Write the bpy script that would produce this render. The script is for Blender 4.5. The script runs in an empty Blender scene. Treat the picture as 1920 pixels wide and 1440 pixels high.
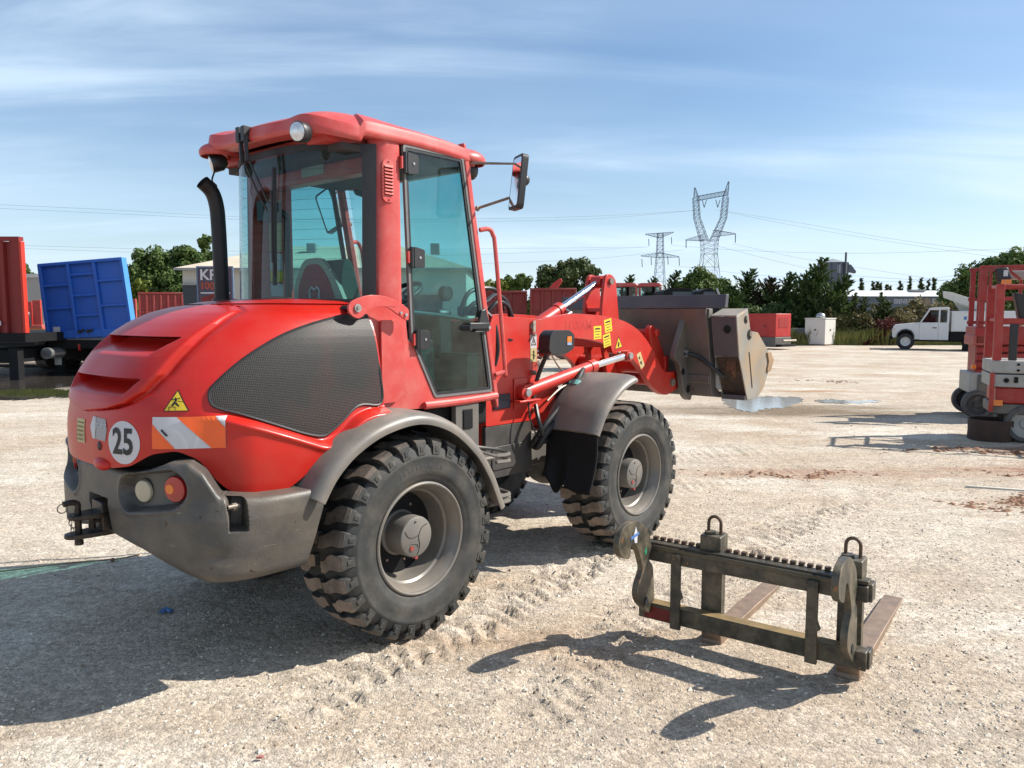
import bpy, bmesh, math, random
from mathutils import Vector, Matrix
from mathutils.bvhtree import BVHTree
from mathutils.geometry import tessellate_polygon
R = math.radians
S = bpy.context.scene
COL = S.collection

# ------------------------------------------------------------------ camera, light, sky, exposure
EYE = 1.742; PITCH = R(5.14); FPX = 1443.0
cd = bpy.data.cameras.new('camera'); cam = bpy.data.objects.new('camera', cd); COL.objects.link(cam)
cam.location = (0, 0, EYE); cam.rotation_euler = (R(90)-PITCH, 0, 0)
cd.sensor_width = 36; cd.lens = FPX/1920*36; cd.clip_end = 3000; cd.clip_start = .05
S.camera = cam
SUN_AZ = R(9.5); SUN_EL = R(41.5)          # azimuth from +x towards +y
sun_dir = Vector((math.cos(SUN_AZ)*math.cos(SUN_EL), math.sin(SUN_AZ)*math.cos(SUN_EL), math.sin(SUN_EL)))
ld = bpy.data.lights.new('sun', 'SUN'); ld.energy = 5.0; ld.angle = R(.53); ld.color = (1.0, .945, .86)
lo = bpy.data.objects.new('sun', ld); COL.objects.link(lo); lo.rotation_euler = sun_dir.to_track_quat('Z', 'Y').to_euler()
lo.location = (0, 0, 30)
S.view_settings.view_transform = 'Standard'; S.view_settings.look = 'None'
S.view_settings.exposure = 0.74; S.view_settings.gamma = 1; S.view_settings.use_curve_mapping = False
S.render.engine = 'CYCLES'
S.cycles.max_bounces = 8; S.cycles.transparent_max_bounces = 24

def world():
    w = bpy.data.worlds.new('World'); S.world = w; w.use_nodes = True
    nt = w.node_tree; N = nt.nodes; L = nt.links
    for n in list(N): N.remove(n)
    out = N.new('ShaderNodeOutputWorld'); bg = N.new('ShaderNodeBackground'); bg.inputs[1].default_value = .085
    sky = N.new('ShaderNodeTexSky'); sky.sky_type = 'NISHITA'; sky.sun_disc = False
    sky.sun_elevation = SUN_EL; sky.sun_rotation = R(90)-SUN_AZ; sky.air_density = 1.0; sky.dust_density = .6; sky.ozone_density = 1.6
    sky.altitude = 50
    tc = N.new('ShaderNodeTexCoord'); sep = N.new('ShaderNodeSeparateXYZ'); L.new(tc.outputs['Generated'], sep.inputs[0])
    def math_(op, a, b=None, c=None):
        m = N.new('ShaderNodeMath'); m.operation = op
        for i, v in enumerate((a, b, c)):
            if v is None: continue
            if isinstance(v, (int, float)): m.inputs[i].default_value = v
            else: L.new(v, m.inputs[i])
        return m.outputs[0]
    # clouds laid out on a plane high above the ground
    zc = math_('ADD', math_('MAXIMUM', sep.outputs[2], 0.0), .12)
    cx = math_('DIVIDE', sep.outputs[0], zc); cy = math_('DIVIDE', sep.outputs[1], zc)
    comb = N.new('ShaderNodeCombineXYZ'); L.new(cx, comb.inputs[0]); L.new(cy, comb.inputs[1])
    def cloud(rot, sc, nscale, detail, lo_, hi_, dist, seed):
        mp = N.new('ShaderNodeMapping'); L.new(comb.outputs[0], mp.inputs[0])
        mp.inputs['Rotation'].default_value = (0, 0, rot); mp.inputs['Scale'].default_value = sc; mp.inputs['Location'].default_value = seed
        no = N.new('ShaderNodeTexNoise'); L.new(mp.outputs[0], no.inputs[0]); no.inputs['Scale'].default_value = nscale
        no.inputs['Detail'].default_value = detail; no.inputs['Roughness'].default_value = .58; no.inputs['Distortion'].default_value = dist
        mr = N.new('ShaderNodeMapRange'); mr.interpolation_type = 'SMOOTHSTEP'; L.new(no.outputs[0], mr.inputs[0])
        mr.inputs[1].default_value = lo_; mr.inputs[2].default_value = hi_
        return mr.outputs[0]
    c1 = cloud(R(-38), (.30, 1.0, 1), 1.15, 9, .41, .70, .7, (3.1, .4, 0))
    c2 = cloud(R(-20), (.5, 1.1, 1), .42, 4, .36, .66, .2, (0.2, 5.3, 0))
    mix_amt = math_('MULTIPLY', c1, math_('ADD', math_('MULTIPLY', c2, .8), .12))
    haze = math_('MULTIPLY', math_('POWER', math_('SUBTRACT', 1.0, math_('MAXIMUM', sep.outputs[2], 0.0)), 7.0), .60)
    veil = math_('MULTIPLY', c2, .30)
    fac = math_('MINIMUM', math_('ADD', math_('ADD', math_('MULTIPLY', mix_amt, .85), veil), haze), .95)
    mx = N.new('ShaderNodeMixRGB'); L.new(fac, mx.inputs[0]); L.new(sky.outputs[0], mx.inputs[1]); mx.inputs[2].default_value = (6.0, 7.15, 8.4, 1)
    hs = N.new('ShaderNodeHueSaturation'); hs.inputs['Saturation'].default_value = 1.16; L.new(mx.outputs[0], hs.inputs['Color'])
    L.new(hs.outputs[0], bg.inputs[0]); L.new(bg.outputs[0], out.inputs[0])
world()

# ------------------------------------------------------------------ helpers
def ray(px, py):
    u = (px-960)/FPX; v = (720-py)/FPX; c = math.cos(PITCH); s = math.sin(PITCH)
    return Vector((u, c+v*s, -s+c*v))
def at(px, py, Y):                     # the point a photograph pixel shows at distance Y
    r = ray(px, py); return Vector((0, 0, EYE)) + r*(Y/r.y)
def gnd(px, py):
    r = ray(px, py); return Vector((0, 0, EYE)) + r*(-EYE/r.z)

_mats = {}
def mat(name, col, rough=.5, metal=0., coat=0., var=.12, vscale=6., bump=0., bscale=60., dust=None, dust_amt=.3, dscale=3., spec=.5, emit=None, speck=None, scratch=None):
    if name in _mats: return _mats[name]
    if metal < .9: col = tuple(c*.82 for c in col); dust = tuple(c*.82 for c in dust) if dust else None
    m = bpy.data.materials.new(name); m.use_nodes = True; nt = m.node_tree; N = nt.nodes; L = nt.links
    p = N['Principled BSDF']; p.inputs['Roughness'].default_value = rough; p.inputs['Metallic'].default_value = metal
    p.inputs['Coat Weight'].default_value = coat; p.inputs['Coat Roughness'].default_value = .14; p.inputs['Specular IOR Level'].default_value = spec
    tc = N.new('ShaderNodeTexCoord')
    no = N.new('ShaderNodeTexNoise'); no.inputs['Scale'].default_value = vscale; no.inputs['Detail'].default_value = 6; L.new(tc.outputs['Object'], no.inputs[0])
    cr = N.new('ShaderNodeMapRange'); L.new(no.outputs[0], cr.inputs[0]); cr.inputs[1].default_value = .3; cr.inputs[2].default_value = .7
    cr.inputs[3].default_value = 1-var; cr.inputs[4].default_value = 1+var
    mu = N.new('ShaderNodeVectorMath'); mu.operation = 'MULTIPLY'; mu.inputs[0].default_value = col[:3]; L.new(cr.outputs[0], mu.inputs[1])
    last = mu.outputs[0]
    if dust:
        n2 = N.new('ShaderNodeTexNoise'); n2.inputs['Scale'].default_value = dscale; n2.inputs['Detail'].default_value = 8; n2.inputs['Roughness'].default_value = .65; L.new(tc.outputs['Object'], n2.inputs[0])
        mr = N.new('ShaderNodeMapRange'); L.new(n2.outputs[0], mr.inputs[0]); mr.inputs[1].default_value = .42; mr.inputs[2].default_value = .72; mr.inputs[4].default_value = dust_amt
        mx = N.new('ShaderNodeMixRGB'); L.new(mr.outputs[0], mx.inputs[0]); L.new(last, mx.inputs[1]); mx.inputs[2].default_value = (*dust, 1); last = mx.outputs[0]
    if speck:
        sc_, thr, scol = speck
        n3 = N.new('ShaderNodeTexNoise'); n3.inputs['Scale'].default_value = sc_; n3.inputs['Detail'].default_value = 3; L.new(tc.outputs['Object'], n3.inputs[0])
        mr3 = N.new('ShaderNodeMapRange'); L.new(n3.outputs[0], mr3.inputs[0]); mr3.inputs[1].default_value = thr; mr3.inputs[2].default_value = thr+.04
        mx3 = N.new('ShaderNodeMixRGB'); L.new(mr3.outputs[0], mx3.inputs[0]); L.new(last, mx3.inputs[1]); mx3.inputs[2].default_value = (*scol, 1); last = mx3.outputs[0]
    if scratch:
        mp4 = N.new('ShaderNodeMapping'); L.new(tc.outputs['Object'], mp4.inputs[0]); mp4.inputs['Scale'].default_value = (5, 5, 34); mp4.inputs['Rotation'].default_value = (.35, .2, .1)
        n4 = N.new('ShaderNodeTexNoise'); n4.inputs['Scale'].default_value = 1.6; n4.inputs['Detail'].default_value = 7; n4.inputs['Roughness'].default_value = .75; L.new(mp4.outputs[0], n4.inputs[0])
        mr4 = N.new('ShaderNodeMapRange'); L.new(n4.outputs[0], mr4.inputs[0]); mr4.inputs[1].default_value = .64; mr4.inputs[2].default_value = .68; mr4.inputs[4].default_value = .7
        mx4 = N.new('ShaderNodeMixRGB'); L.new(mr4.outputs[0], mx4.inputs[0]); L.new(last, mx4.inputs[1]); mx4.inputs[2].default_value = (*scratch, 1); last = mx4.outputs[0]
    L.new(last, p.inputs['Base Color'])
    rr = N.new('ShaderNodeMapRange'); L.new(no.outputs[0], rr.inputs[0]); rr.inputs[3].default_value = max(0.02, rough-.08); rr.inputs[4].default_value = min(1, rough+.1); L.new(rr.outputs[0], p.inputs['Roughness'])
    if bump:
        b = N.new('ShaderNodeBump'); b.inputs['Strength'].default_value = bump; b.inputs['Distance'].default_value = .01
        nb = N.new('ShaderNodeTexNoise'); nb.inputs['Scale'].default_value = bscale; nb.inputs['Detail'].default_value = 5; L.new(tc.outputs['Object'], nb.inputs[0])
        L.new(nb.outputs[0], b.inputs['Height']); L.new(b.outputs[0], p.inputs['Normal'])
    if emit: p.inputs['Emission Color'].default_value = (*emit, 1); p.inputs['Emission Strength'].default_value = 1
    _mats[name] = m; return m

def glass_mat(name, tint, refl=.9, rough=.02):
    m = bpy.data.materials.new(name); m.use_nodes = True; nt = m.node_tree; N = nt.nodes; L = nt.links
    for n in list(N): N.remove(n)
    out = N.new('ShaderNodeOutputMaterial'); t = N.new('ShaderNodeBsdfTransparent'); t.inputs[0].default_value = (*tint, 1)
    g = N.new('ShaderNodeBsdfGlossy'); g.inputs['Roughness'].default_value = rough; g.inputs[0].default_value = (refl, refl, refl, 1)
    lw = N.new('ShaderNodeLayerWeight'); lw.inputs[0].default_value = .5; pw = N.new('ShaderNodeMath'); pw.operation = 'POWER'; L.new(lw.outputs['Facing'], pw.inputs[0]); pw.inputs[1].default_value = 4.5
    fr = N.new('ShaderNodeMath'); fr.operation = 'MULTIPLY_ADD'; L.new(pw.outputs[0], fr.inputs[0]); fr.inputs[1].default_value = .92; fr.inputs[2].default_value = .035; mx = N.new('ShaderNodeMixShader')
    L.new(fr.outputs[0], mx.inputs[0]); L.new(t.outputs[0], mx.inputs[1]); L.new(g.outputs[0], mx.inputs[2]); tc = N.new('ShaderNodeTexCoord'); no = N.new('ShaderNodeTexNoise'); no.inputs['Scale'].default_value = 3.5; no.inputs['Detail'].default_value = 8; no.inputs['Roughness'].default_value = .7; L.new(tc.outputs['Object'], no.inputs[0])
    mr = N.new('ShaderNodeMapRange'); L.new(no.outputs[0], mr.inputs[0]); mr.inputs[1].default_value = .4; mr.inputs[2].default_value = .75; mr.inputs[3].default_value = .0; mr.inputs[4].default_value = .05
    df = N.new('ShaderNodeBsdfDiffuse'); df.inputs[0].default_value = (.42, .38, .32, 1); m2 = N.new('ShaderNodeMixShader'); L.new(mr.outputs[0], m2.inputs[0]); L.new(mx.outputs[0], m2.inputs[1]); L.new(df.outputs[0], m2.inputs[2]); L.new(m2.outputs[0], out.inputs[0])
    return m

class MB:
    def __init__(s): s.v = []; s.f = []; s.mi = []; s.cur = 0
    def add(s, vs, fs, M=None):
        o = len(s.v)
        s.v += [tuple(M @ Vector(v)) if M else tuple(v) for v in vs]
        s.f += [tuple(i+o for i in f) for f in fs]; s.mi += [s.cur]*len(fs); return s
    def box(s, x0, x1, y0, y1, z0, z1, M=None):
        vs = [(x, y, z) for x in (x0, x1) for y in (y0, y1) for z in (z0, z1)]
        return s.add(vs, [(0,1,3,2),(4,6,7,5),(0,4,5,1),(2,3,7,6),(0,2,6,4),(1,5,7,3)], M)
    def bar(s, p, q, w, h=None, up=(0,0,1)):
        h = h or w; p = Vector(p); q = Vector(q); d = (q-p); l = d.length; d.normalize(); up = Vector(up)
        if abs(d.dot(up)) > .98: up = Vector((1,0,0))
        a = d.cross(up).normalized(); b = a.cross(d)
        M = Matrix((a, d, b)).transposed().to_4x4(); M.translation = p
        return s.box(-w/2, w/2, 0, l, -h/2, h/2, M)
    def prism(s, poly, ax, a, b, M=None):      # poly in the two remaining axes, extruded along ax from a to b
        n = len(poly); i = 'xyz'.index(ax)
        def mk(p, t): q = list(p); q.insert(i, t); return q
        vs = [mk(p, a) for p in poly]+[mk(p, b) for p in poly]
        fs = [(k, (k+1) % n, n+(k+1) % n, n+k) for k in range(n)]
        tri = tessellate_polygon([[Vector((p[0], p[1], 0)) for p in poly]])
        fs += [tuple(t) for t in tri] + [tuple(n+j for j in reversed(t)) for t in tri]
        return s.add(vs, fs, M)
    def ring(s, po, pi, ax, a, b, M=None):
        n = len(po); i = 'xyz'.index(ax)
        def mk(p, t): q = list(p); q.insert(i, t); return q
        vs = [mk(p, a) for p in po]+[mk(p, b) for p in po]+[mk(p, a) for p in pi]+[mk(p, b) for p in pi]
        fs = []
        for k in range(n):
            l = (k+1) % n
            fs += [(k, l, n+l, n+k), (2*n+k, 3*n+k, 3*n+l, 2*n+l), (k, 2*n+k, 2*n+l, l), (n+k, n+l, 3*n+l, 3*n+k)]
        return s.add(vs, fs, M)
    def tube(s, pts, r, n=8, caps=True):
        pts = [Vector(p) for p in pts]; rs = r if isinstance(r, (list, tuple)) else [r]*len(pts)
        t = (pts[1]-pts[0]).normalized(); u = t.orthogonal().normalized(); vs = []
        for k, p in enumerate(pts):
            if k == 0: d = pts[1]-p
            elif k == len(pts)-1: d = p-pts[k-1]
            else: d = (pts[k+1]-p).normalized()+(p-pts[k-1]).normalized()
            d.normalize(); u = (u-d*u.dot(d)).normalized(); w = d.cross(u)
            for j in range(n):
                a = 2*math.pi*j/n; vs.append(p+(u*math.cos(a)+w*math.sin(a))*rs[k])
        fs = [(k*n+j, k*n+(j+1) % n, (k+1)*n+(j+1) % n, (k+1)*n+j) for k in range(len(pts)-1) for j in range(n)]
        if caps: fs += [tuple(range(n-1, -1, -1)), tuple((len(pts)-1)*n+j for j in range(n))]
        return s.add(vs, fs)
    def cyl(s, p, q, r, n=24, r2=None): return s.tube([p, q], [r, r if r2 is None else r2], n)
    def lathe(s, prof, n=48, M=None, close=False):          # prof of (radius, y); turns round the y axis
        m = len(prof); vs = []
        for k in range(n):
            a = 2*math.pi*k/n
            for r, y in prof: vs.append((r*math.cos(a), y, r*math.sin(a)))
        fs = []
        for k in range(n):
            l = (k+1) % n
            for j in range(m if close else m-1):
                j2 = (j+1) % m; fs.append((k*m+j, k*m+j2, l*m+j2, l*m+j))
        return s.add(vs, fs, M)
    def grid(s, fn, nu, nv, closeu=False, M=None):
        vs = [fn(i/nu, j/nv) for i in range(nu+(0 if closeu else 1)) for j in range(nv+1)]
        w = nv+1; U = nu
        fs = []
        for i in range(nu):
            i2 = (i+1) % (nu if closeu else nu+1)
            for j in range(nv): fs.append((i*w+j, i2*w+j, i2*w+j+1, i*w+j+1))
        return s.add(vs, fs, M)
    def ball(s, c, r, nu=16, nv=10, sc=(1,1,1)):
        return s.grid(lambda u, v: (c[0]+r*sc[0]*math.cos(u*2*math.pi)*math.sin(v*math.pi), c[1]+r*sc[1]*math.sin(u*2*math.pi)*math.sin(v*math.pi), c[2]+r*sc[2]*math.cos(v*math.pi)), nu, nv, True)
    def build(s, name, m, parent=None, smooth=30, bevel=0, seg=2, weld=False, fixn=True):
        me = bpy.data.meshes.new(name); me.from_pydata(s.v, [], s.f)
        ms = m if isinstance(m, (list, tuple)) else [m]
        for q in ms: me.materials.append(q)
        if len(ms) > 1: me.polygons.foreach_set('material_index', s.mi)
        if weld or fixn:
            bm = bmesh.new(); bm.from_mesh(me)
            if weld: bmesh.ops.remove_doubles(bm, verts=bm.verts, dist=1e-5)
            if fixn: bmesh.ops.recalc_face_normals(bm, faces=bm.faces)
            bm.to_mesh(me); bm.free()
        if smooth: me.polygons.foreach_set('use_smooth', [True]*len(me.polygons)); me.set_sharp_from_angle(angle=R(smooth))
        me.update()
        o = bpy.data.objects.new(name, me); COL.objects.link(o)
        if parent: o.parent = parent
        if bevel:
            b = o.modifiers.new('bevel', 'BEVEL'); b.width = bevel; b.segments = seg; b.limit_method = 'ANGLE'; b.angle_limit = R(35); b.harden_normals = False
        return o

def tag(o, label=None, cat=None, group=None, kind=None):
    if label: o['label'] = label
    if cat: o['category'] = cat
    if group: o['group'] = group
    if kind: o['kind'] = kind
    return o
def empty(name, loc, rz=0, label=None, cat=None, group=None):
    o = bpy.data.objects.new(name, None); COL.objects.link(o); o.location = loc; o.rotation_euler = (0, 0, rz); o.empty_display_size = .2
    return tag(o, label, cat, group)
def copy_tree(o, parent=None):
    c = o.copy(); COL.objects.link(c); c.parent = parent
    for ch in list(o.children): copy_tree(ch, c)
    return c
def smooth_path(pts, n=6):
    pts = [Vector(p) for p in pts]; out = []
    for i in range(len(pts)-1):
        p0 = pts[max(i-1, 0)]; p1 = pts[i]; p2 = pts[i+1]; p3 = pts[min(i+2, len(pts)-1)]
        for k in range(n):
            t = k/n; out.append(.5*((2*p1)+(p2-p0)*t+(2*p0-5*p1+4*p2-p3)*t*t+(3*p1-p0-3*p2+p3)*t**3))
    out.append(pts[-1]); return out
def inset(poly, d):                       # move each edge of a convex 2D polygon inwards
    n = len(poly); A = sum(poly[i][0]*poly[(i+1) % n][1]-poly[(i+1) % n][0]*poly[i][1] for i in range(n)); sg = 1 if A > 0 else -1
    ln = []
    for i in range(n):
        p = Vector(poly[i]); q = Vector(poly[(i+1) % n]); e = (q-p).normalized(); nn = Vector((-e.y, e.x))*sg; ln.append((p+nn*d, e))
    out = []
    for i in range(n):
        p, e = ln[i-1]; q, f = ln[i]; den = e.x*f.y-e.y*f.x
        if abs(den) < 1e-6: out.append(tuple(q)); continue
        t = ((q.x-p.x)*f.y-(q.y-p.y)*f.x)/den; out.append((p.x+e.x*t, p.y+e.y*t))
    return out
def roundpoly(poly, r, seg=4):
    out = []; n = len(poly)
    for i in range(n):
        p = Vector(poly[i-1]); c = Vector(poly[i]); q = Vector(poly[(i+1) % n])
        a = (p-c); b = (q-c); rr = min(r, a.length*.45, b.length*.45); a = c+a.normalized()*rr; b = c+b.normalized()*rr
        for k in range(seg+1):
            t = k/seg; v = a*(1-t)**2+c*2*t*(1-t)+b*t*t; out.append((v.x, v.y))
    return out
def lerp(a, b, t): return a+(b-a)*t
def sstep(a, b, x):
    t = max(0, min(1, (x-a)/(b-a))); return t*t*(3-2*t)
def pl(tab, x):                            # piecewise smooth interpolation of a table
    if x <= tab[0][0]: return tab[0][1]
    for (x0, y0), (x1, y1) in zip(tab, tab[1:]):
        if x <= x1: return lerp(y0, y1, (x-x0)/(x1-x0))
    return tab[-1][1]
def pls(tab, x, h=.02): return (pl(tab, x-h)+2*pl(tab, x)+pl(tab, x+h))/4

def bvh_of(o):
    me = o.data; return BVHTree.FromPolygons([v.co.copy() for v in me.vertices], [tuple(p.vertices) for p in me.polygons])
def decal(name, polys, O, U, V, D, mats, parent, bvh=None, off=.002, cuts=5, thick=False):
    """flat shapes [(points2d, material index)] set in the frame O,U,V and laid onto a curved surface along D"""
    O = Vector(O); U = Vector(U).normalized(); V = Vector(V).normalized(); D = Vector(D).normalized()
    bm = bmesh.new()
    for lay, (pts, mi) in enumerate(polys):
        tris = tessellate_polygon([[Vector((p[0], p[1], 0)) for p in pts]])
        vs = [bm.verts.new((p[0], p[1], lay*.0008)) for p in pts]
        for t in tris:
            try: f = bm.faces.new([vs[i] for i in t]); f.material_index = mi
            except ValueError: pass
    if bvh and cuts:
        for _ in range(cuts):
            long = [e for e in bm.edges if e.calc_length() > .02]
            if not long: break
            bmesh.ops.subdivide_edges(bm, edges=long, cuts=1)
            bmesh.ops.triangulate(bm, faces=bm.faces)
    for v in bm.verts:
        lay = v.co.z; P = O+U*v.co.x+V*v.co.y
        if bvh:
            h = bvh.ray_cast(P-D*1.6, D, 3)
            if h[0] is not None:
                nn = h[1] if h[1].dot(D) < 0 else -h[1]; P = h[0]+nn*(off+lay*1.6)-D*lay*.5
        else: P = P-D*(off+lay)
        v.co = P
    bmesh.ops.recalc_face_normals(bm, faces=bm.faces)
    me = bpy.data.meshes.new(name); bm.to_mesh(me); bm.free()
    for m in (mats if isinstance(mats, (list, tuple)) else [mats]): me.materials.append(m)
    o = bpy.data.objects.new(name, me); COL.objects.link(o); o.parent = parent; return o
def text_polys(body, size, bold=0., sx=1.):
    cu = bpy.data.curves.new('t', 'FONT'); cu.body = body; cu.size = size; cu.offset = bold; cu.align_x = 'CENTER'; cu.align_y = 'CENTER'; cu.resolution_u = 3
    ob = bpy.data.objects.new('t', cu); COL.objects.link(ob); dg = bpy.context.evaluated_depsgraph_get(); dg.update()
    me = bpy.data.meshes.new_from_object(ob.evaluated_get(dg)); vs = [(v.co.x*sx, v.co.y) for v in me.vertices]; fs = [tuple(p.vertices) for p in me.polygons]
    bpy.data.objects.remove(ob); bpy.data.curves.remove(cu); bpy.data.meshes.remove(me)
    return vs, fs
def text(name, body, size, O, U, V, D, m, parent, bvh=None, off=.0035, bold=0., sx=1.):
    vs, fs = text_polys(body, size, bold, sx); O = Vector(O); U = Vector(U).normalized(); V = Vector(V).normalized(); D = Vector(D).normalized(); out = []
    for x, y in vs:
        P = O+U*x+V*y
        if bvh:
            h = bvh.ray_cast(P-D*1.6, D, 3)
            if h[0] is not None: P = h[0]
        out.append(P-D*off)
    b = MB(); b.add(out, fs); return b.build(name, m, parent, smooth=0, fixn=False)

# ------------------------------------------------------------------ materials
HOODRED = mat('hood_red_paint', (.54, .013, .006), .36, coat=.12, spec=.38, var=.05, vscale=2.5, dust=(.40, .13, .09), dust_amt=.12, dscale=9)
CABRED = mat('faded_cab_red_paint', (.57, .058, .050), .42, coat=.10, var=.08, vscale=4, dust=(.60, .21, .18), dust_amt=.5, dscale=7)
ARMRED = mat('loader_arm_red_paint', (.55, .020, .011), .42, coat=.1, var=.07, vscale=5, dust=(.5, .16, .1), dust_amt=.25, dscale=6)
CASTGREY = mat('weathered_grey_casting', (.074, .069, .062), .47, var=.2, vscale=4, bump=.12, bscale=90, dust=(.24, .185, .13), dust_amt=.5, dscale=3.2, speck=(26, .69, (.04, .018, .010)), scratch=(.30, .27, .23))
FOOTGREY = mat('dark_foot_grey_paint', (.050, .048, .046), .5, var=.15, vscale=6, dust=(.16, .13, .10), dust_amt=.4, dscale=5)
FRAMEGREY = mat('dusty_frame_grey_paint', (.125, .118, .108), .55, var=.15, vscale=6, dust=(.26, .21, .15), dust_amt=.4, dscale=5)
FENDER = mat('grey_plastic_fender', (.165, .152, .138), .42, var=.1, vscale=5, dust=(.34, .27, .2), dust_amt=.45, dscale=4)
RIMGREY = mat('grey_rim_paint', (.195, .182, .163), .38, metal=.15, var=.12, vscale=9, dust=(.3, .22, .14), dust_amt=.45, dscale=6)
RUBBER = mat('tyre_rubber', (.028, .030, .030), .72, var=.25, vscale=10, dust=(.17, .145, .11), dust_amt=.42, dscale=6, bump=.15, bscale=120)
TREADM = mat('dusty_tread_rubber', (.085, .072, .060), .85, var=.3, vscale=12, dust=(.44, .33, .26), dust_amt=1.0, dscale=2.2, bump=.3, bscale=120)
BLACK = mat('black_plastic', (.018, .018, .02), .45, var=.15, vscale=12)
BLACKM = mat('matt_black_paint', (.008, .008, .009), .7, var=.2, vscale=12, spec=.25)
EXH = mat('black_exhaust_steel', (.018, .016, .018), .5, var=.3, vscale=14, metal=.3)
CHROME = mat('polished_steel', (.75, .75, .77), .12, metal=1., var=.04)
STEEL = mat('worn_steel', (.30, .27, .23), .45, metal=.6, var=.2, vscale=15, dust=(.25, .14, .07), dust_amt=.5, dscale=12)
BUCKET = mat('worn_bucket_steel', (.155, .145, .135), .48, metal=.35, var=.18, vscale=4, dust=(.27, .19, .12), dust_amt=.6, dscale=2.2, bump=.15, bscale=50, speck=(7, .70, (.10, .045, .02)))
BUCKETL = mat('mud_stained_bucket_steel', (.32, .30, .26), .5, metal=.2, var=.15, vscale=4, dust=(.46, .30, .16), dust_amt=.9, dscale=3.2, bump=.15, bscale=50)
FORKM = mat('oily_dark_fork_carriage', (.042, .038, .027), .46, var=.35, vscale=14, dust=(.25, .20, .125), dust_amt=.7, dscale=9, bump=.2, bscale=60, speck=(30, .68, (.20, .09, .03)))
FORKB = mat('rusty_worn_fork_blade', (.30, .205, .145), .48, metal=.35, var=.2, vscale=18, dust=(.32, .23, .15), dust_amt=.6, dscale=10, bump=.2, bscale=80)
RUST = mat('rust', (.12, .055, .03), .75, var=.3, vscale=20, bump=.3)
GREYSIL = mat('bright_zinc', (.5, .5, .5), .35, metal=.8, var=.1)
WHITE = mat('white_paint', (.72, .72, .70), .45, var=.05, vscale=3, dust=(.5, .45, .36), dust_amt=.2)
STICKW = mat('white_sticker', (.62, .60, .62), .5, var=.03)
STICKG = mat('grey_sticker', (.36, .34, .36), .5, var=.05)
STICKY = mat('yellow_sticker', (.80, .58, .03), .5, var=.04)
STICKB = mat('black_print', (.01, .01, .012), .5, var=0)
STICKO = mat('orange_reflective_sticker', (.95, .13, .015), .4, var=.03)
PALEY = mat('pale_yellow_sticker', (.55, .45, .22), .5, var=.05)
GLASS = glass_mat('tinted_cab_glass', (.55, .80, .80), .9)
GLASSD = glass_mat('dark_vehicle_glass', (.16, .22, .26), .9)
MIRROR = mat('mirror_glass', (.85, .88, .9), .03, metal=1., var=0)
SEATG = mat('dark_green_grey_seat_cloth', (.045, .075, .062), .8, var=.15, vscale=20)
REDL = mat('red_lamp_lens', (.42, .01, .01), .2, coat=.5, var=.1)
ORL = mat('amber_lamp_lens', (.85, .20, .01), .2, coat=.5, var=.1)
CREAML = mat('cream_lamp_lens', (.48, .42, .30), .25, coat=.5, var=.08)
LAMPG = mat('clear_lamp_glass', (.75, .77, .8), .12, metal=.5, var=.2, vscale=40)
HOSE = mat('black_rubber_hose', (.012, .012, .013), .4, var=.2)
# ------------------------------------------------------------------ ground
from mathutils import noise as mnoise
def strip_dist(path, x, y):
    best = (9, 0); acc = 0
    for (ax, ay), (bx, by) in zip(path, path[1:]):
        dx, dy = bx-ax, by-ay; l = math.hypot(dx, dy); t = max(0, min(1, ((x-ax)*dx+(y-ay)*dy)/l/l)); d = math.hypot(x-ax-dx*t, y-ay-dy*t)
        if d < best[0]: s = 1 if dx*(y-ay)-dy*(x-ax) > 0 else -1; best = (d, acc+l*t, s)
        acc += l
    return best
TRK = [[(-.85, 3.27), (-.79, 3.54), (-.65, 3.77), (-.46, 3.97), (-.21, 4.21), (0.0, 4.58), (.28, 4.96), (.58, 5.42), (.9, 5.74)],
       [(.10, 3.25), (.45, 3.9), (1.0, 4.75), (1.6, 5.5), (2.6, 6.6), (4.2, 7.9), (6.5, 9.2)],
       [(-3.5, 8.6), (-1, 8.9), (2, 9.4), (4.4, 10.2), (8, 11.6)],
       [(1.2, 7.4), (3, 8.6), (5.2, 9.6), (8, 10.1)]]
def ground_h(x, y):
    z = mnoise.noise((x*.35, y*.35, 0))*.018+mnoise.noise((x*1.7, y*1.7, 3))*.010+mnoise.noise((x*6, y*6, 7))*.0045+mnoise.noise((x*15, y*15, 1))*.003
    if y < 14:
        for i, t in enumerate(TRK):
            d = strip_dist(t, x, y)
            if d[0] < .26:
                a = (1-sstep(.17, .24, d[0]))*(1, .75, .6, .5)[i]; sd = d[0]*d[2]
                ph = (d[1]+abs(sd)*.55)/.115
                f = abs((ph % 1)-.5)*2
                rid = sstep(.35, .75, f)*(.6+.8*mnoise.noise((x*9, y*9, 9)))
                z += a*(-.018+.042*rid)
    if y > 11.5: z *= 1-.9*sstep(11.5, 13, y)*(1-sstep(17, 19, y))
    fade = 1-sstep(40, 90, y)
    return z*fade
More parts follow.
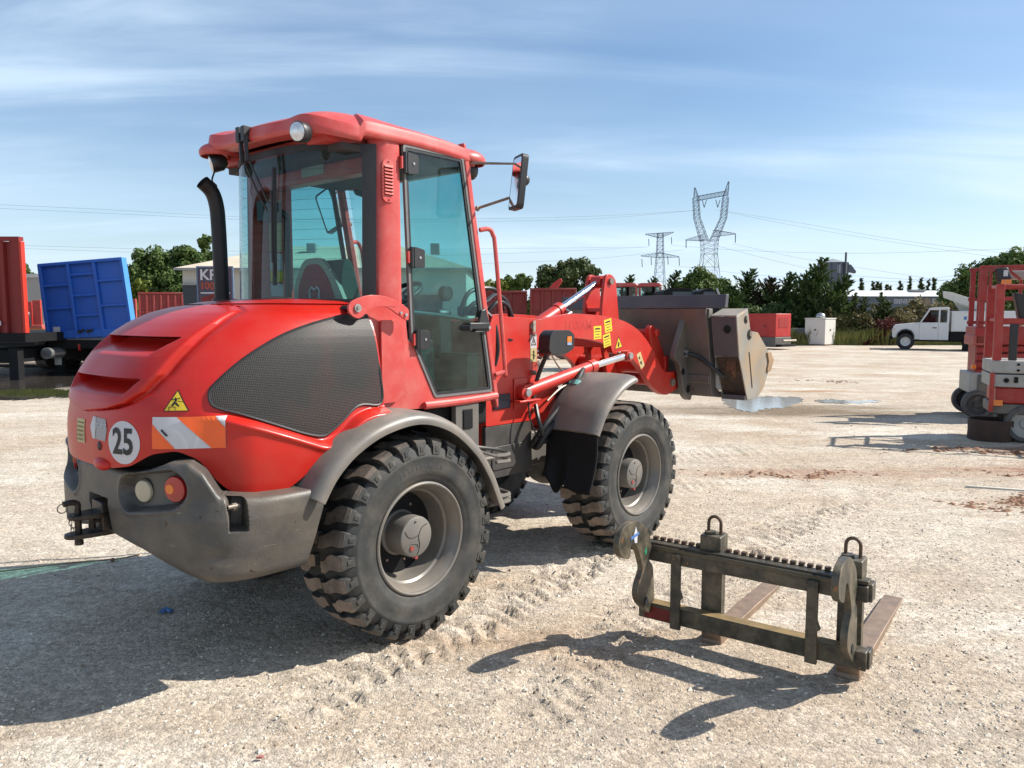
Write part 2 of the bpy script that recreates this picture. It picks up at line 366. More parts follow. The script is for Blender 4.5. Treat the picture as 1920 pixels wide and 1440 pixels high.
def ground():
    def axis(a, b, step, lo, hi, g=1.13):
        v = [a+i*step for i in range(int((b-a)/step)+1)]; s = step; x = v[-1]
        while x < hi: s *= g; x += s; v.append(x)
        s = step; x = v[0]; w = []
        while x > lo: s *= g; x -= s; w.append(x)
        return w[::-1]+v
    xs = axis(-2.6, 3.2, .026, -1600, 1600); ys = axis(2.3, 6.6, .026, -300, 2500, 1.10)
    nx = len(xs); vs = [(x, y, ground_h(x, y)) for y in ys for x in xs]
    fs = [(j*nx+i, j*nx+i+1, (j+1)*nx+i+1, (j+1)*nx+i) for j in range(len(ys)-1) for i in range(nx-1)]
    m = bpy.data.materials.new('pale_crushed_limestone'); m.use_nodes = True; nt = m.node_tree; N = nt.nodes; L = nt.links
    p = N['Principled BSDF']; p.inputs['Roughness'].default_value = .92; p.inputs['Specular IOR Level'].default_value = .15
    tc = N.new('ShaderNodeTexCoord')
    def noise(sc, det, rough=.6, stretch=None, loc=(0,0,0)):
        n = N.new('ShaderNodeTexNoise'); n.inputs['Scale'].default_value = sc; n.inputs['Detail'].default_value = det; n.inputs['Roughness'].default_value = rough
        mp = N.new('ShaderNodeMapping'); L.new(tc.outputs['Object'], mp.inputs[0]); mp.inputs['Location'].default_value = loc
        if stretch: mp.inputs['Scale'].default_value = stretch[0]; mp.inputs['Rotation'].default_value = (0, 0, stretch[1])
        L.new(mp.outputs[0], n.inputs[0]); return n.outputs[0]
    def mrange(s, a, b, c=0., d=1.):
        r = N.new('ShaderNodeMapRange'); L.new(s, r.inputs[0]); r.inputs[1].default_value = a; r.inputs[2].default_value = b; r.inputs[3].default_value = c; r.inputs[4].default_value = d; return r.outputs[0]
    def mix(f, a, b, typ='MIX'):
        x = N.new('ShaderNodeMixRGB'); x.blend_type = typ
        if isinstance(f, float): x.inputs[0].default_value = f
        else: L.new(f, x.inputs[0])
        for i, c in ((1, a), (2, b)):
            if isinstance(c, tuple): x.inputs[i].default_value = (*c, 1)
            else: L.new(c, x.inputs[i])
        return x.outputs[0]
    def mth(op, a, b):
        x = N.new('ShaderNodeMath'); x.operation = op
        for i, c in ((0, a), (1, b)):
            if isinstance(c, (int, float)): x.inputs[i].default_value = c
            else: L.new(c, x.inputs[i])
        return x.outputs[0]
    col = mix(mrange(noise(.55, 6), .35, .65), (.53, .445, .350), (.62, .545, .450))
    col = mix(mrange(noise(.22, 8, .72, ((1, 1.35, 1), R(-8))), .47, .62, 0, .8), col, (.45, .335, .235))
    col = mix(mrange(noise(.7, 9, .74, ((.8, 1.3, 1), R(10)), (7, 3, 0)), .50, .66, 0, .65), col, (.42, .335, .25))
    col = mix(mrange(noise(.40, 9, .72, ((.8, 1.5, 1), R(-14)), (17, 33, 0)), .50, .62, 0, .8), col, (.71, .65, .56))
    # rusty earth stains, damp ground round puddles, and wet ground with trailer shade painted in
    sep = N.new('ShaderNodeSeparateXYZ'); L.new(tc.outputs['Object'], sep.inputs[0])
    def blob(x, y, rx, ry, c, amt, nsc=1.3):
        nonlocal col
        dx = mth('DIVIDE', mth('SUBTRACT', sep.outputs[0], x), rx); dy = mth('DIVIDE', mth('SUBTRACT', sep.outputs[1], y), ry)
        d = mth('ADD', mth('MULTIPLY', dx, dx), mth('MULTIPLY', dy, dy))
        d = mth('ADD', mth('POWER', d, .5), mth('MULTIPLY', mth('SUBTRACT', noise(nsc, 8, .75, ((.6, 2.2, 1), 0), (x, y, 0)), .5), 2.6))
        col = mix(mrange(d, .3, 1.15, amt, 0.), col, c)
    blob(6.6, 8.6, 2.0, .5, (.30, .13, .07), .75); blob(3.2, 8.4, 1.9, .35, (.36, .20, .13), .6); blob(5.6, 7.0, 1.4, .3, (.34, .19, .12), .5)
    blob(5.1, 14.0, 3.2, 1.1, (.22, .165, .11), .95, .7); blob(7.2, 9.9, 1.5, .25, (.20, .09, .05), .8); blob(7.0, 17.5, 1.4, .25, (.42, .22, .09), .7)
    blob(.1, 3.95, .75, .35, (.40, .27, .17), .55, 2); blob(.2, 3.25, .9, .4, (.40, .31, .22), .4, 2); blob(-12, 19.6, 10, 3.3, (.040, .038, .034), .95, .5); blob(-13, 26, 12, 5.2, (.07, .062, .052), .9, .5)  # last two carry the shade under the trailers in their dark colour
    # grit
    v = N.new('ShaderNodeTexVoronoi'); v.inputs['Scale'].default_value = 95; L.new(tc.outputs['Object'], v.inputs[0])
    v2 = N.new('ShaderNodeTexVoronoi'); v2.inputs['Scale'].default_value = 34; L.new(tc.outputs['Object'], v2.inputs[0])
    sepc = N.new('ShaderNodeSeparateXYZ'); L.new(v.outputs['Color'], sepc.inputs[0]); sepc2 = N.new('ShaderNodeSeparateXYZ'); L.new(v2.outputs['Color'], sepc2.inputs[0])
    col = mix(1., col, (.84, .84, .835), 'MULTIPLY')
    col = mix(1., col, mixg(N, L, mrange(sepc.outputs[0], 0, 1, .72, 1.22)), 'MULTIPLY')
    col = mix(1., col, mixg(N, L, mrange(sepc2.outputs[0], 0, 1, .80, 1.16)), 'MULTIPLY')
    col = mix(1., col, mixg(N, L, mrange(noise(7, 9, .8), .3, .7, .84, 1.14)), 'MULTIPLY')
    col = mix(1., col, mixg(N, L, mrange(noise(2.2, 9, .85, ((.45, 2.6, 1), R(5)), (3, 9, 0)), .35, .65, .86, 1.10)), 'MULTIPLY')
    L.new(col, p.inputs['Base Color'])
    h = mth('ADD', mth('MULTIPLY', mth('SUBTRACT', .35, v.outputs['Distance']), .9), mth('MULTIPLY', mth('SUBTRACT', .35, v2.outputs['Distance']), 1.3))
    h = mth('ADD', h, mth('MULTIPLY', noise(18, 9, .75), 2.6)); h = mth('ADD', h, mth('MULTIPLY', noise(3, 6, .7, ((.6, 1.7, 1), 0)), 3.))
    b = N.new('ShaderNodeBump'); b.inputs['Strength'].default_value = .6; b.inputs['Distance'].default_value = .009; L.new(h, b.inputs['Height']); L.new(b.outputs[0], p.inputs['Normal'])
    me = bpy.data.meshes.new('ground'); me.from_pydata(vs, [], fs); me.materials.append(m); me.polygons.foreach_set('use_smooth', [True]*len(fs))
    o = bpy.data.objects.new('ground', me); COL.objects.link(o); o['kind'] = 'structure'; return m
def mixg(N, L, s):
    c = N.new('ShaderNodeCombineXYZ')
    for i in range(3): L.new(s, c.inputs[i])
    return c.outputs[0]
GROUNDM = ground()

def stones(n, seed, y0, y1, s0, s1, name, ms):
    rnd = random.Random(seed); mb = MB()
    for _ in range(n):
        y = y0*(y1/y0)**rnd.random() if rnd.random() < .6 else rnd.uniform(y0, y1)
        x = rnd.uniform(-.74, .74)*y
        if mnoise.noise((x*1.1, y*1.1, 5)) < -.05 and rnd.random() < .6: continue
        s = s0*(s1/s0)**(rnd.random()**2.2); z = ground_h(x, y)+s*.12
        a = rnd.random()*6.28; e = [rnd.uniform(.7, 1.25) for _ in range(6)]
        ca, sa = math.cos(a)*s, math.sin(a)*s
        vs = [(x+ca*e[0], y+sa*e[0], z), (x-sa*e[1]*.8, y+ca*e[1]*.8, z+s*.1), (x-ca*e[2], y-sa*e[2], z), (x+sa*e[3]*.8, y-ca*e[3]*.8, z-s*.1), (x+ca*.2, y, z+s*.62*e[4]), (x, y+sa*.2, z-s*.4)]
        mb.cur = rnd.choice((0, 0, 0, 1, 1, 2)); mb.add(vs, [(0,1,4),(1,2,4),(2,3,4),(3,0,4),(1,0,5),(2,1,5),(3,2,5),(0,3,5)])
    o = mb.build(name, ms, smooth=0, fixn=False); o['kind'] = 'stuff'; return o
ST = [mat('limestone_chip', (.60, .53, .44), .9, var=.2, vscale=9), mat('limestone_chip_pale', (.72, .64, .53), .9, var=.15, vscale=9), mat('limestone_chip_brown', (.36, .28, .20), .9, var=.25, vscale=9)]
tag(stones(52000, 1, 2.2, 9.5, .0020, .0115, 'gravel', ST), 'loose pale limestone gravel scattered over the yard', 'gravel')
tag(stones(1500, 2, 2.3, 16, .010, .021, 'pebbles', ST), 'larger loose stones lying among the gravel', 'pebbles')

# puddles
SKYWATER = mat('sky_tinted_puddle_water', (.40, .385, .36), .05, var=.02, spec=.9)  # pale base colour makes up part of the sky reflection
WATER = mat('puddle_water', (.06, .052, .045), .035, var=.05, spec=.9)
for _w in (WATER, SKYWATER): _w.node_tree.nodes['Principled BSDF'].inputs['IOR'].default_value = 1.6
def puddle(pts, label, m=None):
    rnd = random.Random(len(pts)); poly = []
    g = [gnd(*p) for p in pts]; n = len(g)
    for i in range(n):
        a, b = g[i], g[(i+1) % n]
        for k in range(8): t = k/8; q = a.lerp(b, t); poly.append((q.x+rnd.uniform(-.07, .07), q.y+rnd.uniform(-.14, .14)))
    b = MB(); b.prism(poly, 'z', -.02, .007); o = b.build('puddle', m or WATER, smooth=0); tag(o, label, 'puddle', kind='structure')
puddle([(1352,748),(1380,744),(1440,743),(1495,745),(1506,752),(1480,763),(1440,766),(1408,773),(1385,770),(1360,758)], 'wide pale puddle reflecting the sky behind the bucket', SKYWATER)
puddle([(1525,750),(1560,749),(1600,752),(1642,751),(1640,756),(1590,757),(1545,756)], 'long thin puddle to the right of the wide one', SKYWATER)

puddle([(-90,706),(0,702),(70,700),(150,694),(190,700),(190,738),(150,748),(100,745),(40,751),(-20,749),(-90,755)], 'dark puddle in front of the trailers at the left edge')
# ------------------------------------------------------------------ vegetation
def leafmat(name, c1, c2, sc=1.2, trans=.25):
    m = bpy.data.materials.new(name); m.use_nodes = True; nt = m.node_tree; N = nt.nodes; L = nt.links
    p = N['Principled BSDF']; p.inputs['Roughness'].default_value = .6; p.inputs['Specular IOR Level'].default_value = .25
    tc = N.new('ShaderNodeTexCoord'); no = N.new('ShaderNodeTexNoise'); no.inputs['Scale'].default_value = sc; no.inputs['Detail'].default_value = 6; no.inputs['Roughness'].default_value = .8; L.new(tc.outputs['Object'], no.inputs[0])
    mr = N.new('ShaderNodeMapRange'); L.new(no.outputs[0], mr.inputs[0]); mr.inputs[1].default_value = .35; mr.inputs[2].default_value = .65
    mx = N.new('ShaderNodeMixRGB'); L.new(mr.outputs[0], mx.inputs[0]); mx.inputs[1].default_value = (*c1, 1); mx.inputs[2].default_value = (*c2, 1); L.new(mx.outputs[0], p.inputs['Base Color'])
    tr = N.new('ShaderNodeBsdfTranslucent'); L.new(mx.outputs[0], tr.inputs[0]); ms = N.new('ShaderNodeMixShader'); ms.inputs[0].default_value = trans
    L.new(p.outputs[0], ms.inputs[1]); L.new(tr.outputs[0], ms.inputs[2]); L.new(ms.outputs[0], N['Material Output'].inputs[0]); return m
LF_PINE = leafmat('pine_needles', (.036, .070, .018), (.115, .170, .040))
LF_DARK = leafmat('dark_conifer_sprays', (.028, .058, .018), (.085, .128, .034))
LF_GREEN = leafmat('mid_green_leaves', (.036, .072, .016), (.115, .165, .036))
LF_OLIVE = leafmat('dull_dark_leaves', (.032, .055, .019), (.105, .130, .042))
LF_YEL = leafmat('yellow_green_leaves', (.06, .09, .012), (.17, .20, .032))
LF_SCRUB = leafmat('dry_brownish_scrub_leaves', (.085, .080, .030), (.24, .19, .085), .8)
LF_RED = leafmat('dark_red_bramble_leaves', (.06, .012, .012), (.11, .03, .022))
GRASSM = leafmat('rough_verge_grass', (.075, .095, .022), (.23, .22, .07), 2.)
BARK = mat('brown_bark', (.075, .055, .04), .9, var=.3, vscale=8, bump=.4, bscale=20)
def leaf(mb, c, s, rnd, nrm=None, el=1.):
    a = Vector((rnd.gauss(0, 1), rnd.gauss(0, 1), rnd.gauss(0, 1))).normalized()
    if nrm is not None: a = (a*.7+nrm).normalized()
    u = a.orthogonal().normalized(); w = a.cross(u); th = rnd.random()*6.28; u, w = u*math.cos(th)+w*math.sin(th), w*math.cos(th)-u*math.sin(th)
    u *= s*el; w *= s*.6
    mb.add([c-u, c-w, c+u, c+w], [(0, 1, 2, 3)])
def trunk(mb, x, y, h, r, rnd, lean=(0, 0), limbs=5, spread=.5):
    top = Vector((x+lean[0], y+lean[1], h)); b = Vector((x, y, -.1)); m = b.lerp(top, .5)+Vector((rnd.uniform(-.1, .1)*h*.3, 0, 0))
    mb.tube([b, m, top], [r, r*.75, r*.35], 8)
    for k in range(limbs):
        t = rnd.uniform(.35, .9); s = b.lerp(top, t); a = rnd.random()*6.28; e = s+Vector((math.cos(a)*spread, math.sin(a)*spread, rnd.uniform(.1, .5)*spread))
        mb.tube([s, s.lerp(e, .5)+Vector((0, 0, .1*spread)), e], [r*.4, r*.28, r*.12], 6)
def blob_tree(name, px, Y, top, w, blobs, leafm, label, cat, group, n=9000, ls=.13, seed=0, trunk_h=None, bottom=0., sub=46, fill=.25):
    """blobs: (dx as a share of the width, z share of the height, radius share) - each blob is broken into small uneven clumps"""
    rnd = random.Random(seed); c = at(px, 590, Y); x = c.x; hz = EYE+(590-top)/FPX*Y; W = w/FPX*Y
    t = empty(name, (x, Y, 0), 0, label, cat, group); mb = MB()
    clumps = []
    for bx, bz, br in blobs:
        cc = Vector((bx*W, rnd.uniform(-.15, .15)*W, bottom+(hz-bottom)*bz)); rr = br*W
        for _ in range(max(5, int(sub/len(blobs)*1.6))):
            d = Vector((rnd.gauss(0, 1), rnd.gauss(0, 1), rnd.gauss(0, 1))).normalized(); q = cc+d*rr*rnd.uniform(.55, .92); q.z = max(q.z, bottom+.2); clumps.append((q, rr*rnd.uniform(.22, .46)))
        clumps.append((cc, rr*.72))
    tot = sum(r*r for _, r in clumps)
    for q, r in clumps:
        for _ in range(int(n*r*r/tot)):
            d = Vector((rnd.gauss(0, 1), rnd.gauss(0, 1), rnd.gauss(0, 1))).normalized(); rr = r*(rnd.uniform(.72, 1.08) if rnd.random() > fill else rnd.random())
            leaf(mb, q+d*rr, ls*rnd.uniform(.6, 1.4), rnd, d)
    mb.build('crown', leafm, t, smooth=0, fixn=False)
    tb = MB(); trunk(tb, 0, 0, trunk_h or hz*.6, max(.08, W*.028), rnd, limbs=6, spread=W*.28); tb.build('trunk', BARK, t)
    return t
def conifer(px, Y, top, w0, label, cat, group, seed, lean=.18, leafm=None, n=60, tall=1., name='conifer_tree', ls=.10, bottom=.3):
    """wind-swept conifer: many drooping sprays, tips swept to one side"""
    rnd = random.Random(seed); c = at(px, 590, Y); hz = EYE+(590-top)/FPX*Y; W = w0*1.35/FPX*Y; t = empty(name, (c.x, Y, 0), 0, label, cat, group); mb = MB()
    for k in range(n):
        f = (k+.5)/n; z0 = bottom+(hz*.97-bottom)*f; base = Vector((lean*hz*f*f, 0, z0)); reach = W*.52*(1-f)**.72*rnd.uniform(.65, 1.15)+.12
        for _ in range(3 if f < .8 else 2):
            a = rnd.random()*6.28; d = Vector((math.cos(a)+lean*2.2, math.sin(a), rnd.uniform(.35, .9))).normalized()
            L_ = reach*rnd.uniform(.6, 1.15); nl = int(16+26*L_)
            for j in range(nl):
                s = rnd.random()**.75; p = base+d*L_*s+Vector((0, 0, .10*L_*s*s)); wd = .22*L_*(1-s*.85)
                p += Vector((rnd.gauss(0, .5), rnd.gauss(0, .5), rnd.gauss(0, .38)))*wd
                u = (d+Vector((rnd.gauss(0, .35), rnd.gauss(0, .35), rnd.gauss(0, .35)))).normalized()*ls*rnd.uniform(.8, 2.1); v = u.orthogonal().normalized()*ls*.42; v.rotate(Matrix.Rotation(rnd.random()*6.28, 3, u.normalized()))
                mb.add([p-u*.5, p+v, p+u, p-v], [(0, 1, 2, 3)])
    mb.build('crown', leafm or LF_DARK, t, smooth=0, fixn=False)
    tb = MB(); tb.tube([(0, 0, -.1), (lean*hz*.25, 0, hz*.5), (lean*hz*.9, 0, hz*.93)], [W*.05+.05, W*.03+.03, .02], 8); tb.build('trunk', BARK, t); return t

GP = 'pines behind the trailers'
blob_tree('pine_tree', 312, 72, 467, 165, [(-.30,.66,.20),(-.14,.78,.20),(.05,.82,.20),(.25,.80,.20),(-.1,.5,.26),(.15,.5,.26),(.34,.55,.2),(-.35,.38,.18)], LF_PINE, 'broad dark pine behind the blue headboard trailer', 'tree', None, 26000, .17, 11, sub=150)
blob_tree('poplar_tree', 388, 78, 428, 56, [(0,.86,.26),(.15,.70,.36),(-.28,.62,.34),(.2,.45,.4),(-.3,.35,.36)], LF_GREEN, 'tall loose green tree beside the exhaust pipe and warehouse roof', 'tree', None, 8000, .17, 12, sub=60, fill=.5)
blob_tree('bush', 268, 58, 510, 62, [(0,.75,.3),(-.3,.5,.3),(.3,.5,.3),(.1,.3,.35)], LF_YEL, 'bright yellow green bush right of the blue headboard', 'bush', None, 5000, .12, 13, sub=50)
blob_tree('pine_tree', 52, 75, 478, 60, [(-.1,.8,.30),(.25,.6,.30),(-.3,.55,.3),(.1,.4,.3)], LF_PINE, 'dark tree between the red container and the blue headboard', 'tree', None, 7000, .16, 14, sub=50)
blob_tree('bush', 58, 34, 575, 34, [(0,.7,.35),(.2,.4,.4)], LF_GREEN, 'small bush growing against the grey shed at the left', 'bush', None, 2500, .07, 15)
blob_tree('broadleaf_tree', 925, 56, 508, 50, [(-.2,.7,.35),(.25,.75,.3),(0,.4,.4)], LF_YEL, 'light green tree just right of the cab handrail', 'tree', None, 5500, .13, 16, sub=60)
blob_tree('broadleaf_tree', 968, 57, 503, 62, [(-.2,.72,.32),(.22,.8,.26),(0,.45,.4),(.3,.4,.3)], LF_GREEN, 'medium green tree between the light green one and the tall dark one', 'tree', None, 6500, .13, 17, sub=60)
blob_tree('broadleaf_tree', 1062, 58, 481, 122, [(-.28,.68,.22),(-.05,.76,.22),(.22,.82,.20),(.4,.78,.12),(.0,.45,.3),(.3,.5,.26),(-.3,.4,.24)], LF_OLIVE, 'tall dark broadleaf tree above the red tipper bodies', 'tree', None, 20000, .13, 18, sub=130, fill=.4)
blob_tree('broadleaf_tree', 1312, 54, 506, 122, [(-.3,.62,.22),(-.05,.76,.26),(.22,.70,.24),(.1,.4,.32),(-.3,.35,.3),(.36,.4,.2)], LF_GREEN, 'rounded dense green tree at the foot of the large pylon', 'tree', None, 24000, .12, 19, sub=150)
blob_tree('pine_tree', 1874, 72, 484, 188, [(-.36,.5,.18),(-.22,.68,.20),(.0,.80,.20),(.25,.82,.20),(.0,.5,.26),(.3,.5,.26),(-.2,.38,.2)], LF_PINE, 'huge round umbrella pine behind the scissor lifts', 'tree', None, 42000, .17, 20, sub=240)
CG = 'wind-swept conifers along the yard edge'
for i, (px, top, w, Y, ln, lab) in enumerate([
    (1165, 518, 46, 55, .10, 'small conifer tip directly behind the rocker lever'), (1205, 524, 44, 56, .14, 'conifer above the first red cab behind the bucket'),
    (1243, 510, 40, 55, .16, 'pointed conifer under the small pylon'), (1383, 507, 70, 52, .14, 'conifer right of the rounded tree'),
    (1418, 524, 74, 51, .2, 'reddish brown conifer above the red generator'), (1452, 515, 70, 50, .2, 'low leaning conifer right above the red generator corner'), (1490, 505, 74, 49, .22, 'leaning conifer between generator and white cabinet'),
    (1512, 486, 78, 48, .14, 'tallest conifer beside the grain silo'), (1545, 520, 84, 47, .28, 'conifer leaning over the front of the silo'), (1355, 540, 80, 50, .1, 'low conifer behind the dark vehicles')]):
    conifer(px, Y, top-4, w*1.12, lab, 'tree', CG, 100+i, ln+.05, leafmat('reddish_conifer_sprays', (.03,.022,.014), (.055,.05,.024)) if i == 4 else None)
for i, (px, top, w) in enumerate([(1395, 585, 90), (1450, 578, 110), (1505, 575, 100), (1555, 570, 80), (1340, 580, 100)]):
    blob_tree('bush', px, 48.5, top-2, w, [(-.3,.6,.26),(0,.7,.28),(.3,.6,.26),(0,.35,.36),(.35,.3,.26),(-.35,.3,.26)], LF_DARK, ('dense dark bush behind the red generator', 'dark bush between generator and white cabinet', 'dark undergrowth left of the white cabinet', 'dark undergrowth behind the white cabinet', 'dark bush behind the end of the bucket')[i], 'bush', 'dark undergrowth below the conifers', 7000, .11, 40+i, sub=60, bottom=0)
for i, (px, top, w) in enumerate([(1575,558,54),(1596,548,26),(1616,556,34),(1648,548,30),(1662,564,34)]):
    conifer(px, 46, top, w, ('low dark shrub right of the silo foot','spiky sapling in front of the white shed roof','dark shrub left of the shed lettering','thin sapling beside the shed lettering','low shrub under the shed lettering')[i], 'shrub', 'saplings in front of the shed', 160+i, .05, LF_OLIVE, 34, name='sapling', ls=.08)
def scrub(x0, x1, y0, y1, zt, n, m, name, label, seed, ls=.06, kind='stuff', cat='scrub'):
    rnd = random.Random(seed); mb = MB()
    for _ in range(n):
        x = rnd.uniform(x0, x1); y = rnd.uniform(y0, y1); h = zt(x, y)*(.75+.5*mnoise.noise((x*.9, y*.9, seed))+.25*mnoise.noise((x*3, y*3, seed)))
        z = h*rnd.random()**.55
        leaf(mb, Vector((x, y, max(z, .02))), ls*rnd.uniform(.6, 1.6), rnd, Vector((0, -.3, .5)))
    o = mb.build(name, m, smooth=0, fixn=False); return tag(o, label, cat, kind=kind)
scrub(at(1550,590,46).x, at(1800,590,46).x, 45.2, 48.5, lambda x, y: 2.3+.4*math.sin(x*.8), 42000, LF_SCRUB, 'scrub', 'dry brownish green scrub along the yard edge below the shed', 5, .075)
scrub(at(1622,590,44).x, at(1700,590,44).x, 44.0, 45.2, lambda x, y: 1.55*sstep(at(1615,590,44).x, at(1665,590,44).x, x), 5000, LF_RED, 'bramble', 'dark red brambles beside the white pickup bonnet', 6, .06)
def grass(x0, x1, y0, y1, h, n, m, name, label, seed):
    rnd = random.Random(seed); mb = MB()
    for _ in range(n):
        x = rnd.uniform(x0, x1); y = rnd.uniform(y0, y1); hh = h*rnd.uniform(.4, 1.3)*(1+.8*mnoise.noise((x*.7, y*.7, 0))); dx = rnd.gauss(0, .25)*hh; w = .018*(1+y/30)
        mb.add([(x-w, y, 0), (x+w, y, 0), (x+dx, y+rnd.gauss(0, .2)*hh, hh)], [(0, 1, 2)])
    return tag(mb.build(name, m, smooth=0, fixn=False), label, 'grass', kind='stuff')
grass(at(1470,590,44).x, 30, 44.1, 45.5, .75, 20000, GRASSM, 'verge_grass', 'rough green grass verge along the far edge of the yard', 3)
grass(-16, -9.2, 16.5, 17.4, .06, 5000, GRASSM, 'grass_tufts', 'thin green grass strip before the dark wet, shade-tinted ground at the left', 4)
CYG = 'distant cypresses behind the shed roof'
for i, (px, top, w) in enumerate([(1613,521,12),(1635,527,11),(1642,527,8),(1648,530,9),(1660,533,7),(1667,536,5),(1686,526,11),(1703,518,7),(1725,520,20),(1738,524,10),(1749,520,7)]):
    conifer(px, 170, top, w, ('lone cypress at the left end of the shed roof','first of the close group of cypresses','second cypress of the close group','third and lowest cypress of the close group','small dark cypress above the shed text','tiniest cypress on the skyline','cypress in the middle of the row','narrow tall cypress right of the middle','widest cypress clump on the skyline','cypress joined to the widest clump','last narrow cypress by the white boom')[i], 'tree', CYG, 200+i, 0, LF_OLIVE, 44, name='cypress_tree', ls=.28)

# ------------------------------------------------------------------ far buildings, silo, pylons
def wood(name, x0, x1, Y, h, n, m, label, seed, ls=.6):
    scrub(x0, x1, Y, Y+8, lambda x, y: h*(1+.25*math.sin(x*.11)+.2*math.sin(x*.31)), n, m, name, label, seed, ls, cat='woodland')
wood('distant_wood', -170, 210, 210, 6.0, 22000, LF_OLIVE, 'far low belt of woodland on the horizon', 9)

def warehouse():
    Y0, Y1 = 55., 69.; x0 = at(330, 590, Y0).x; x1 = at(884, 590, Y0).x; ze = EYE+(590-504)/FPX*Y0; zr = EYE+(590-464)/FPX*62
    t = empty('warehouse', ((x0+x1)/2, Y0, 0), 0, 'low pale warehouse with corrugated hipped roof seen behind and through the cab', 'building')
    hx = (x1-x0)/2; D = Y1-Y0; W = mat('cream_render', (.52, .50, .45), .8, var=.07, vscale=.6)
    b = MB(); b.box(-hx+.4, hx-.4, .4, D-.4, 0, ze); b.build('wall', W, t, smooth=0)
    RF = mat('fibre_cement_roof', (.40, .36, .29), .8, var=.14, vscale=.5, dust=(.2, .18, .15), dust_amt=.35, dscale=.7)
    # corrugated slopes
    b = MB(); nw = 240; rx = 6.
    for i in range(nw):
        xa = -hx+2*hx*i/nw; xb = -hx+2*hx*(i+1)/nw; xm = (xa+xb)/2
        def zt(x): return min(1., (hx-abs(x))/rx)
        for xx0, xx1, o0, o1 in ((xa, xm, 0, .05), (xm, xb, .05, 0)):
            k0, k1 = zt(xx0), zt(xx1)
            b.add([(xx0, 0, ze+o0), (xx1, 0, ze+o1), (xx1, D/2*k1, lerp(ze, zr, k1)+o1), (xx0, D/2*k0, lerp(ze, zr, k0)+o0)], [(0, 1, 2, 3)])
            b.add([(xx0, D, ze+o0), (xx1, D, ze+o1), (xx1, D-D/2*k1, lerp(ze, zr, k1)+o1), (xx0, D-D/2*k0, lerp(ze, zr, k0)+o0)], [(0, 1, 2, 3)])
    for s in (-1, 1): b.add([(s*hx, 0, ze), (s*hx, D, ze), (s*(hx-rx), D/2, zr)], [(0, 1, 2)])
    b.build('roof', RF, t, smooth=0)
    g = MB(); g.bar((-hx, -.1, ze-.05), (hx, -.1, ze-.05), .18, .16); g.build('gutter', mat('grey_gutter', (.3,.3,.3), .5), t)
    dk = mat('dark_door_panel', (.03, .04, .05), .6)
    for xx, ww, hh in ((-hx+1.0, 1.2, 3.9), (-hx+7.2, 3.4, 3.4), (-hx+12.5, 3.4, 3.4), (hx-3.6, 3., 3.2)):
        d = MB(); d.box(xx-ww/2, xx+ww/2, .3, .42, 0, hh); dd = d.build('door', dk, t)
        f = MB(); f.bar((xx-ww/2, .27, hh), (xx+ww/2, .27, hh), .1, .1); f.build('frame', mat('grey_gutter', (.3,.3,.3), .5), dd)
    # rooftop vents
    for xx in (-2.0, 3.6, 7.5):
        v = MB(); v.box(xx-.35, xx+.35, D*.33, D*.33+.6, zr-.8, zr+.05); v.build('roof_vent', mat('grey_gutter', (.3,.3,.3), .5), t, bevel=.05)
    return t
warehouse()
def sign_kp():
    Y = 50; a = at(372, 590, Y).x; t = empty('billboard', (a+1.15, Y, 0), 0, 'dark blue painted sign with KP lettering left of the exhaust', 'sign'); z0 = EYE+(590-575)/FPX*Y; z1 = EYE+(590-501)/FPX*Y
    b = MB(); b.box(-1.15, 1.15, 0, .08, z0, z1); b.build('panel', mat('dark_blue_sign_paint', (.035, .05, .09), .5, var=.2, vscale=1.5, dust=(.25, .05, .04), dust_amt=.6, dscale=1.2), t)
    b = MB()
    for x in (-.95, .95): b.box(x-.06, x+.06, .1, .2, 0, z1)
    b.build('post', FRAMEGREY, t)
    b = MB(); b.ring([(-1.18, z0-.03), (1.18, z0-.03), (1.18, z1+.03), (-1.18, z1+.03)], [(-1.09, z0+.06), (1.09, z0+.06), (1.09, z1-.06), (-1.09, z1-.06)], 'y', -.04, .1); b.build('frame', mat('blue_grey_sign_frame', (.12, .17, .26), .5), t)
    D = (0, 1, 0); U = (1, 0, 0); V = (0, 0, 1)
    text('lettering', 'KP', .95, (-.42, -.02, z1-.55), U, V, D, STICKW, t, bold=.02, off=.01)
    text('lettering', '1000S', .62, (-.2, -.02, z1-1.25), U, V, D, mat('orange_red_paint', (.45, .07, .02), .6), t, bold=.015, off=.01)
    b = MB(); b.add([(-.9, -.012, z0+.1), (.9, -.012, z0+.1), (.9, -.012, z0+.75), (.2, -.012, z0+.9), (-.9, -.012, z0+.6)], [(0, 1, 2, 3, 4)]); b.build('painted_band', mat('dark_red_paint', (.20, .015, .012), .6, var=.4, vscale=3), t, smooth=0)
    b = MB(); b.add([(-.95, -.014, z1-1.72), (.95, -.014, z1-1.72), (.95, -.014, z1-1.64), (-.95, -.014, z1-1.64)], [(0, 1, 2, 3)]); b.build('painted_line', STICKW, t, smooth=0)
sign_kp()
def left_shed():
    Y = 48; x0, x1 = at(-60, 590, Y).x, at(82, 590, Y).x; t = empty('shed', (x0, Y, 0), 0, 'plain grey shed wall between red container and blue headboard', 'building')
    z = EYE+(590-521)/FPX*Y; b = MB(); b.box(0, x1-x0, 0, 8, 0, z); b.build('wall', mat('grey_cladding', (.30, .29, .28), .7, var=.08, vscale=1), t, smooth=0)
    b = MB(); b.box(-.1, x1-x0+.1, -.12, 8, z, z+.22); b.build('roof_edge', mat('pale_trim', (.5, .5, .5), .6), t, smooth=0)
left_shed()
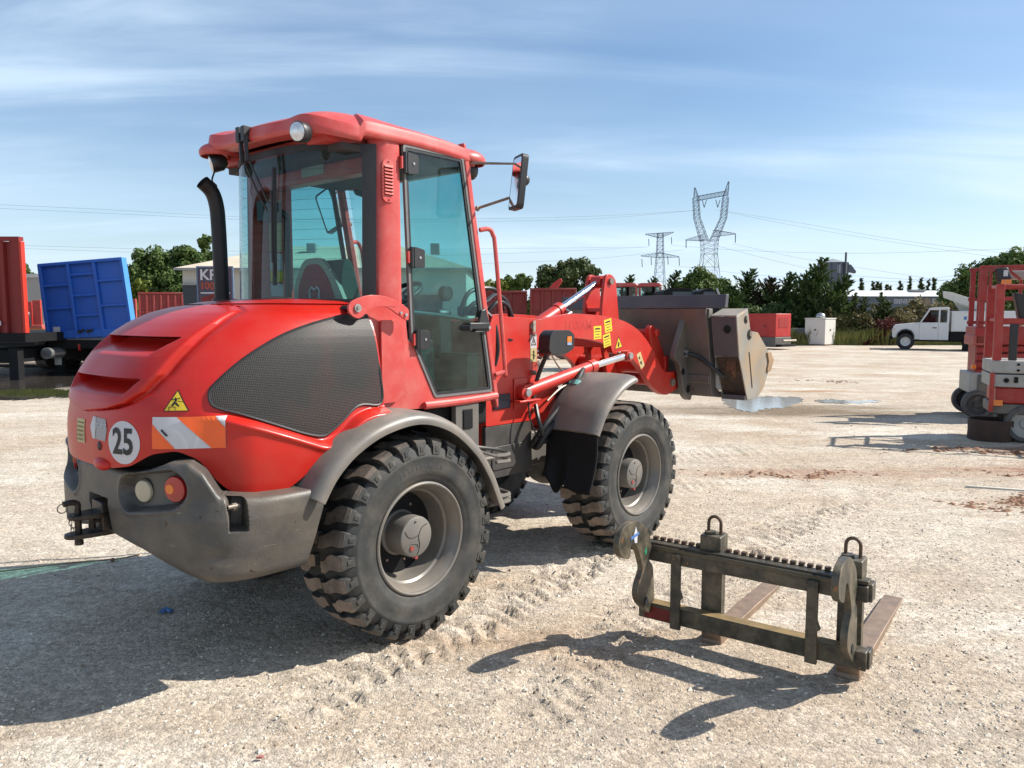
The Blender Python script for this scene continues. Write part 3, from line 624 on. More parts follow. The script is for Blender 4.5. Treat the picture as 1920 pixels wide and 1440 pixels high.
def far_shed():
    Y = 120; x0, x1 = at(1500, 590, Y).x, at(1778, 590, Y).x; L_ = x1-x0; ze = EYE+(590-555)/FPX*Y; zr = EYE+(590-543.5)/FPX*Y
    t = empty('workshop_shed', (x0, Y, 0), R(2.), 'long blue grey joinery workshop with white roof and painted lettering', 'building')
    b = MB(); b.box(0, L_, 0, 14, 0, ze); b.build('wall', mat('blue_grey_cladding', (.085, .11, .15), .7, var=.12, vscale=.5), t, smooth=0)
    b = MB(); b.add([(-.3, -.4, ze-.05), (L_+.3, -.4, ze-.05), (L_+.3, 3.5, zr), (-.3, 3.5, zr), (L_+.3, 14.4, ze), (-.3, 14.4, ze)], [(0,1,2,3),(3,2,4,5),(0,3,5),(1,4,2)]); b.build('roof', mat('white_metal_roof', (.82, .82, .80), .4, var=.03), t, smooth=0)
    b = MB(); b.box(L_-4.4, L_-2., 2.2, 3.4, zr-.2, zr+.1); b.build('rooflight', mat('grey_gutter', (.3,.3,.3), .5), t)
    TX = mat('pale_painted_letters', (.42, .45, .48), .7)
    text('lettering', 'EBENISTERIE', 1.0, (L_*(1702-1500)/278., 0, ze-.85), (1,0,0), (0,0,1), (0,1,0), TX, t, bold=.015, off=.03, sx=.72)
    text('lettering', 'B.', 1.0, (L_*(1756-1500)/278., 0, ze-.85), (1,0,0), (0,0,1), (0,1,0), TX, t, bold=.03, off=.03)
    b = MB(); q = L_*(1741-1500)/278.
    for k in range(8):
        a = k*math.pi/4; b.cur = 0; b.cyl((q+.45*math.cos(a), -.03, ze-.85+.45*math.sin(a)), (q+.45*math.cos(a), -.08, ze-.85+.45*math.sin(a)), .2, 10)
    b.cyl((q, -.03, ze-.85), (q, -.12, ze-.85), .38, 14); b.build('rosette_emblem', mat('ochre_paint', (.22, .17, .12), .7), t)
far_shed()
def silo():
    Y = 150; c = at(1558.5, 590, Y); r = 26.2/FPX*Y; ze = EYE+(590-494)/FPX*Y; t = empty('grain_silo', (c.x, Y, 0), 0, 'round ribbed grey grain silo with conical roof behind the conifers', 'silo')
    SM = mat('galvanised_silo_steel', (.105, .12, .15), .5, metal=.3, var=.12, vscale=1.2)
    n = 96; b = MB(); vs = []
    for k in range(n):
        a = 2*math.pi*k/n; rr = r*(1 if k % 2 else .992); vs += [(rr*math.cos(a), rr*math.sin(a), 0), (rr*math.cos(a), rr*math.sin(a), ze)]
    b.add(vs, [(2*k, 2*((k+1) % n), 2*((k+1) % n)+1, 2*k+1) for k in range(n)]); b.build('wall', SM, t, smooth=0)
    b = MB(); zt = EYE+(590-486)/FPX*Y; b.add([(r*1.02*math.cos(2*math.pi*k/24), r*1.02*math.sin(2*math.pi*k/24), ze) for k in range(24)]+[(0, 0, zt)], [(k, (k+1) % 24, 24) for k in range(24)]); b.build('roof', mat('pale_silo_roof', (.30, .32, .34), .5, var=.1), t, smooth=0)
    for k in range(14):
        a = 2*math.pi*k/14+.2; b = MB(); b.bar((r*1.01*math.cos(a), r*1.01*math.sin(a), 0), (r*1.01*math.cos(a), r*1.01*math.sin(a), ze), .16); b.build('rib', mat('dark_silo_rib', (.05, .06, .075), .5), t)
    b = MB(); b.tube([(.42*r, -r-.25, 0), (.42*r, -r-.25, EYE+(590-477)/FPX*Y)], .2, 8); b.build('filling_pipe', mat('dark_silo_rib', (.05, .06, .075), .5), t)
    b = MB(); b.box(-.1*r, .1*r, -r-.1, -r, ze-2.1, ze-.5); b.build('hatch', mat('pale_silo_roof', (.30, .32, .34), .5), t)
    b = MB(); z = EYE+(590-503)/FPX*Y; b.prism([(r*.9, z-1.0), (r*.9, z+.7), (r+.6, z+.6), (r+1.6, z-.7), (r+1.5, z-1.1), (r+.6, z-.9)], 'y', -.5, .5); b.build('chute', SM, t, bevel=.05)
silo()

PYM = mat('hazed_galvanised_lattice_steel', (.11, .14, .19), .5, metal=.1, var=.1)  # lightened bluish tone puts distance haze into the steel colour
def lattice(mb, A, B, wa, wb, n, r, ud=Vector((1, 0, 0)), vd=Vector((0, 1, 0))):
    A = Vector(A); B = Vector(B); C = lambda t, i: A.lerp(B, t)+(ud*(1 if i in (0, 3) else -1)+vd*(1 if i < 2 else -1))*lerp(wa, wb, t)/2
    for i in range(4):
        mb.bar(C(0, i), C(1, i), r, r)
        for k in range(n):
            t0, t1 = k/n, (k+1)/n; j = (i+1) % 4
            mb.bar(C(t0, i), C(t1, j), r*.6); mb.bar(C(t0, j), C(t1, i), r*.6); mb.bar(C(t1, i), C(t1, j), r*.6)
def big_pylon():
    Y = 330; c = at(1326.5, 590, Y); s = Y/FPX
    X = lambda px: (px-1326.5)*s
    Z = lambda py: EYE+(590-py)*s
    t = empty('electricity_pylon', (c.x, Y, 0), 0, 'large lattice pylon with two raised horns and open head', 'pylon'); b = MB(); r = .14
    lattice(b, (X(1327), 0, 0), (X(1327), 0, Z(478)), 11.5, 5.6, 5, r*1.2); lattice(b, (X(1327), 0, Z(478)), (X(1327), 0, Z(452)), 5.6, 6.2, 3, r); b.build('body', PYM, t, smooth=0)
    for s_, x2, x1, xt, yt in ((-1, 1318, 1303, 1298, 357), (1, 1334, 1352, 1360, 346)):
        b = MB(); lattice(b, (X(x2), 0, Z(455)), (X(x1), 0, Z(412)), 3.2, 2.4, 5, r); lattice(b, (X(x1), 0, Z(412)), (X(x1+s_*3), 0, Z(376)), 2.4, 2.2, 5, r); lattice(b, (X(x1+s_*2), 0, Z(376)), (X(xt), 0, Z(yt)), 2.0, .4, 3, r*.8); b.build('horn', PYM, t, smooth=0)
    b = MB(); lattice(b, (X(1301), 0, Z(377)), (X(1356), 0, Z(367)), 1.8, 1.8, 8, r, Vector((0, 0, 1))); b.build('cross_beam', PYM, t, smooth=0)
    for a, e, ya, ye in ((1318, 1283, 447, 452), (1334, 1375, 440, 441)):
        b = MB(); lattice(b, (X(a), 0, Z(ya)), (X(e), 0, Z(ye)), 2.8, .3, 6, r*.8, Vector((0, 0, 1))); b.build('arm', PYM, t, smooth=0)
    for a, ya, yb in ((1284, 453, 467), (1375, 442, 457)):
        b = MB(); b.bar((X(a), 0, Z(ya)), (X(a), 0, Z(yb)), .3); b.build('insulator', PYM, t)
    for a in (1316, 1341):
        for d in (-4, 4):
            b = MB(); b.bar((X(a+d), 0, Z(379)), (X(a), 0, Z(393)), .26); b.build('insulator', PYM, t)
def small_pylon():
    Y = 380; c = at(1235.5, 590, Y); s = Y/FPX
    X = lambda px: (px-1235.5)*s
    Z = lambda py: EYE+(590-py)*s
    t = empty('electricity_pylon', (c.x, Y, 0), 0, 'smaller two-armed lattice pylon left of the large one', 'pylon'); b = MB(); r = .16
    lattice(b, (0, 0, 0), (0, 0, Z(477)), 7, 3.2, 7, r); lattice(b, (0, 0, Z(477)), (0, 0, Z(440)), 3.2, 2.6, 5, r); b.build('body', PYM, t, smooth=0)
    for ya, l, rr, dl in ((444, 1208, 1260, -6), (480, 1200, 1271, 3)):
        for e in (l, rr):
            b = MB(); lattice(b, (0, 0, Z(ya)), (X(e), 0, Z(ya+dl*(.4 if e == l else 1))), 2.4, .3, 5, r*.75, Vector((0, 0, 1))); b.build('arm', PYM, t, smooth=0)
    for a, ya, yb in ((1214, 450, 463), (1256, 447, 460), (1202, 487, 502), (1219, 483, 498), (1250, 482, 497), (1271, 484, 499)):
        b = MB(); b.bar((X(a), 0, Z(ya)), (X(a+1), 0, Z(yb)), .3); b.build('insulator', PYM, t)
big_pylon(); small_pylon()
WG = 'overhead power lines crossing the sky'
def wire(pts, Y0, Y1, label, r=.034):
    n = len(pts); P = [at(px, py, lerp(Y0, Y1, i/(n-1))) for i, (px, py) in enumerate(pts)]
    b = MB(); b.tube(smooth_path(P, 5), r*(Y0+Y1)/500, 4); tag(b.build('power_line', PYM), label, 'power line', WG)
for a in [([(-40,382),(200,393),(395,404),(620,412),(905,410),(1120,405),(1299,395)], 250, 330, 'uppermost long wire left of the large pylon'),
          ([(-40,389),(200,400),(395,409),(620,417),(905,415),(1120,410),(1316,393)], 250, 330, 'second long wire just below the uppermost one'),
          ([(-40,462),(100,468),(395,477),(620,480),(905,477),(1216,463)], 260, 380, 'wire low over the blue headboard trailer'),
          ([(-40,458),(100,462),(395,470),(620,472),(905,466),(1050,465),(1213,463)], 280, 378, 'faint wire reaching the left upper arm of the small pylon'),
          ([(905,494),(1100,486),(1284,468)], 300, 330, 'wire rising to the left arm of the large pylon'),
          ([(1341,393),(1500,425),(1700,458),(1990,500)], 330, 230, 'wire falling from the head of the large pylon'),
          ([(1360,396),(1500,418),(1700,452),(1990,486)], 330, 230, 'upper wire falling from the right horn'),
          ([(1375,457),(1500,484),(1650,508),(1990,560)], 330, 230, 'wire from the right arm of the large pylon'),
          ([(1258,460),(1400,470),(1600,475),(1800,470),(1990,462)], 380, 300, 'level wire passing behind the large pylon'),
          ([(1271,499),(1450,518),(1700,528),(1990,505)], 380, 300, 'lowest wire above the conifers'),
          ([(1341,460),(1500,500),(1640,520),(1990,535)], 330, 250, 'wire sloping down past the silo'),
          ([(1590,552),(1700,530),(1850,508),(1990,490)], 200, 150, 'wire rising to the right over the cypresses')]: wire(*a)
# thin vapour trail is part of the sky: left to the clouds

# ------------------------------------------------------------------ yard edge objects
def fence_wall():
    Y = 45.6; x0 = at(1470, 590, Y).x; t = empty('concrete_wall', (x0, Y, 0), 0, 'low grey block wall behind the white cabinet and grass', 'wall'); BM_ = mat('grey_concrete_block', (.30, .29, .27), .85, var=.12, vscale=2, bump=.3)
    me = None; k = 0
    for row in range(2):
        for i in range(10):
            b = MB(); b.box(i*1.0+(.5 if row else 0)+.01, i*1.0+(.5 if row else 0)+.985, 0, .25, row*.48+.01, row*.48+.475); b.build('block', BM_, t, smooth=0, bevel=.012, seg=1)
fence_wall()
def generator():
    Y = 38.6; c = at(1455, 590, Y); t = empty('generator', (c.x, Y, 0), R(-55), 'red canopied generator set on a grey base frame right of the bucket', 'generator')
    GR = mat('generator_red_paint', (.50, .024, .018), .5, var=.06, dust=(.4,.12,.1), dust_amt=.2); W = 3.0; D = 1.25; z0 = .62; z1 = 1.80
    b = MB(); b.box(-W, 0, 0, D, z0, z1); b.build('canopy', GR, t, bevel=.03)
    b = MB(); b.box(-W-.02, .02, -.02, D+.02, .12, z0-.003); b.build('base_frame', FRAMEGREY, t, bevel=.02)
    b = MB(); b.box(.021, .35, .05, D-.05, .15, .26); b.build('bumper', BLACKM, t, bevel=.01); b = MB(); b.cyl((.37, .1, .45), (.37, D-.1, .45), .06, 10); b.build('roller', STEEL, t)
    for x in (-.95, -1.9):
        b = MB(); b.ring([(x-.42, z0+.08), (x+.42, z0+.08), (x+.42, z1-.1), (x-.42, z1-.1)], [(x-.41, z0+.09), (x+.41, z0+.09), (x+.41, z1-.11), (x-.41, z1-.11)], 'y', -.012, 0); d = b.build('door', GR, t)
        b = MB(); b.box(x+.25, x+.36, -.03, 0, 1.14, 1.2); b.build('handle', BLACK, d)
    b = MB(); b.box(.0, .015, .25, D-.25, 1.1, 1.6); b.build('vent_panel', mat('generator_red_dark', (.36, .02, .016), .6), t)
    for x in (-.2, -2.7):
        b = MB(); b.tube([(x, D/2, z1), (x, D/2, z1+.06)], .05, 8); b.build('lifting_eye', BLACK, t)
generator()
def cabinet():
    Y = 43.4; c = at(1548, 590, Y); t = empty('utility_cabinet', (c.x, Y, 0), R(-38), 'white square cabinet with a silver vent dome on top', 'cabinet'); a = 1.05
    ang = R(38); WT = mat('white_cabinet_paint', (.70, .68, .62), .5, var=.03)
    b = MB(); b.box(0, 1.27, 0, 1.2, .06, 1.5); 
    b.build('body', WT, t, bevel=.02)
    t.rotation_euler = (0, 0, R(42)); b = MB(); b.box(-.06, 1.33, -.06, 1.26, 0, .055); b.build('pallet', mat('old_timber', (.16, .10, .06), .8, var=.3), t)
    b = MB(); b.box(-.03, 1.30, -.03, 1.23, 1.503, 1.56); b.build('lid', WT, t, bevel=.015)
    b = MB(); b.cyl((.63, .6, 1.56), (.63, .6, 1.66), .2, 16); b.build('vent_neck', BLACKM, t); b = MB(); b.ball((.63, .6, 1.66), .26, 16, 10, (1, 1, .75)); b.build('vent_dome', GREYSIL, t)
    for p in ((.60, -.012), ):
        b = MB(); b.box(.58, .68, -.03, 0, .85, .93); b.build('lock', BLACK, t)
    b = MB(); b.box(-.03, 0, .52, .62, .85, .93); b.build('lock', BLACK, t)
cabinet()

def wheel_simple(name, parent, c, r, w, rimr, mt=None, mr=None, out=-1, n=28):
    b = MB(); M = Matrix.Translation(c); b.lathe([(rimr, -w/2), (r*.93, -w/2), (r, -w*.36), (r, w*.36), (r*.93, w/2), (rimr, w/2)], n, M, True); o = b.build(name, mt or TREADM, parent)
    b = MB(); s = out; b.lathe([(.001, s*w*.18), (rimr*.35, s*w*.20), (rimr*.45, s*w*.05), (rimr*.85, s*w*.1), (rimr, s*w*.48), (rimr*1.04, s*w*.50), (rimr*1.04, 0)], n, M); b.build('rim', mr or WHITE, o); return o
def pickup():
    Y = 38.95; x0 = at(1673.5, 590, Y).x; t = empty('pickup_truck', (x0, Y, 0), R(-27), 'white off-road pickup with aerial work platform parked side-on', 'truck')
    TW = mat('white_truck_paint', (.68, .69, .70), .35, coat=.3, var=.03); W2 = .86
    hood = [(.02, .72), (.05, 1.14), (.12, 1.24), (.95, 1.33), (1.22, 1.36), (1.22, .52), (.98, .52), (.96, .75), (.86, .92), (.66, 1.0), (.44, .96), (.28, .80), (.22, .62), (.05, .60)]
    b = MB(); b.prism(roundpoly(hood, .03, 2), 'y', 0, 2*W2); b.build('bonnet', TW, t, bevel=.02)
    door = [(1.225, .50), (1.225, 1.36), (2.05, 1.36), (2.05, .50)]
    b = MB(); b.prism(door, 'y', 0, 2*W2); d = b.build('door', TW, t, bevel=.012); b = MB(); b.box(1.80, 1.98, -.03, 0, 1.08, 1.12); b.build('handle', BLACK, d)
    b = MB(); b.prism([(2.055, .50), (2.055, 1.36), (2.50, 1.36), (2.50, .50)], 'y', 0, 2*W2); b.build('rear_panel', TW, t, bevel=.012)
    b = MB(); b.prism([(1.66, 1.97), (2.50, 1.99), (2.50, 2.06), (2.38, 2.12), (1.72, 2.10), (1.60, 2.03)], 'y', .03, 2*W2-.03); b.build('roof', TW, t, bevel=.02)
    for y in (.03, 2*W2-.08):
        b = MB(); b.bar((1.27, y+.025, 1.36), (1.64, y+.025, 1.98), .06); b.bar((2.08, y+.025, 1.36), (2.08, y+.025, 1.98), .07); b.bar((2.46, y+.025, 1.36), (2.46, y+.025, 1.98), .09); b.build('pillar', TW, t)
        b = MB(); b.add([(1.31, y+.03, 1.37), (2.04, y+.03, 1.37), (2.04, y+.03, 1.96), (1.67, y+.03, 1.96)], [(0, 1, 2, 3)]); b.add([(2.12, y+.03, 1.45), (2.42, y+.03, 1.45), (2.42, y+.03, 1.92), (2.12, y+.03, 1.92)], [(0, 1, 2, 3)]); b.build('side_window', GLASSD, t, smooth=0)
    b = MB(); b.add([(1.25, .08, 1.38), (1.25, 2*W2-.08, 1.38), (1.62, 2*W2-.08, 1.98), (1.62, .08, 1.98)], [(0, 1, 2, 3)]); b.build('windscreen', GLASSD, t, smooth=0)
    b = MB(); b.box(1.7, 1.85, .35, .75, 1.1, 1.75); b.box(1.45, 1.5, .3, .7, 1.4, 1.5); b.build('seat', mat('dark_blue_cloth', (.03, .06, .13), .8), t, bevel=.03)
    arch = [(.20, .62), (.26, .84), (.44, 1.0), (.66, 1.04), (.88, .96), (1.0, .78), (1.03, .54), (.98, .54), (.95, .76), (.85, .91), (.66, .98), (.46, .94), (.31, .80), (.25, .62)]
    b = MB(); b.prism(arch, 'y', -.07, .12); b.build('wheel_arch', BLACK, t)
    b = MB(); b.box(.27, .99, .28, 2*W2-.28, .50, .97); b.build('wheel_house', BLACKM, t)
    b = MB(); b.box(-.10, .06, .05, 2*W2-.05, .50, .68); b.bar((-.06, .02, .5), (-.12, -.02, .2), .05); b.build('front_bumper', BLACKM, t, bevel=.02)
    b = MB(); b.box(-.0, .03, .15, .4, .82, 1.05); b.build('headlight', LAMPG, t, bevel=.01); b = MB(); b.cyl((.12, -.015, 1.0), (.12, 0, 1.0), .03, 10); b.build('side_repeater', ORL, t)
    b = MB(); b.box(1.14, 1.19, -.2, -.02, 1.38, 1.55); b.build('door_mirror', BLACK, t, bevel=.02)
    for x in (.63, ): 
        for y, s in ((.12, -1), (2*W2-.12, 1)): wheel_simple('wheel', t, (x, y, .41), .41, .25, .23, mat('clean_black_rubber', (.02, .02, .02), .7), WHITE, s)
    for y, s in ((.12, -1), (2*W2-.12, 1)): wheel_simple('wheel', t, (3.55, y, .41), .41, .25, .23, mat('clean_black_rubber', (.02, .02, .02), .7), WHITE, s)
    b = MB(); b.box(1.0, 5.4, .25, 1.45, .42, .58); b.build('chassis', BLACKM, t)
    b = MB(); b.box(2.60, 5.3, .02, 2*W2-.02, .92, 1.92); tb = b.build('tool_body', TW, t, bevel=.02)
    b = MB(); b.ring([(2.66, .98), (3.75, .98), (3.75, 1.86), (2.66, 1.86)], [(2.68, 1.0), (3.73, 1.0), (3.73, 1.84), (2.68, 1.84)], 'y', .0, .018); b.build('locker_door', TW, tb); b = MB(); b.box(3.12, 3.24, 0, .018, 1.5, 1.66); b.build('blue_sticker', mat('blue_print', (.08, .2, .5), .5), tb)
    b = MB(); b.box(2.55, 3.6, .1, 1.4, .45, .90); b.build('battery_box', BLACKM, t, bevel=.02)
    b = MB(); b.box(3.35, 3.43, -.1, .02, .08, .9); b.box(3.1, 3.85, -.35, .1, .0, .28); b.build('outrigger', BLACKM, t, bevel=.02)
    # folded boom
    P = lambda px, py: (at(px, py, Y).x-x0, at(px, py, Y).z)
    b = MB(); a = P(1757, 546); c = P(1772, 549); d = P(1850, 578); e = P(1850, 600); f = P(1758, 558); b.prism([a, c, d, e, f], 'y', .55, .95); bm_ = b.build('boom', mat('boom_off_white', (.62, .60, .55), .5, var=.06), t, bevel=.03)
    b = MB(); b.prism([P(1772, 561), P(1850, 592), P(1850, 612), P(1790, 590)], 'y', 1.0, 1.3); b.build('lower_boom', mat('boom_off_white', (.62, .60, .55), .5), t, bevel=.02)
    b = MB(); b.box(4.3, 4.7, .5, 1.2, 1.92, 2.9); b.build('boom_turret', TW, t, bevel=.04)
pickup()

def scissor_lift(px, Y, rz, label, L_=2.2, W=.82, top=2.16, deck=1.12, name='scissor_lift', red=None, near=True):
    RD = red or mat('scissor_red_paint', (.42, .022, .016), .45, var=.1, dust=(.35, .14, .1), dust_amt=.45, dscale=6); GW = mat('worn_grey_white_paint', (.42, .41, .38), .55, var=.12, vscale=5, dust=(.25, .2, .14), dust_amt=.4)
    c = at(px, 590, Y); t = empty(name, (c.x, Y, 0), rz, label, 'scissor lift', 'scissor lifts at the right edge')
    b = MB(); b.box(0, L_, 0, W, .38, .52); b.build('chassis', FRAMEGREY, t, bevel=.02)
    b = MB(); b.box(.04, L_, .02, W-.02, .525, .75); b.build('base_cover', RD, t, bevel=.02)
    b = MB(); b.box(-.03, L_, -.03, W+.03, .755, .93); b.build('lower_panel', GW, t, bevel=.012); b = MB(); b.box(-.03, L_, -.03, W+.03, .945, 1.115); b.build('deck', GW, t, bevel=.012)
    for x in (.28, .95, 1.6):
        b = MB()
        for z in (.99, 1.07): b.cyl((x, -.034, z), (x, -.045, z), .018, 8)
        b.build('bolt', BLACKM, t)
    b = MB(); b.cyl((.15, -.034, .85), (.15, -.045, .85), .032, 12); b.box(.24, .285, -.045, -.034, .82, .9); b.build('keyhole', BLACKM, t)
    # guard rails
    zt = top; Wd = W
    def post(x, y, w=.05): b = MB(); b.box(x-w/2, x+w/2, y-w/2, y+w/2, deck, zt); b.build('rail_post', RD, t, bevel=.008)
    for x, w in ((.03, .13), (.62, .05), (.80, .05), (1.4, .05), (L_-.05, .06)):
        for y in (.02, Wd-.02): post(x, y, min(w, .1))
    for z in (zt-.03, deck+.55):
        for y in (.02, Wd-.02): b = MB(); b.tube([(.03, y, z), (L_-.03, y, z)], .024, 8); b.build('rail', RD, t)
        for x in (.03, L_-.03): b = MB(); b.tube([(x, .02, z), (x, Wd-.02, z)], .024, 8); b.build('rail', RD, t)
    b = MB(); b.box(.16, .26, -.02, .01, deck, deck+.5); b.build('guard_strip', BLACK, t, bevel=.01)
    b = MB(); b.box(.62, .7, -.03, .0, deck, deck+.52); b.build('guard_strip', BLACK, t, bevel=.01)
    b = MB(); b.prism([(.2, zt-.12), (.75, zt-.2), (.8, zt-.5), (.28, zt-.48)], 'y', .1, .3); b.build('control_box', BLACK, t, bevel=.02)
    b = MB(); b.tube(smooth_path([(.35, .06, zt-.22), (.5, .04, zt-.26), (.58, .05, zt-.36)], 4), .012, 6); b.build('control_cable', GREYSIL, t)
    # scissor stack
    for k in range(3):
        for y in (.15, W-.2):
            b = MB(); z = 1.14+k*.07; b.bar((.3, y, .6+k*.1), (L_-.2, y, .66+k*.1), .05, .09); b.build('scissor_arm', RD, t)
    for x in (.42, L_-.42):
        for y, s in ((.04, -1), (W-.04, 1)): wheel_simple('wheel', t, (x, y, .26), .26, .14, .19, mat('grey_solid_tyre', (.06, .06, .065), .7, var=.2, dust=(.3, .25, .2), dust_amt=.5), GW, s)
    b = MB(); b.tube([(-.02, -.06, .95), (-.02, -.06, .42)], .03, 8); b.build('ladder_rail', RD, t); b = MB(); b.box(.0, .12, -.05, 0, .5, .58); b.build('amber_lamp', ORL, t)
    return t
scissor_lift(1869, 10.55, R(-24), 'nearest red scissor lift with white deck panels beside the rusty ring')
def far_lift():
    px, Y = 1813, 12.9; c = at(px+12, 590, Y); t = empty('scissor_lift', (c.x, Y, 0), R(-20), 'taller red scissor lift standing behind the nearest one', 'scissor lift', 'scissor lifts at the right edge')
    RD = mat('dull_scissor_red_paint', (.36, .02, .016), .45, var=.1, dust=(.35, .14, .1), dust_amt=.4, dscale=5); GW = mat('worn_grey_white_paint', (.42, .41, .38), .55); s = Y/FPX; z = lambda py: EYE+(590-py)*s; x = lambda q: (q-px)*s
    b = MB(); b.box(x(1813), x(1950), .02, .9, z(738), z(698)); b.build('chassis', GW, t, bevel=.03)
    b = MB(); b.box(x(1826), x(1950), -.02, .88, z(737), z(702)); b.build('side_cover', FRAMEGREY, t, bevel=.02)
    b = MB(); b.box(x(1822), x(1856), .1, .7, z(702), z(645)); b.build('scissor_stack', RD, t, bevel=.02)
    b = MB(); b.box(x(1856), x(1950), .2, .7, z(702), z(612)); b.build('scissor_stack', RD, t, bevel=.02)
    for k, py in enumerate((652, 666, 680, 694)):
        b = MB(); b.cyl((x(1838), .09, z(py)), (x(1838), .06, z(py)), .035, 12); b.build('pivot_pin', BLACKM, t)
        b = MB(); b.bar((x(1823), .07, z(py+4)), (x(1950), .07, z(py-2)), .03, .09); b.build('scissor_arm', RD, t, bevel=.006)
    b = MB(); b.box(x(1816), x(1834), 0, .8, z(647), z(628)); b.build('deck_end', mat('faded_red_panel', (.46, .10, .08), .55), t, bevel=.02)
    b = MB(); b.box(x(1818), x(1950), .0, .8, z(645), z(612)); b.build('deck', RD, t, bevel=.02)
    for q, w in ((1822, 9), (1836, 5), (1905, 5)):
        b = MB(); b.box(x(q), x(q+w), .0, .06, z(612), z(502)); b.build('rail_post', RD, t, bevel=.008); b = MB(); b.box(x(q), x(q+w), .78, .84, z(612), z(502)); b.build('rail_post', RD, t, bevel=.008)
    for py in (502, 560, 605):
        b = MB(); b.box(x(1820), x(1950), .0, .05, z(py+3), z(py-3)); b.build('rail', RD, t, bevel=.006); b = MB(); b.box(x(1820), x(1950), .79, .84, z(py+3), z(py-3)); b.build('rail', RD, t, bevel=.006)
    b = MB(); b.bar((x(1858), .0, z(502)), (x(1885), .0, z(526)), .045); b.build('brace', RD, t)
    b = MB(); b.box(x(1821), x(1833), -.01, .0, z(565), z(504)); b.build('end_plate', RD, t)
    b = MB(); b.prism([(x(1843), z(506)), (x(1862), z(504)), (x(1869), z(524)), (x(1866), z(532)), (x(1847), z(530))], 'y', -.12, .0); cb = b.build('control_box', BLACK, t, bevel=.02)
    b = MB(); b.box(x(1852), x(1868), -.14, -.12, z(534), z(526)); b.build('amber_label', ORL, cb); b = MB(); b.box(x(1855), x(1862), -.13, -.12, z(520), z(509)); b.build('white_label', STICKW, cb)
    b = MB(); b.box(x(1814), x(1822), -.02, .03, z(691), z(683)); b.build('amber_lamp', ORL, t, bevel=.01)
    b = MB(); b.box(x(1870), x(1950), .3, .7, z(523), z(508)); b.build('folded_pipe_rack', GW, t, bevel=.02)
    for q, y in ((1828, .0), (1846, .05), (1930, .0)):
        for yy, s_ in ((y, -1), (.85, 1)): wheel_simple('wheel', t, (x(q), yy+.03, .24), .24, .13, .17, mat('grey_solid_tyre', (.06, .06, .065), .7), mat('dark_wheel_hub', (.05, .05, .05), .6), s_)
far_lift()
def ring_drum():
    c = gnd(1851, 829); t = MB(); r = .285
    t.lathe([(r*.93, 0), (r, 0), (r*1.01, .02), (r*.99, .14), (r*1.01, .27), (r, .29), (r*.93, .29), (r*.92, .15)], 40, Matrix.Rotation(R(90), 4, 'X'), True)
    o = t.build('rusty_ring', mat('dark_brown_rusty_steel', (.055, .028, .018), .75, var=.35, vscale=8, bump=.3, bscale=40), None); o.location = (c.x+.19, c.y+.24, .0); tag(o, 'dark brown rusty steel ring lying in front of the scissor lift wheel', 'steel ring')
ring_drum()

def tipper(px0, px1, py, Y, label, name='tipper_body', ribs=6, col=None, depth=2.3, z0=.9):
    x0, x1 = at(px0, 590, Y).x, at(px1, 590, Y).x; zt = EYE+(590-py)/FPX*Y; L_ = x1-x0; t = empty(name, (x0, Y, 0), math.atan2(-x0, Y)*.9 if x0 < -8 else 0, label, 'skip body', 'dark red steel bodies behind the loader')
    m = col or mat('dark_red_body_paint', (.26, .022, .02), .6, var=.12, vscale=1.5, dust=(.2, .08, .06), dust_amt=.4)
    b = MB(); b.ring([(0, 0), (L_, 0), (L_, depth), (0, depth)], [(.05, .05), (L_-.05, .05), (L_-.05, depth-.05), (.05, depth-.05)], 'z', z0, zt); b.box(0, L_, 0, depth, z0-.06, z0-.002); b.build('body', m, t, smooth=0)
    for i in range(ribs+1):
        x = L_*i/ribs; b = MB(); b.box(x-.05, x+.05, -.07, -.001, z0, zt-.002); b.build('rib', m, t, bevel=.01, seg=1)
    b = MB(); b.box(-.05, L_+.05, -.09, .06, zt, zt+.09); b.build('top_rail', m, t, bevel=.01, seg=1); b = MB(); b.box(0, L_, -.05, -.002, (z0+zt)/2-.04, (z0+zt)/2+.04); b.build('mid_rail', m, t, bevel=.01, seg=1)
    b = MB(); b.box(.1, L_-.1, .4, .6, .5, z0-.07); b.box(.1, L_-.1, depth-.6, depth-.4, .5, z0-.07); b.build('chassis_beam', BLACKM, t)
    for x in (L_*.25, L_*.75): wheel_simple('wheel', t, (x, .25, .48), .48, .28, .27, None, FRAMEGREY, -1)
    return t
tipper(900, 986, 550, 31, 'dark red steel tipper body just right of the cab handrail', ribs=3)
tipper(996, 1078, 545, 30, 'second dark red tipper body left of the tilt cylinder', ribs=4)
tipper(262, 336, 551, 42, 'dark red ribbed body between blue headboard and warehouse', ribs=6)
def crane_arm():
    Y = 34; t = empty('excavator_arm', (at(1040, 590, Y).x, Y, 0), 0, 'tip of a red folded arm showing above the tipper bodies', 'excavator'); s = Y/FPX; b = MB(); m = ARMRED
    b.prism([(-.35, EYE+45*s), (-.05, EYE+60*s), (.28, EYE+68*s), (.34, EYE+62*s), (.22, EYE+54*s), (.05, EYE+44*s)], 'y', 0, .25); b.build('arm', m, t, bevel=.02)
    b = MB(); b.box(-.3, .1, .05, .2, 0, EYE+46*s); b.build('mast', m, t)
crane_arm()
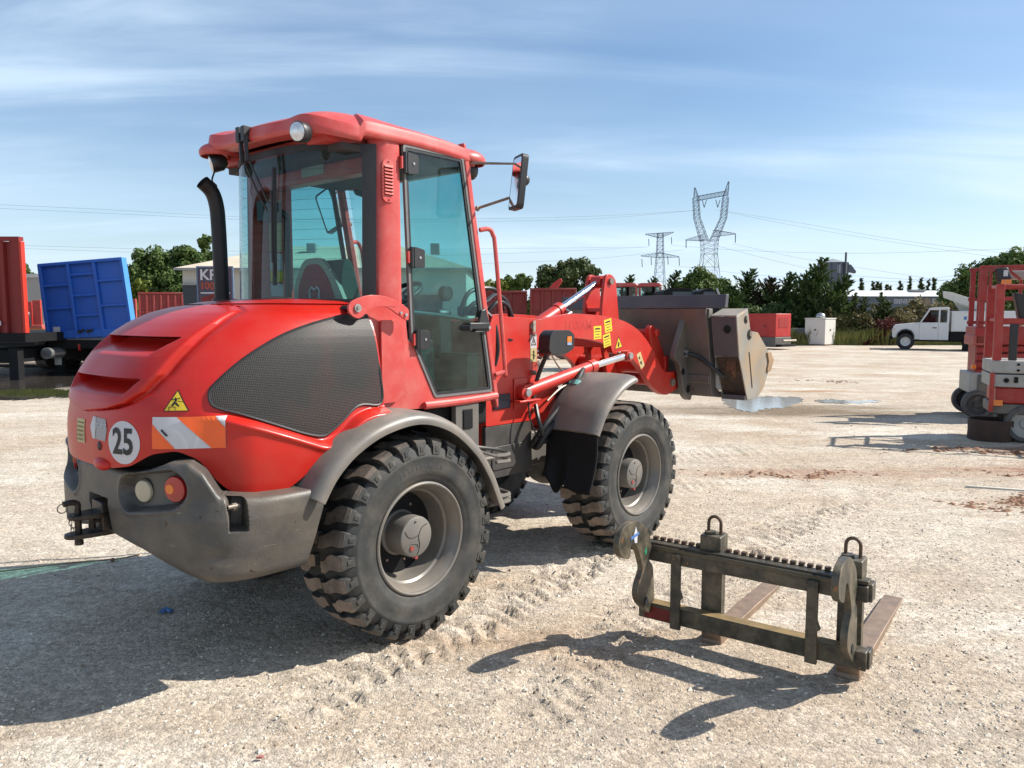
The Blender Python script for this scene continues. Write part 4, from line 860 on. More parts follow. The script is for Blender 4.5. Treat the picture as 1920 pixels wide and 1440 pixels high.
def parked_loader(px, w, top, Y, label):
    x0 = at(px, 590, Y).x; W = w/FPX*Y; zt = EYE+(590-top)/FPX*Y; t = empty('compact_loader', (x0, Y, 0), 0, label, 'loader', 'parked red machines behind the bucket')
    b = MB(); b.prism([(-.06, zt-.12), (W*.9, zt-.12), (W+.05, zt-.09), (W*.92, zt), (.05, zt)], 'y', -.05, 1.25); b.build('cab_roof', CABRED, t, bevel=.03)
    for x in (.03, W*.62, W*.66, W-.03):
        for y in (0, 1.2): b = MB(); b.box(x-.03, x+.03, y-.03, y+.03, 1.3, zt-.12); b.build('pillar', BLACKM if x > .1 and x < W*.7 else CABRED, t)
    b = MB(); b.box(0, W, -.01, 1.2, 1.31, zt-.121); b.build('cab_window', glass_mat('pale_cab_glass', (.55, .7, .68)) , t, smooth=0)
    b = MB(); b.box(-.3, W+.2, -.1, 1.3, .6, 1.3); b.build('body', ARMRED, t, bevel=.05); b = MB(); b.box(.2, .6, .3, .8, 1.3, 1.9); b.build('seat', BLACK, t, bevel=.05)
    for x in (0, W): wheel_simple('wheel', t, (x, 0, .5), .5, .3, .28, None, RIMGREY, -1); wheel_simple('wheel', t, (x, 1.2, .5), .5, .3, .28, None, RIMGREY, 1)
parked_loader(1144, 50, 531, 24, 'parked loader whose red roofed cab is nearest the rocker lever'); parked_loader(1197, 42, 531, 24.6, 'parked loader whose cab stands right of the first one')
def dark_van(px, w, top, Y, label):
    x0 = at(px, 590, Y).x; W = w/FPX*Y; zt = EYE+(590-top)/FPX*Y; t = empty('telehandler', (x0, Y, 0), 0, label, 'telehandler', 'dark cabs behind the bucket')
    b = MB(); b.prism(roundpoly([(0, 1.2), (.08, zt-.08), (.3, zt), (W*.75, zt), (W, zt-.35), (W+.1, 1.2)], .06, 3), 'y', 0, 1.6); b.build('cab', BLACKM, t, bevel=.02)
    b = MB(); b.box(W*.3, W*.85, -.012, 0, zt-.32, zt-.1); b.build('cab_window', mat('dark_reflective_window', (.04, .06, .07), .1), t)
    b = MB(); b.box(-.4, W+.6, .0, 1.6, .5, 1.2); b.build('body', BLACKM, t, bevel=.05); b = MB(); b.bar((W*.9, -.03, zt-.02), (W+.15, -.03, zt-.5), .05); b.build('pillar_trim', GREYSIL, t)
    for x in (.1, W): wheel_simple('wheel', t, (x, .1, .45), .45, .3, .25, None, RIMGREY, -1)
dark_van(1238, 74, 540.5, 22, 'wide dark cab roof behind the bucket top edge'); dark_van(1306, 40, 540.5, 21.5, 'dark rounded cab behind the right end of the bucket')

# trailers at the left
def trailer_blue():
    Y = 22.2; t = empty('flatbed_trailer', (at(165, 590, Y).x, Y, 0), 0, 'flatbed trailer with tall blue steel headboard tilted towards the loader', 'trailer')
    BL = mat('bright_blue_paint', (.016, .125, .56), .5, var=.08, vscale=2, dust=(.05, .12, .34), dust_amt=.3); BLl = mat('light_blue_edge_paint', (.06, .26, .62), .45, var=.05)
    c = t.location; P = lambda px, py, dy=0: Vector((at(px, py, Y+dy).x-c.x, dy, at(px, py, Y+dy).z))
    tl, tr, br, bl = P(74, 496), P(231, 483), P(250, 612), P(92, 637); br = P(253, 630)
    def Q(u, v, d=0): a = bl.lerp(br, u); b_ = tl.lerp(tr, u); q = a.lerp(b_, v); return q+Vector((0, d, 0))
    b = MB(); b.add([Q(0,0), Q(1,0), Q(1,1), Q(0,1), Q(0,0,.06), Q(1,0,.06), Q(1,1,.06), Q(0,1,.06)], [(0,1,2,3),(4,7,6,5),(0,4,5,1),(1,5,6,2),(2,6,7,3),(3,7,4,0)]); b.build('headboard_panel', BL, t, smooth=0)
    def rail(p, q, w, h=.10, mm=BL, nm='headboard_rib'): b = MB(); b.bar(p, q, w, h, (0, 1, 0)); b.build(nm, mm, t, smooth=0, bevel=.012, seg=1)
    for u in (.012, .345, .655, .985): rail(Q(u, 0, -.055), Q(u, 1, -.055), .09)
    for v in (.985,): rail(Q(0, v, -.06), Q(1, v, -.06), .09)
    for (u0, u1, vs) in ((.03, .33, (.71, .41)), (.36, .64, (.83, .56, .30)), (.67, .97, (.73, .41))):
        for v in vs: rail(Q(u0, v, -.045), Q(u1, v, -.045), .075, .07)
    rail(Q(0, .06, -.05), Q(1, .06, -.05), .22, .09)
    b = MB(); e0, e1 = Q(1, 0, 0), Q(1, 1, 0); b.add([e0+Vector((.012, -.11, 0)), e1+Vector((.012, -.11, 0)), e1+Vector((.05, .07, .0)), e0+Vector((.05, .07, 0))], [(0, 1, 2, 3)]); b.add([e0+Vector((.012, -.13, 0)), e1+Vector((.012, -.13, 0)), e1+Vector((.012, -.11, 0)), e0+Vector((.012, -.11, 0))], [(0,1,2,3)]); b.build('side_board', BLl, t, smooth=0)
    b = MB(); q = Q(.13, .12, -.11); b.box(q.x-.1, q.x+.1, q.y-.01, q.y, q.z-.1, q.z+.1); b.build('paper_sticker', STICKW, t, smooth=0)
    for u in (.4, .5): b = MB(); q = Q(u, .09, -.12); b.cyl(q, q+Vector((0, -.06, 0)), .05, 10); b.cyl(q+Vector((.1, 0, .03)), q+Vector((.1, -.05, .03)), .04, 10); b.build('air_coupling', BLACK, t)
    b = MB(); b.box(-1.15, 1.35, -.05, 9.5, .78, 1.02); b.build('deck_frame', BLACKM, t); 
    b = MB(); b.box(-.9, -.72, .1, 9.5, .45, .78); b.box(.72, .9, .1, 9.5, .45, .78); b.build('chassis_beam', BLACKM, t)
    for x in (-1.0, .95): b = MB(); b.box(x-.1, x+.1, .1, .3, .02, .8); b.box(x-.22, x+.22, .0, .4, .0, .05); b.build('landing_leg', BLACKM, t)
    b = MB(); b.box(-1.02, -.86, -.02, .06, .3, .62); b.build('reflector_plate', mat('grey_white_plate', (.4, .4, .38), .5), t)
    for y in (6.4, 7.7, 9.0):
        for x, s in ((-1.0, -1), (1.0, 1)):
            b = MB(); b.cyl((x-.17*s, y, .5), (x+.17*s, y, .5), .5, 24); b.build('wheel', TREADM, t)
    b = MB(); b.box(-.3, -.24, -.06, -.02, .72, .9); b.build('marker_lamp', REDL, t)
trailer_blue()
def trailer_red():
    Y = 20.4; xr = at(45, 590, Y).x; t = empty('container_trailer', (xr, Y, 0), 0, 'trailer carrying a tall corrugated red container at the left edge', 'trailer')
    RD = mat('red_container_paint', (.25, .014, .010), .6, var=.1, vscale=2, dust=(.15, .03, .02), dust_amt=.3); z0 = EYE+(590-624)/FPX*Y; z1 = EYE+(590-446)/FPX*Y; W = 2.5
    b = MB(); n = 9
    pts = []
    for k in range(n): a = -W+W*k/n; w = W/n; pts += [(a, .0), (a+w*.35, .0), (a+w*.5, .09), (a+w*.85, .09)]
    pts.append((0, 0)); pts += [(0, .15), (-W, .15)]
    b.prism(pts, 'z', z0, z1-.12); b.build('corrugated_wall', RD, t, smooth=0)
    b = MB(); b.box(-W, .0, -.05, .0, z1-.12, z1); b.box(-W, 0, 0, .15, z1-.1, z1); b.build('top_rail', RD, t, smooth=0)
    b = MB(); b.box(-.18, -.014, -.06, -.003, z0, z1-.122); b.build('end_stile', RD, t, smooth=0)
    b = MB(); b.box(-.012, .06, -.06, .10, z0, z1-.122); b.build('corner_post', mat('sunlit_edge_red_paint', (.60, .035, .015), .5, var=.06), t, smooth=0, bevel=.01)  # brighter red than the wall: sunlit right edge put into the colour
    b = MB(); b.box(-W, .03, -.05, 8, z0-.24, z0-.003); b.build('chassis', BLACKM, t); b = MB(); b.box(-W+.3, -.5, .2, 8, .45, .8); b.build('chassis_beam', BLACKM, t)
    for x in (-.35, -W+.4): b = MB(); b.box(x-.12, x+.12, .0, .25, .0, .85); b.build('landing_leg', BLACKM, t)
    b = MB(); b.box(-.70, -.58, -.075, -.055, z0+.2, z0+.32); b.build('paper_sticker', STICKW, t)
    for y in (4.6, 5.9, 7.2):
        for x in (-2.2, -.3): b = MB(); b.cyl((x-.16, y, .5), (x+.16, y, .5), .5, 24); b.build('wheel', TREADM, t)
    b = MB(); b.cyl((-.2, 1.2, .66), (-.2, 2.1, .66), .16, 16); b.build('air_tank', GREYSIL, t)
trailer_red()
def low_trailer():
    Y = 30; t = empty('low_trailer', (at(66, 590, Y).x, Y, 0), 0, 'low red trailer with yellow frame between container and headboard', 'trailer'); s = Y/FPX
    b = MB(); b.box(-3.2, .35, 0, 4, 1.05, 1.18); b.build('deck', mat('yellow_frame_paint', (.75, .36, .01), .5), t); b = MB(); b.box(-.1, .22, .0, .08, 1.19, EYE+27*s); b.box(-.75, -.3, .3, .38, 1.19, EYE+25*s); b.build('headboard', ARMRED, t, bevel=.01)
    b = MB(); b.box(-.7, .3, -.1, .3, 1.19, 1.35); b.build('toolbox', mat('dusty_pink_red', (.5, .1, .07), .6), t, bevel=.02); b = MB(); b.tube(smooth_path([(-.5, -.1, 1.25), (-.35, -.1, 1.75), (-.2, -.1, 1.8), (-.15, -.1, 1.3)], 4), .05, 6); b.build('hydraulic_hose', HOSE, t)
    b = MB(); b.box(-3, .2, .3, .6, .5, 1.05); b.build('chassis_beam', BLACKM, t)
    for y in (2., 3.2): b = MB(); b.cyl((-.2, y, .45), (.1, y, .45), .45, 20); b.build('wheel', TREADM, t)
low_trailer()
def marker_post():
    Y = 27; c = at(252.5, 590, Y); b = MB(); b.box(-.05, .05, 0, .08, .0, EYE+(590-560)/FPX*Y); o = b.build('stanchion', mat('pink_red_post', (.5, .08, .07), .6), None); o.location = (c.x, Y, 0); tag(o, 'thin faded red post right beside the blue headboard', 'post')
marker_post()
def dark_flatbed():
    Y = 25.5; t = empty('flatbed_trailer', (at(215, 590, Y).x, Y, 0), 0, 'low black flatbed seen under and behind the blue headboard', 'trailer')
    for i, z in enumerate((.22, .5, .8)): b = MB(); b.box(-9, 1.6, i*.3, i*.3+1.2, z, z+.14); b.build('side_beam', mat('dark_grey_steel', (.04, .042, .045), .5), t, bevel=.01)
    for x in (-8, -5, -2, 1): b = MB(); b.box(x-.1, x+.1, .1, .3, 0, .8); b.build('leg', BLACKM, t)
dark_flatbed()
b = MB(); b.tube([(0, 0, .006), (.012, .02, .018), (.035, .01, .008)], .014, 6); lit = b.build('litter_scrap', mat('blue_plastic', (.10, .22, .48), .4), None); lit.scale = (1.6, 1.2, 1); lit.location = gnd(302, 1150); tag(lit, 'small crumpled blue plastic scrap in the loader shadow', 'litter')

b = MB(); b.tube(smooth_path([(-3.9, 4.93, .012), (-3.46, 5.07, .014), (-3.13, 5.24, .012), (-2.81, 5.33, .016), (-2.7, 5.45, .010)], 6), .006, 6); b.ball((-2.83, 5.32, .012), .016, 8, 6); tag(b.build('ground_cable', mat('brown_cable', (.20, .13, .08), .7)), 'thin brown cable lying on the gravel left of the tow hitch', 'cable')
b = MB(); b.prism([(4.6, 7.66), (4.86, 7.55), (5.5, 7.28), (5.5, 7.32), (4.87, 7.60), (4.61, 7.69)], 'z', .0, .02); tag(b.build('plastic_strip', mat('pale_plastic_strip', (.62, .58, .50), .5)), 'long pale strip lying on the ground at the right edge', 'strip')
b = MB(); b.prism([(-1.0, 2.865), (-.978, 2.868), (-.972, 2.879), (-.992, 2.882)], 'z', .012, .02); tag(b.build('litter_scrap', mat('pink_red_plastic', (.40, .16, .14), .6)), 'tiny red scrap on the gravel near the bottom edge', 'litter')
def clods(cx, cy, rx, ry, n, seed, label):
    rnd = random.Random(seed); mb = MB()
    for _ in range(n):
        x = cx+rnd.gauss(0, .45)*rx; y = cy+(x-cx)*-.12+.5*mnoise.noise((x*1.5, 3, seed))+rnd.gauss(0, .9)*ry; s_ = rnd.uniform(.006, .022)*(1+rnd.random()**3*1.5); z = ground_h(x, y); e = [rnd.uniform(.6, 1.3) for _ in range(5)]
        mb.add([(x+s_*e[0]*1.5, y, z), (x, y+s_*e[1], z), (x-s_*e[2]*1.5, y, z), (x, y-s_*e[3], z), (x, y, z+s_*.5*e[4])], [(0,1,4),(1,2,4),(2,3,4),(3,0,4)])
    tag(mb.build('earth_clods', mat('red_brown_earth', (.22, .11, .06), .9, var=.3, vscale=8), smooth=0, fixn=False), label, 'soil', kind='stuff')
clods(6.3, 9.75, 1.1, .16, 420, 1, 'crumbled red earth in front of the rusty ring'); clods(4.75, 6.95, .8, .13, 260, 2, 'dark crumbs of earth at the right edge'); clods(8.3, 20.2, 1.0, .3, 160, 3, 'low heap of orange earth in the middle of the yard')
clods(3.1, 8.3, .9, .10, 120, 4, 'scattered brown crumbs right of the front wheel'); clods(5.9, 8.3, 1.0, .12, 240, 5, 'loose brown crumbs below the scissor lift shadows')
# ------------------------------------------------------------------ fork carriage lying in front
def fork_carriage():
    t = empty('pallet_fork_carriage', (1.3665, 3.7615, 0), R(54.7), 'dark greasy pallet fork carriage standing on the gravel with rusty blades', 'fork attachment')
    for y, l in ((.357, 1.17), (-.32, 1.23)):
        w = .053; b = MB()
        b.prism(smooth2([(0.0, 0.52), (-.045, .52), (-.045, .10), (-.03, .025), (.02, -.004), (l*.5, -.004), (l, .012), (l, .022), (l*.5, .040), (.06, .046), (.018, .07), (0, .12)]), 'y', y-w, y+w)
        f = b.build('fork', FORKB, t, bevel=.004); f.location.z = .004
        b = MB(); b.prism([(.002, .515), (.002, .13), (-.048, .13), (-.048, .515)], 'y', y-w-.002, y+w+.002); b.build('fork_shank', FORKM, f, bevel=.003)
        b = MB(); b.box(-.085, .03, y-.055, y+.055, .50, .60); b.build('fork_lock', FORKM, t, bevel=.006)
        b = MB(); b.cyl((-.03, y+.02, .60), (-.03, y+.02, .612), .03, 14); b.build('lock_pin', FORKM, t)
        b = MB(); pts = [(-.02, y+.033, .60), (-.02, y+.033, .655)]+[(-.02, y+.033*math.cos(a), .655+.035*math.sin(a)) for a in [math.pi*k/8 for k in range(1, 8)]]+[(-.02, y-.033, .655), (-.02, y-.033, .60)]
        b.tube(pts, .0085, 10); b.build('lifting_loop', mat('brown_worn_steel', (.09, .055, .035), .5, metal=.3, var=.2, dust=(.25, .15, .1), dust_amt=.4), t)
    b = MB(); b.box(-.13, -.05, -.41, .70, .425, .50); b.build('upper_rail', FORKM, t, bevel=.005)
    b = MB(); b.box(-.115, -.048, -.41, .70, .502, .522); b.box(-.135, -.121, -.30, .66, .488, .512); b.build('rail_cap', mat('worn_dark_steel', (.075, .068, .05), .4, metal=.3, var=.3, dust=(.2, .15, .08), dust_amt=.5, dscale=9), t, bevel=.003)
    for k in range(24):
        y = -.27+k*.0405
        if abs(y-.357) < .06 or abs(y+.32) < .06: continue
        b = MB(); b.box(-.06, -.035, y, y+.026, .5225, .538); b.build('rail_tooth', mat('brown_worn_steel', (.09, .055, .035), .5), t)
    b = MB(); b.box(-.13, -.055, -.415, .735, .10, .19); b.build('lower_rail', FORKM, t, bevel=.005)
    b = MB(); b.box(-.132, -.128, .50, .70, .108, .172); b.build('red_paint_patch', mat('flaking_dark_red_paint', (.20, .018, .012), .5, var=.3, vscale=20), t)
    b = MB(); b.box(-.128, -.06, -.3, .72, .1903, .1915); b.build('rust_strip', mat('rusty_top_face', (.22, .15, .06), .7, var=.3, vscale=15), t)
    for y in (.515, -.175):
        b = MB(); b.prism([(y-.028, .085), (y+.028, .085), (y+.028, .49), (y-.024, .49), (y-.024, .30), (y-.04, .26), (y-.024, .245)], 'x', -.155, -.131); b.build('upright', FORKM, t, bevel=.004)
    hook = [(-.401,.508),(-.485,.540),(-.517,.59),(-.515,.634),(-.487,.672),(-.43,.69),(-.376,.690),(-.31,.682),(-.251,.652),(-.172,.590),(-.145,.524),(-.125,.471),(-.165,.438),(-.120,.392),(-.105,.30),(-.100,.20),(-.145,.142),(-.216,.187),(-.295,.260),(-.300,.33),(-.245,.402),(-.262,.46),(-.300,.525),(-.342,.572),(-.380,.570)]
    hook = smooth2(hook)
    for y, nm in ((.675, 1), (-.35, 0)):
        b = MB(); b.prism(hook, 'y', y-.016, y+.016); h = b.build('coupling_hook', FORKM, t, bevel=.003)
        b = MB(); b.cyl((-.20, y-.019, .225), (-.20, y+.019, .225), .022, 16); b.build('pin_hole', mat('dark_hole', (.004, .004, .004), .9), h)
    b = MB(); b.prism([(-.36, .615), (-.335, .66), (-.315, .62), (-.32, .57), (-.345, .575)], 'y', .6568, .6585); b.build('paint_mark', STICKW, t); b = MB(); b.prism([(-.39, .60), (-.30, .61), (-.30, .625), (-.39, .617)], 'y', .6562, .6566); b.build('paint_mark', mat('blue_print', (.08, .2, .5), .5), t)
    b = MB(); b.prism([(-.23, .50), (-.205, .525), (-.20, .49), (-.215, .475)], 'y', .6568, .6585); b.build('paint_mark', mat('green_paint', (.03, .25, .12), .5), t)
    
    for z in (.10, .42): b = MB(); b.box(-.10, -.02, -.425, -.40, z, z+.085); b.build('end_stop', FORKM, t, bevel=.004)
def smooth2(poly, n=3):
    P = [Vector((p[0], p[1])) for p in poly]; out = []; m = len(P)
    for i in range(m):
        p0, p1, p2, p3 = P[i-1], P[i], P[(i+1) % m], P[(i+2) % m]
        sharp = (p2-p1).length < .012 or (p2-p1).length > .25
        for k in range(1 if sharp else n):
            t = k/n; q = p1 if sharp else .5*((2*p1)+(p2-p0)*t+(2*p0-5*p1+4*p2-p3)*t*t+(3*p1-p0-3*p2+p3)*t**3); out.append((q.x, q.y))
    return out
fork_carriage()

# ------------------------------------------------------------------ the wheel loader (x forward, y to its left, z up; origin under the rear axle)
A_L = R(48.9)
LO = empty('wheel_loader', (-1.1629, 4.6383, 0), A_L, 'large red wheel loader with the number 25 on its rear and a raised bucket', 'wheel loader')

def prof_a(z): return pls([(.9,1.165),(1.0,1.18),(1.1,1.19),(1.22,1.188),(1.34,1.165),(1.45,1.115),(1.55,1.045),(1.63,.965),(1.70,.86),(1.75,.755),(1.79,.62),(1.815,.47),(1.83,.30),(1.835,.02)], z, .03) if z < 1.80 else pl([(1.79,.62),(1.815,.47),(1.83,.30),(1.8351,.0)], z)
def prof_b(z): return pls([(.9,.775),(1.1,.785),(1.22,.78),(1.34,.765),(1.45,.752),(1.55,.735),(1.63,.715),(1.70,.685),(1.75,.65),(1.79,.59),(1.815,.50),(1.83,.36),(1.835,.05)], z, .03) if z < 1.80 else pl([(1.79,.59),(1.815,.50),(1.83,.36),(1.8351,.0)], z)
XC = -.14
def crease(x): return pls([(-1.3,1.31),(-1.0,1.305),(-.85,1.255),(-.7,1.195),(-.53,1.125),(-.44,1.15),(-.34,1.235),(-.25,1.26),(-.1,1.262)], x, .03)
def hood_bottom(th):      # th in -1..1 along the plan curve, 0 = rear centre
    a = abs(th)
    return pls([(0,1.035),(.12,1.04),(.22,1.06),(.32,1.12),(.42,1.135),(.50,1.09),(.55,.99),(.60,.93),(.75,.915),(.80,.965),(.887,1.095),(.969,1.175),(1,1.2)], a, .02)
ZS = [.915+(1.835-.915)*k/100 for k in range(101)]
def hood_pt(u, v):
    th = -1+2*u; ang = th*math.pi/2
    w = (1-(1-v)**1.8) if v < 1 else 1
    w = .55*v+.45*w
    zp = .915+(1.835-.915)*w
    zb = hood_bottom(th); z = zp+(zb-.915)*max(0, 1-(zp-.915)/.42)
    a, b_ = prof_a(z), prof_b(z); p = .69
    c, s = max(0., math.cos(ang)), math.sin(ang)
    # even spread along the plan curve
    x = XC-a*(c**p); y = b_*math.copysign(abs(s)**p, s)
    nx, ny = -(c**(2-p))/max(a, .1), math.copysign(abs(s)**(2-p), s)/max(b_, .1); l = math.hypot(nx, ny) or 1; nx /= l; ny /= l
    d = 0
    # flared lower flank below the grille
    side = sstep(.45, .62, abs(y))*sstep(-1.10, -.86, x)
    d += .050*side*sstep(-.006, .030, crease(x)-z)
    d += .012*side*math.exp(-((z-crease(x)+.035)/.018)**2)
    # raised U shaped panel in the middle of the tail with two air slots
    if z > 1.25 and x < -.45:
        hw = pl([(1.285,.0),(1.315,.24),(1.34,.33),(1.39,.40),(1.47,.445),(1.60,.465),(1.70,.46),(1.76,.43),(1.785,.32),(1.80,.0)], z)
        e = hw-abs(y); d -= .022*math.exp(-((e+.01)/.022)**2)*sstep(1.29, 1.32, z)
        d += .016*sstep(-.005, .028, e)
        for z0, z1, w0, w1 in ((1.565, 1.635, .33, .40), (1.385, 1.45, .31, .365)):
            if z0-.03 < z < z1+.02:
                k = (z-z0)/(z1-z0); ww = lerp(w0, w1, max(0, min(1, k))); m = sstep(0, .02, ww-abs(y))
                d -= .105*m*sstep(-.25, .75, k)*(1-sstep(.97, 1.05, k))
    bulge = .0*math.exp(-((z-1.09)/.07)**2)*math.exp(-(y/.09)**2)
    return (x+nx*(d+bulge), y+ny*d, z)
def make_hood():
    b = MB(); b.grid(hood_pt, 420, 190); h = b.build('hood', HOODRED, LO, smooth=50); return h
HOOD = make_hood(); HB = bvh_of(HOOD)
# dark inner skin so nothing shows through under the edge
b = MB(); b.grid(lambda u, v: tuple(lerp(c0, c1, .0) for c0, c1 in zip(((hood_pt(u, v*.9)[0]-XC)*lerp(.955, .86, max(0, 1-v*5))+XC, hood_pt(u, v*.9)[1]*lerp(.955, .86, max(0, 1-v*5)), hood_pt(u, v*.9)[2]-.012-.15*max(0,1-v*5)), (0, 0, 0))), 90, 30); b.build('engine_bay_liner', BLACKM, HOOD, smooth=50)

# side grille
GRILLE = bpy.data.materials.new('perforated_dark_grille')
def grille_mat(m):
    m.use_nodes = True; nt = m.node_tree; N = nt.nodes; L = nt.links; p = N['Principled BSDF']; p.inputs['Roughness'].default_value = .5; p.inputs['Metallic'].default_value = .2
    tc = N.new('ShaderNodeTexCoord'); mp = N.new('ShaderNodeMapping'); L.new(tc.outputs['Object'], mp.inputs[0]); mp.inputs['Rotation'].default_value = (0, R(0), 0)
    sep = N.new('ShaderNodeSeparateXYZ'); L.new(mp.outputs[0], sep.inputs[0])
    def cell(o, off=None):
        a = N.new('ShaderNodeMath'); a.operation = 'MULTIPLY'; L.new(o, a.inputs[0]); a.inputs[1].default_value = 130.
        w = N.new('ShaderNodeMath'); w.operation = 'PINGPONG'; L.new(a.outputs[0], w.inputs[0]); w.inputs[1].default_value = .5; return w.outputs[0]
    a, c = cell(sep.outputs[0]), cell(sep.outputs[2]); m1 = N.new('ShaderNodeMath'); m1.operation = 'MINIMUM'; L.new(a, m1.inputs[0]); L.new(c, m1.inputs[1])
    mr = N.new('ShaderNodeMapRange'); L.new(m1.outputs[0], mr.inputs[0]); mr.inputs[1].default_value = .10; mr.inputs[2].default_value = .2
    no = N.new('ShaderNodeTexNoise'); no.inputs['Scale'].default_value = 3.; no.inputs['Detail'].default_value = 5; L.new(tc.outputs['Object'], no.inputs[0])
    mr2 = N.new('ShaderNodeMapRange'); L.new(no.outputs[0], mr2.inputs[0]); mr2.inputs[1].default_value = .5; mr2.inputs[2].default_value = .66; mr2.inputs[4].default_value = .5
    c0 = N.new('ShaderNodeMixRGB'); L.new(mr2.outputs[0], c0.inputs[0]); c0.inputs[1].default_value = (.030, .028, .025, 1); c0.inputs[2].default_value = (.085, .028, .022, 1)
    c1 = N.new('ShaderNodeMixRGB'); L.new(mr.outputs[0], c1.inputs[0]); L.new(c0.outputs[0], c1.inputs[1]); c1.inputs[2].default_value = (.006, .006, .006, 1); L.new(c1.outputs[0], p.inputs['Base Color'])
    bp = N.new('ShaderNodeBump'); bp.invert = True; bp.inputs['Strength'].default_value = .5; bp.inputs['Distance'].default_value = .003; L.new(mr.outputs[0], bp.inputs['Height']); L.new(bp.outputs[0], p.inputs['Normal'])
grille_mat(GRILLE)
GP_ = [(-1.015,1.40),(-1.02,1.345),(-.99,1.318),(-.90,1.285),(-.76,1.228),(-.62,1.172),(-.535,1.152),(-.49,1.165),(-.42,1.21),(-.34,1.268),(-.28,1.285),(-.160,1.285),(-.152,1.45),(-.156,1.735),(-.30,1.735),(-.44,1.712),(-.58,1.675),(-.70,1.63),(-.82,1.565),(-.90,1.51),(-.965,1.455)]
for s in (-1, 1):
    D = (0, -s, 0); O = (0, 0, 0)
    o = decal('side_grille', [(GP_, 0)], O, (1,0,0), (0,0,1), D, GRILLE, LO, HB, .006, 6)
    # rubber seal round it
    pts = []
    for x, z in smooth2(GP_, 4):
        h = HB.ray_cast(Vector((x, s*1.5, z)), Vector((0, -s, 0)), 2); pts.append((x, (h[0].y if h[0] else s*.75)+s*.004, z))
    bb = MB(); bb.tube(pts+[pts[0]], .0075, 6); bb.build('seal', BLACK, o)

# stickers on the tail
def hit(x, y, z, dx, dy):
    h = HB.ray_cast(Vector((x, y, z)), Vector((dx, dy, 0)).normalized(), 3); return h[0]
def circ(r, n=40, sx=1.): return [(r*sx*math.cos(2*math.pi*k/n), r*math.sin(2*math.pi*k/n)) for k in range(n)]
def frame_at(yaw):         # looking direction D (horizontal) and right vector U as seen by the viewer
    D = Vector((math.cos(yaw), math.sin(yaw), 0)); return D, Vector((D.y, -D.x, 0))
D, U = frame_at(R(22)); O = Vector((-1.33, -.35, 1.165)); V = (0, 0, 1)
spd = decal('speed_sticker', [(circ(.098), 0)], O, U, V, D, STICKW, HOOD, HB, .002, 4); text('speed_number', '25', .165, O, U, V, D, STICKB, HOOD, HB, .0045, bold=.004, sx=.80)
D, U = frame_at(R(42)); O = Vector((-1.135, -.61, 1.215))
w, h = .158, .071
decal('chevron_sticker', [([(-w,-h),(w,-h),(w,h),(-w,h)], 0), ([(-w,-h),(-w+.102,-h),(-w,-h+.112)], 1), ([(-w+.108,h),(w-.045,h),(w,h-.050),(w,-h),(w-.060,-h)], 1), ([(-.118,.012),(-.112,.018),(-.085,-.010),(-.092,-.016)], 2)], O, U, V, D, [STICKW, STICKO, STICKB], HOOD, HB, .002, 5)
D, U = frame_at(R(36)); O = Vector((-1.20, -.585, 1.355)); r = .052
decal('warning_sticker', [([(-r*1.08,-r*.85),(r*1.08,-r*.85),(0,r*1.0)], 1), ([(-r*.94,-r*.78),(r*.94,-r*.78),(0,r*.84)], 0), ([(-.022,-.018),(-.012,-.022),(.002,.004),(-.004,.016),(-.010,.016),(-.008,0)], 1), ([(-.006,-.012),(.012,-.026),(.014,-.020),(.0,-.004)], 1), ([(-.022,.004),(.016,.010),(.016,.014),(-.022,.008)], 1), ([(-.030,-.040),(-.029,-.024),(.0,-.024),(.0,-.040),(-.003,-.040),(-.003,-.027),(-.026,-.027),(-.027,-.040)], 1), ([(.006,-.002),(.032,-.006),(.032,-.003),(.006,.001)], 1)], O, U, V, D, [STICKY, STICKB], HOOD, HB, .002, 3)
D, U = frame_at(R(10)); O = Vector((-1.4, -.16, 1.218))
decal('safety_sticker', [([(-.078,0),(-.058,.050),(.060,.044),(.080,0),(.066,-.056),(-.054,-.052)], 1), ([(-.078,0),(-.058,.050),(-.030,.049),(-.020,0),(-.030,-.053),(-.054,-.052)], 0)], O, U, V, D, [STICKW, STICKG], HOOD, HB, .002, 3)
text('safety_lettering', 'SÉCURITÉ', .030, O+U*.022+Vector((0,0,.012)), U, V, D, STICKW, HOOD, HB, .0045, bold=.0006, sx=.8)
D, U = frame_at(R(0)); O = Vector((-1.4, .05, 1.19))
decal('instruction_sticker', [([(-.05,-.06),(.045,-.06),(.045,.055),(-.05,.055)], 0)]+[([(-.04,.04-k*.02),(.035,.04-k*.02),(.035,.034-k*.02),(-.04,.034-k*.02)], 1) for k in range(5)], O, U, V, D, [PALEY, mat('brown_print', (.2, .13, .04), .6)], HOOD, HB, .002, 3)
b = MB(); b.ball((-1.325, -.155, 1.135), .022, 12, 8, (.4, 1, 1)); b.build('hood_lock', mat('dark_lock', (.06, .01, .01), .5), HOOD)
b = MB(); b.ball((-1.315, -.155, 1.05), .075, 20, 12, (.42, 1, .42)); b.build('hood_handle', HOODRED, HOOD)

# exhaust
b = MB(); ex = smooth_path([(-.46,.28,1.78),(-.462,.28,2.0),(-.467,.28,2.25),(-.475,.28,2.36),(-.50,.28,2.435),(-.555,.28,2.485)], 6); b.tube(ex, .041, 20, caps=False)
b.tube(ex[::-1], .036, 20, caps=False); b.build('exhaust_pipe', EXH, LO, fixn=False); b = MB(); b.cyl((-.46,.28,1.80),(-.46,.28,1.835), .055, 20); b.build('exhaust_collar', BLACK, LO)
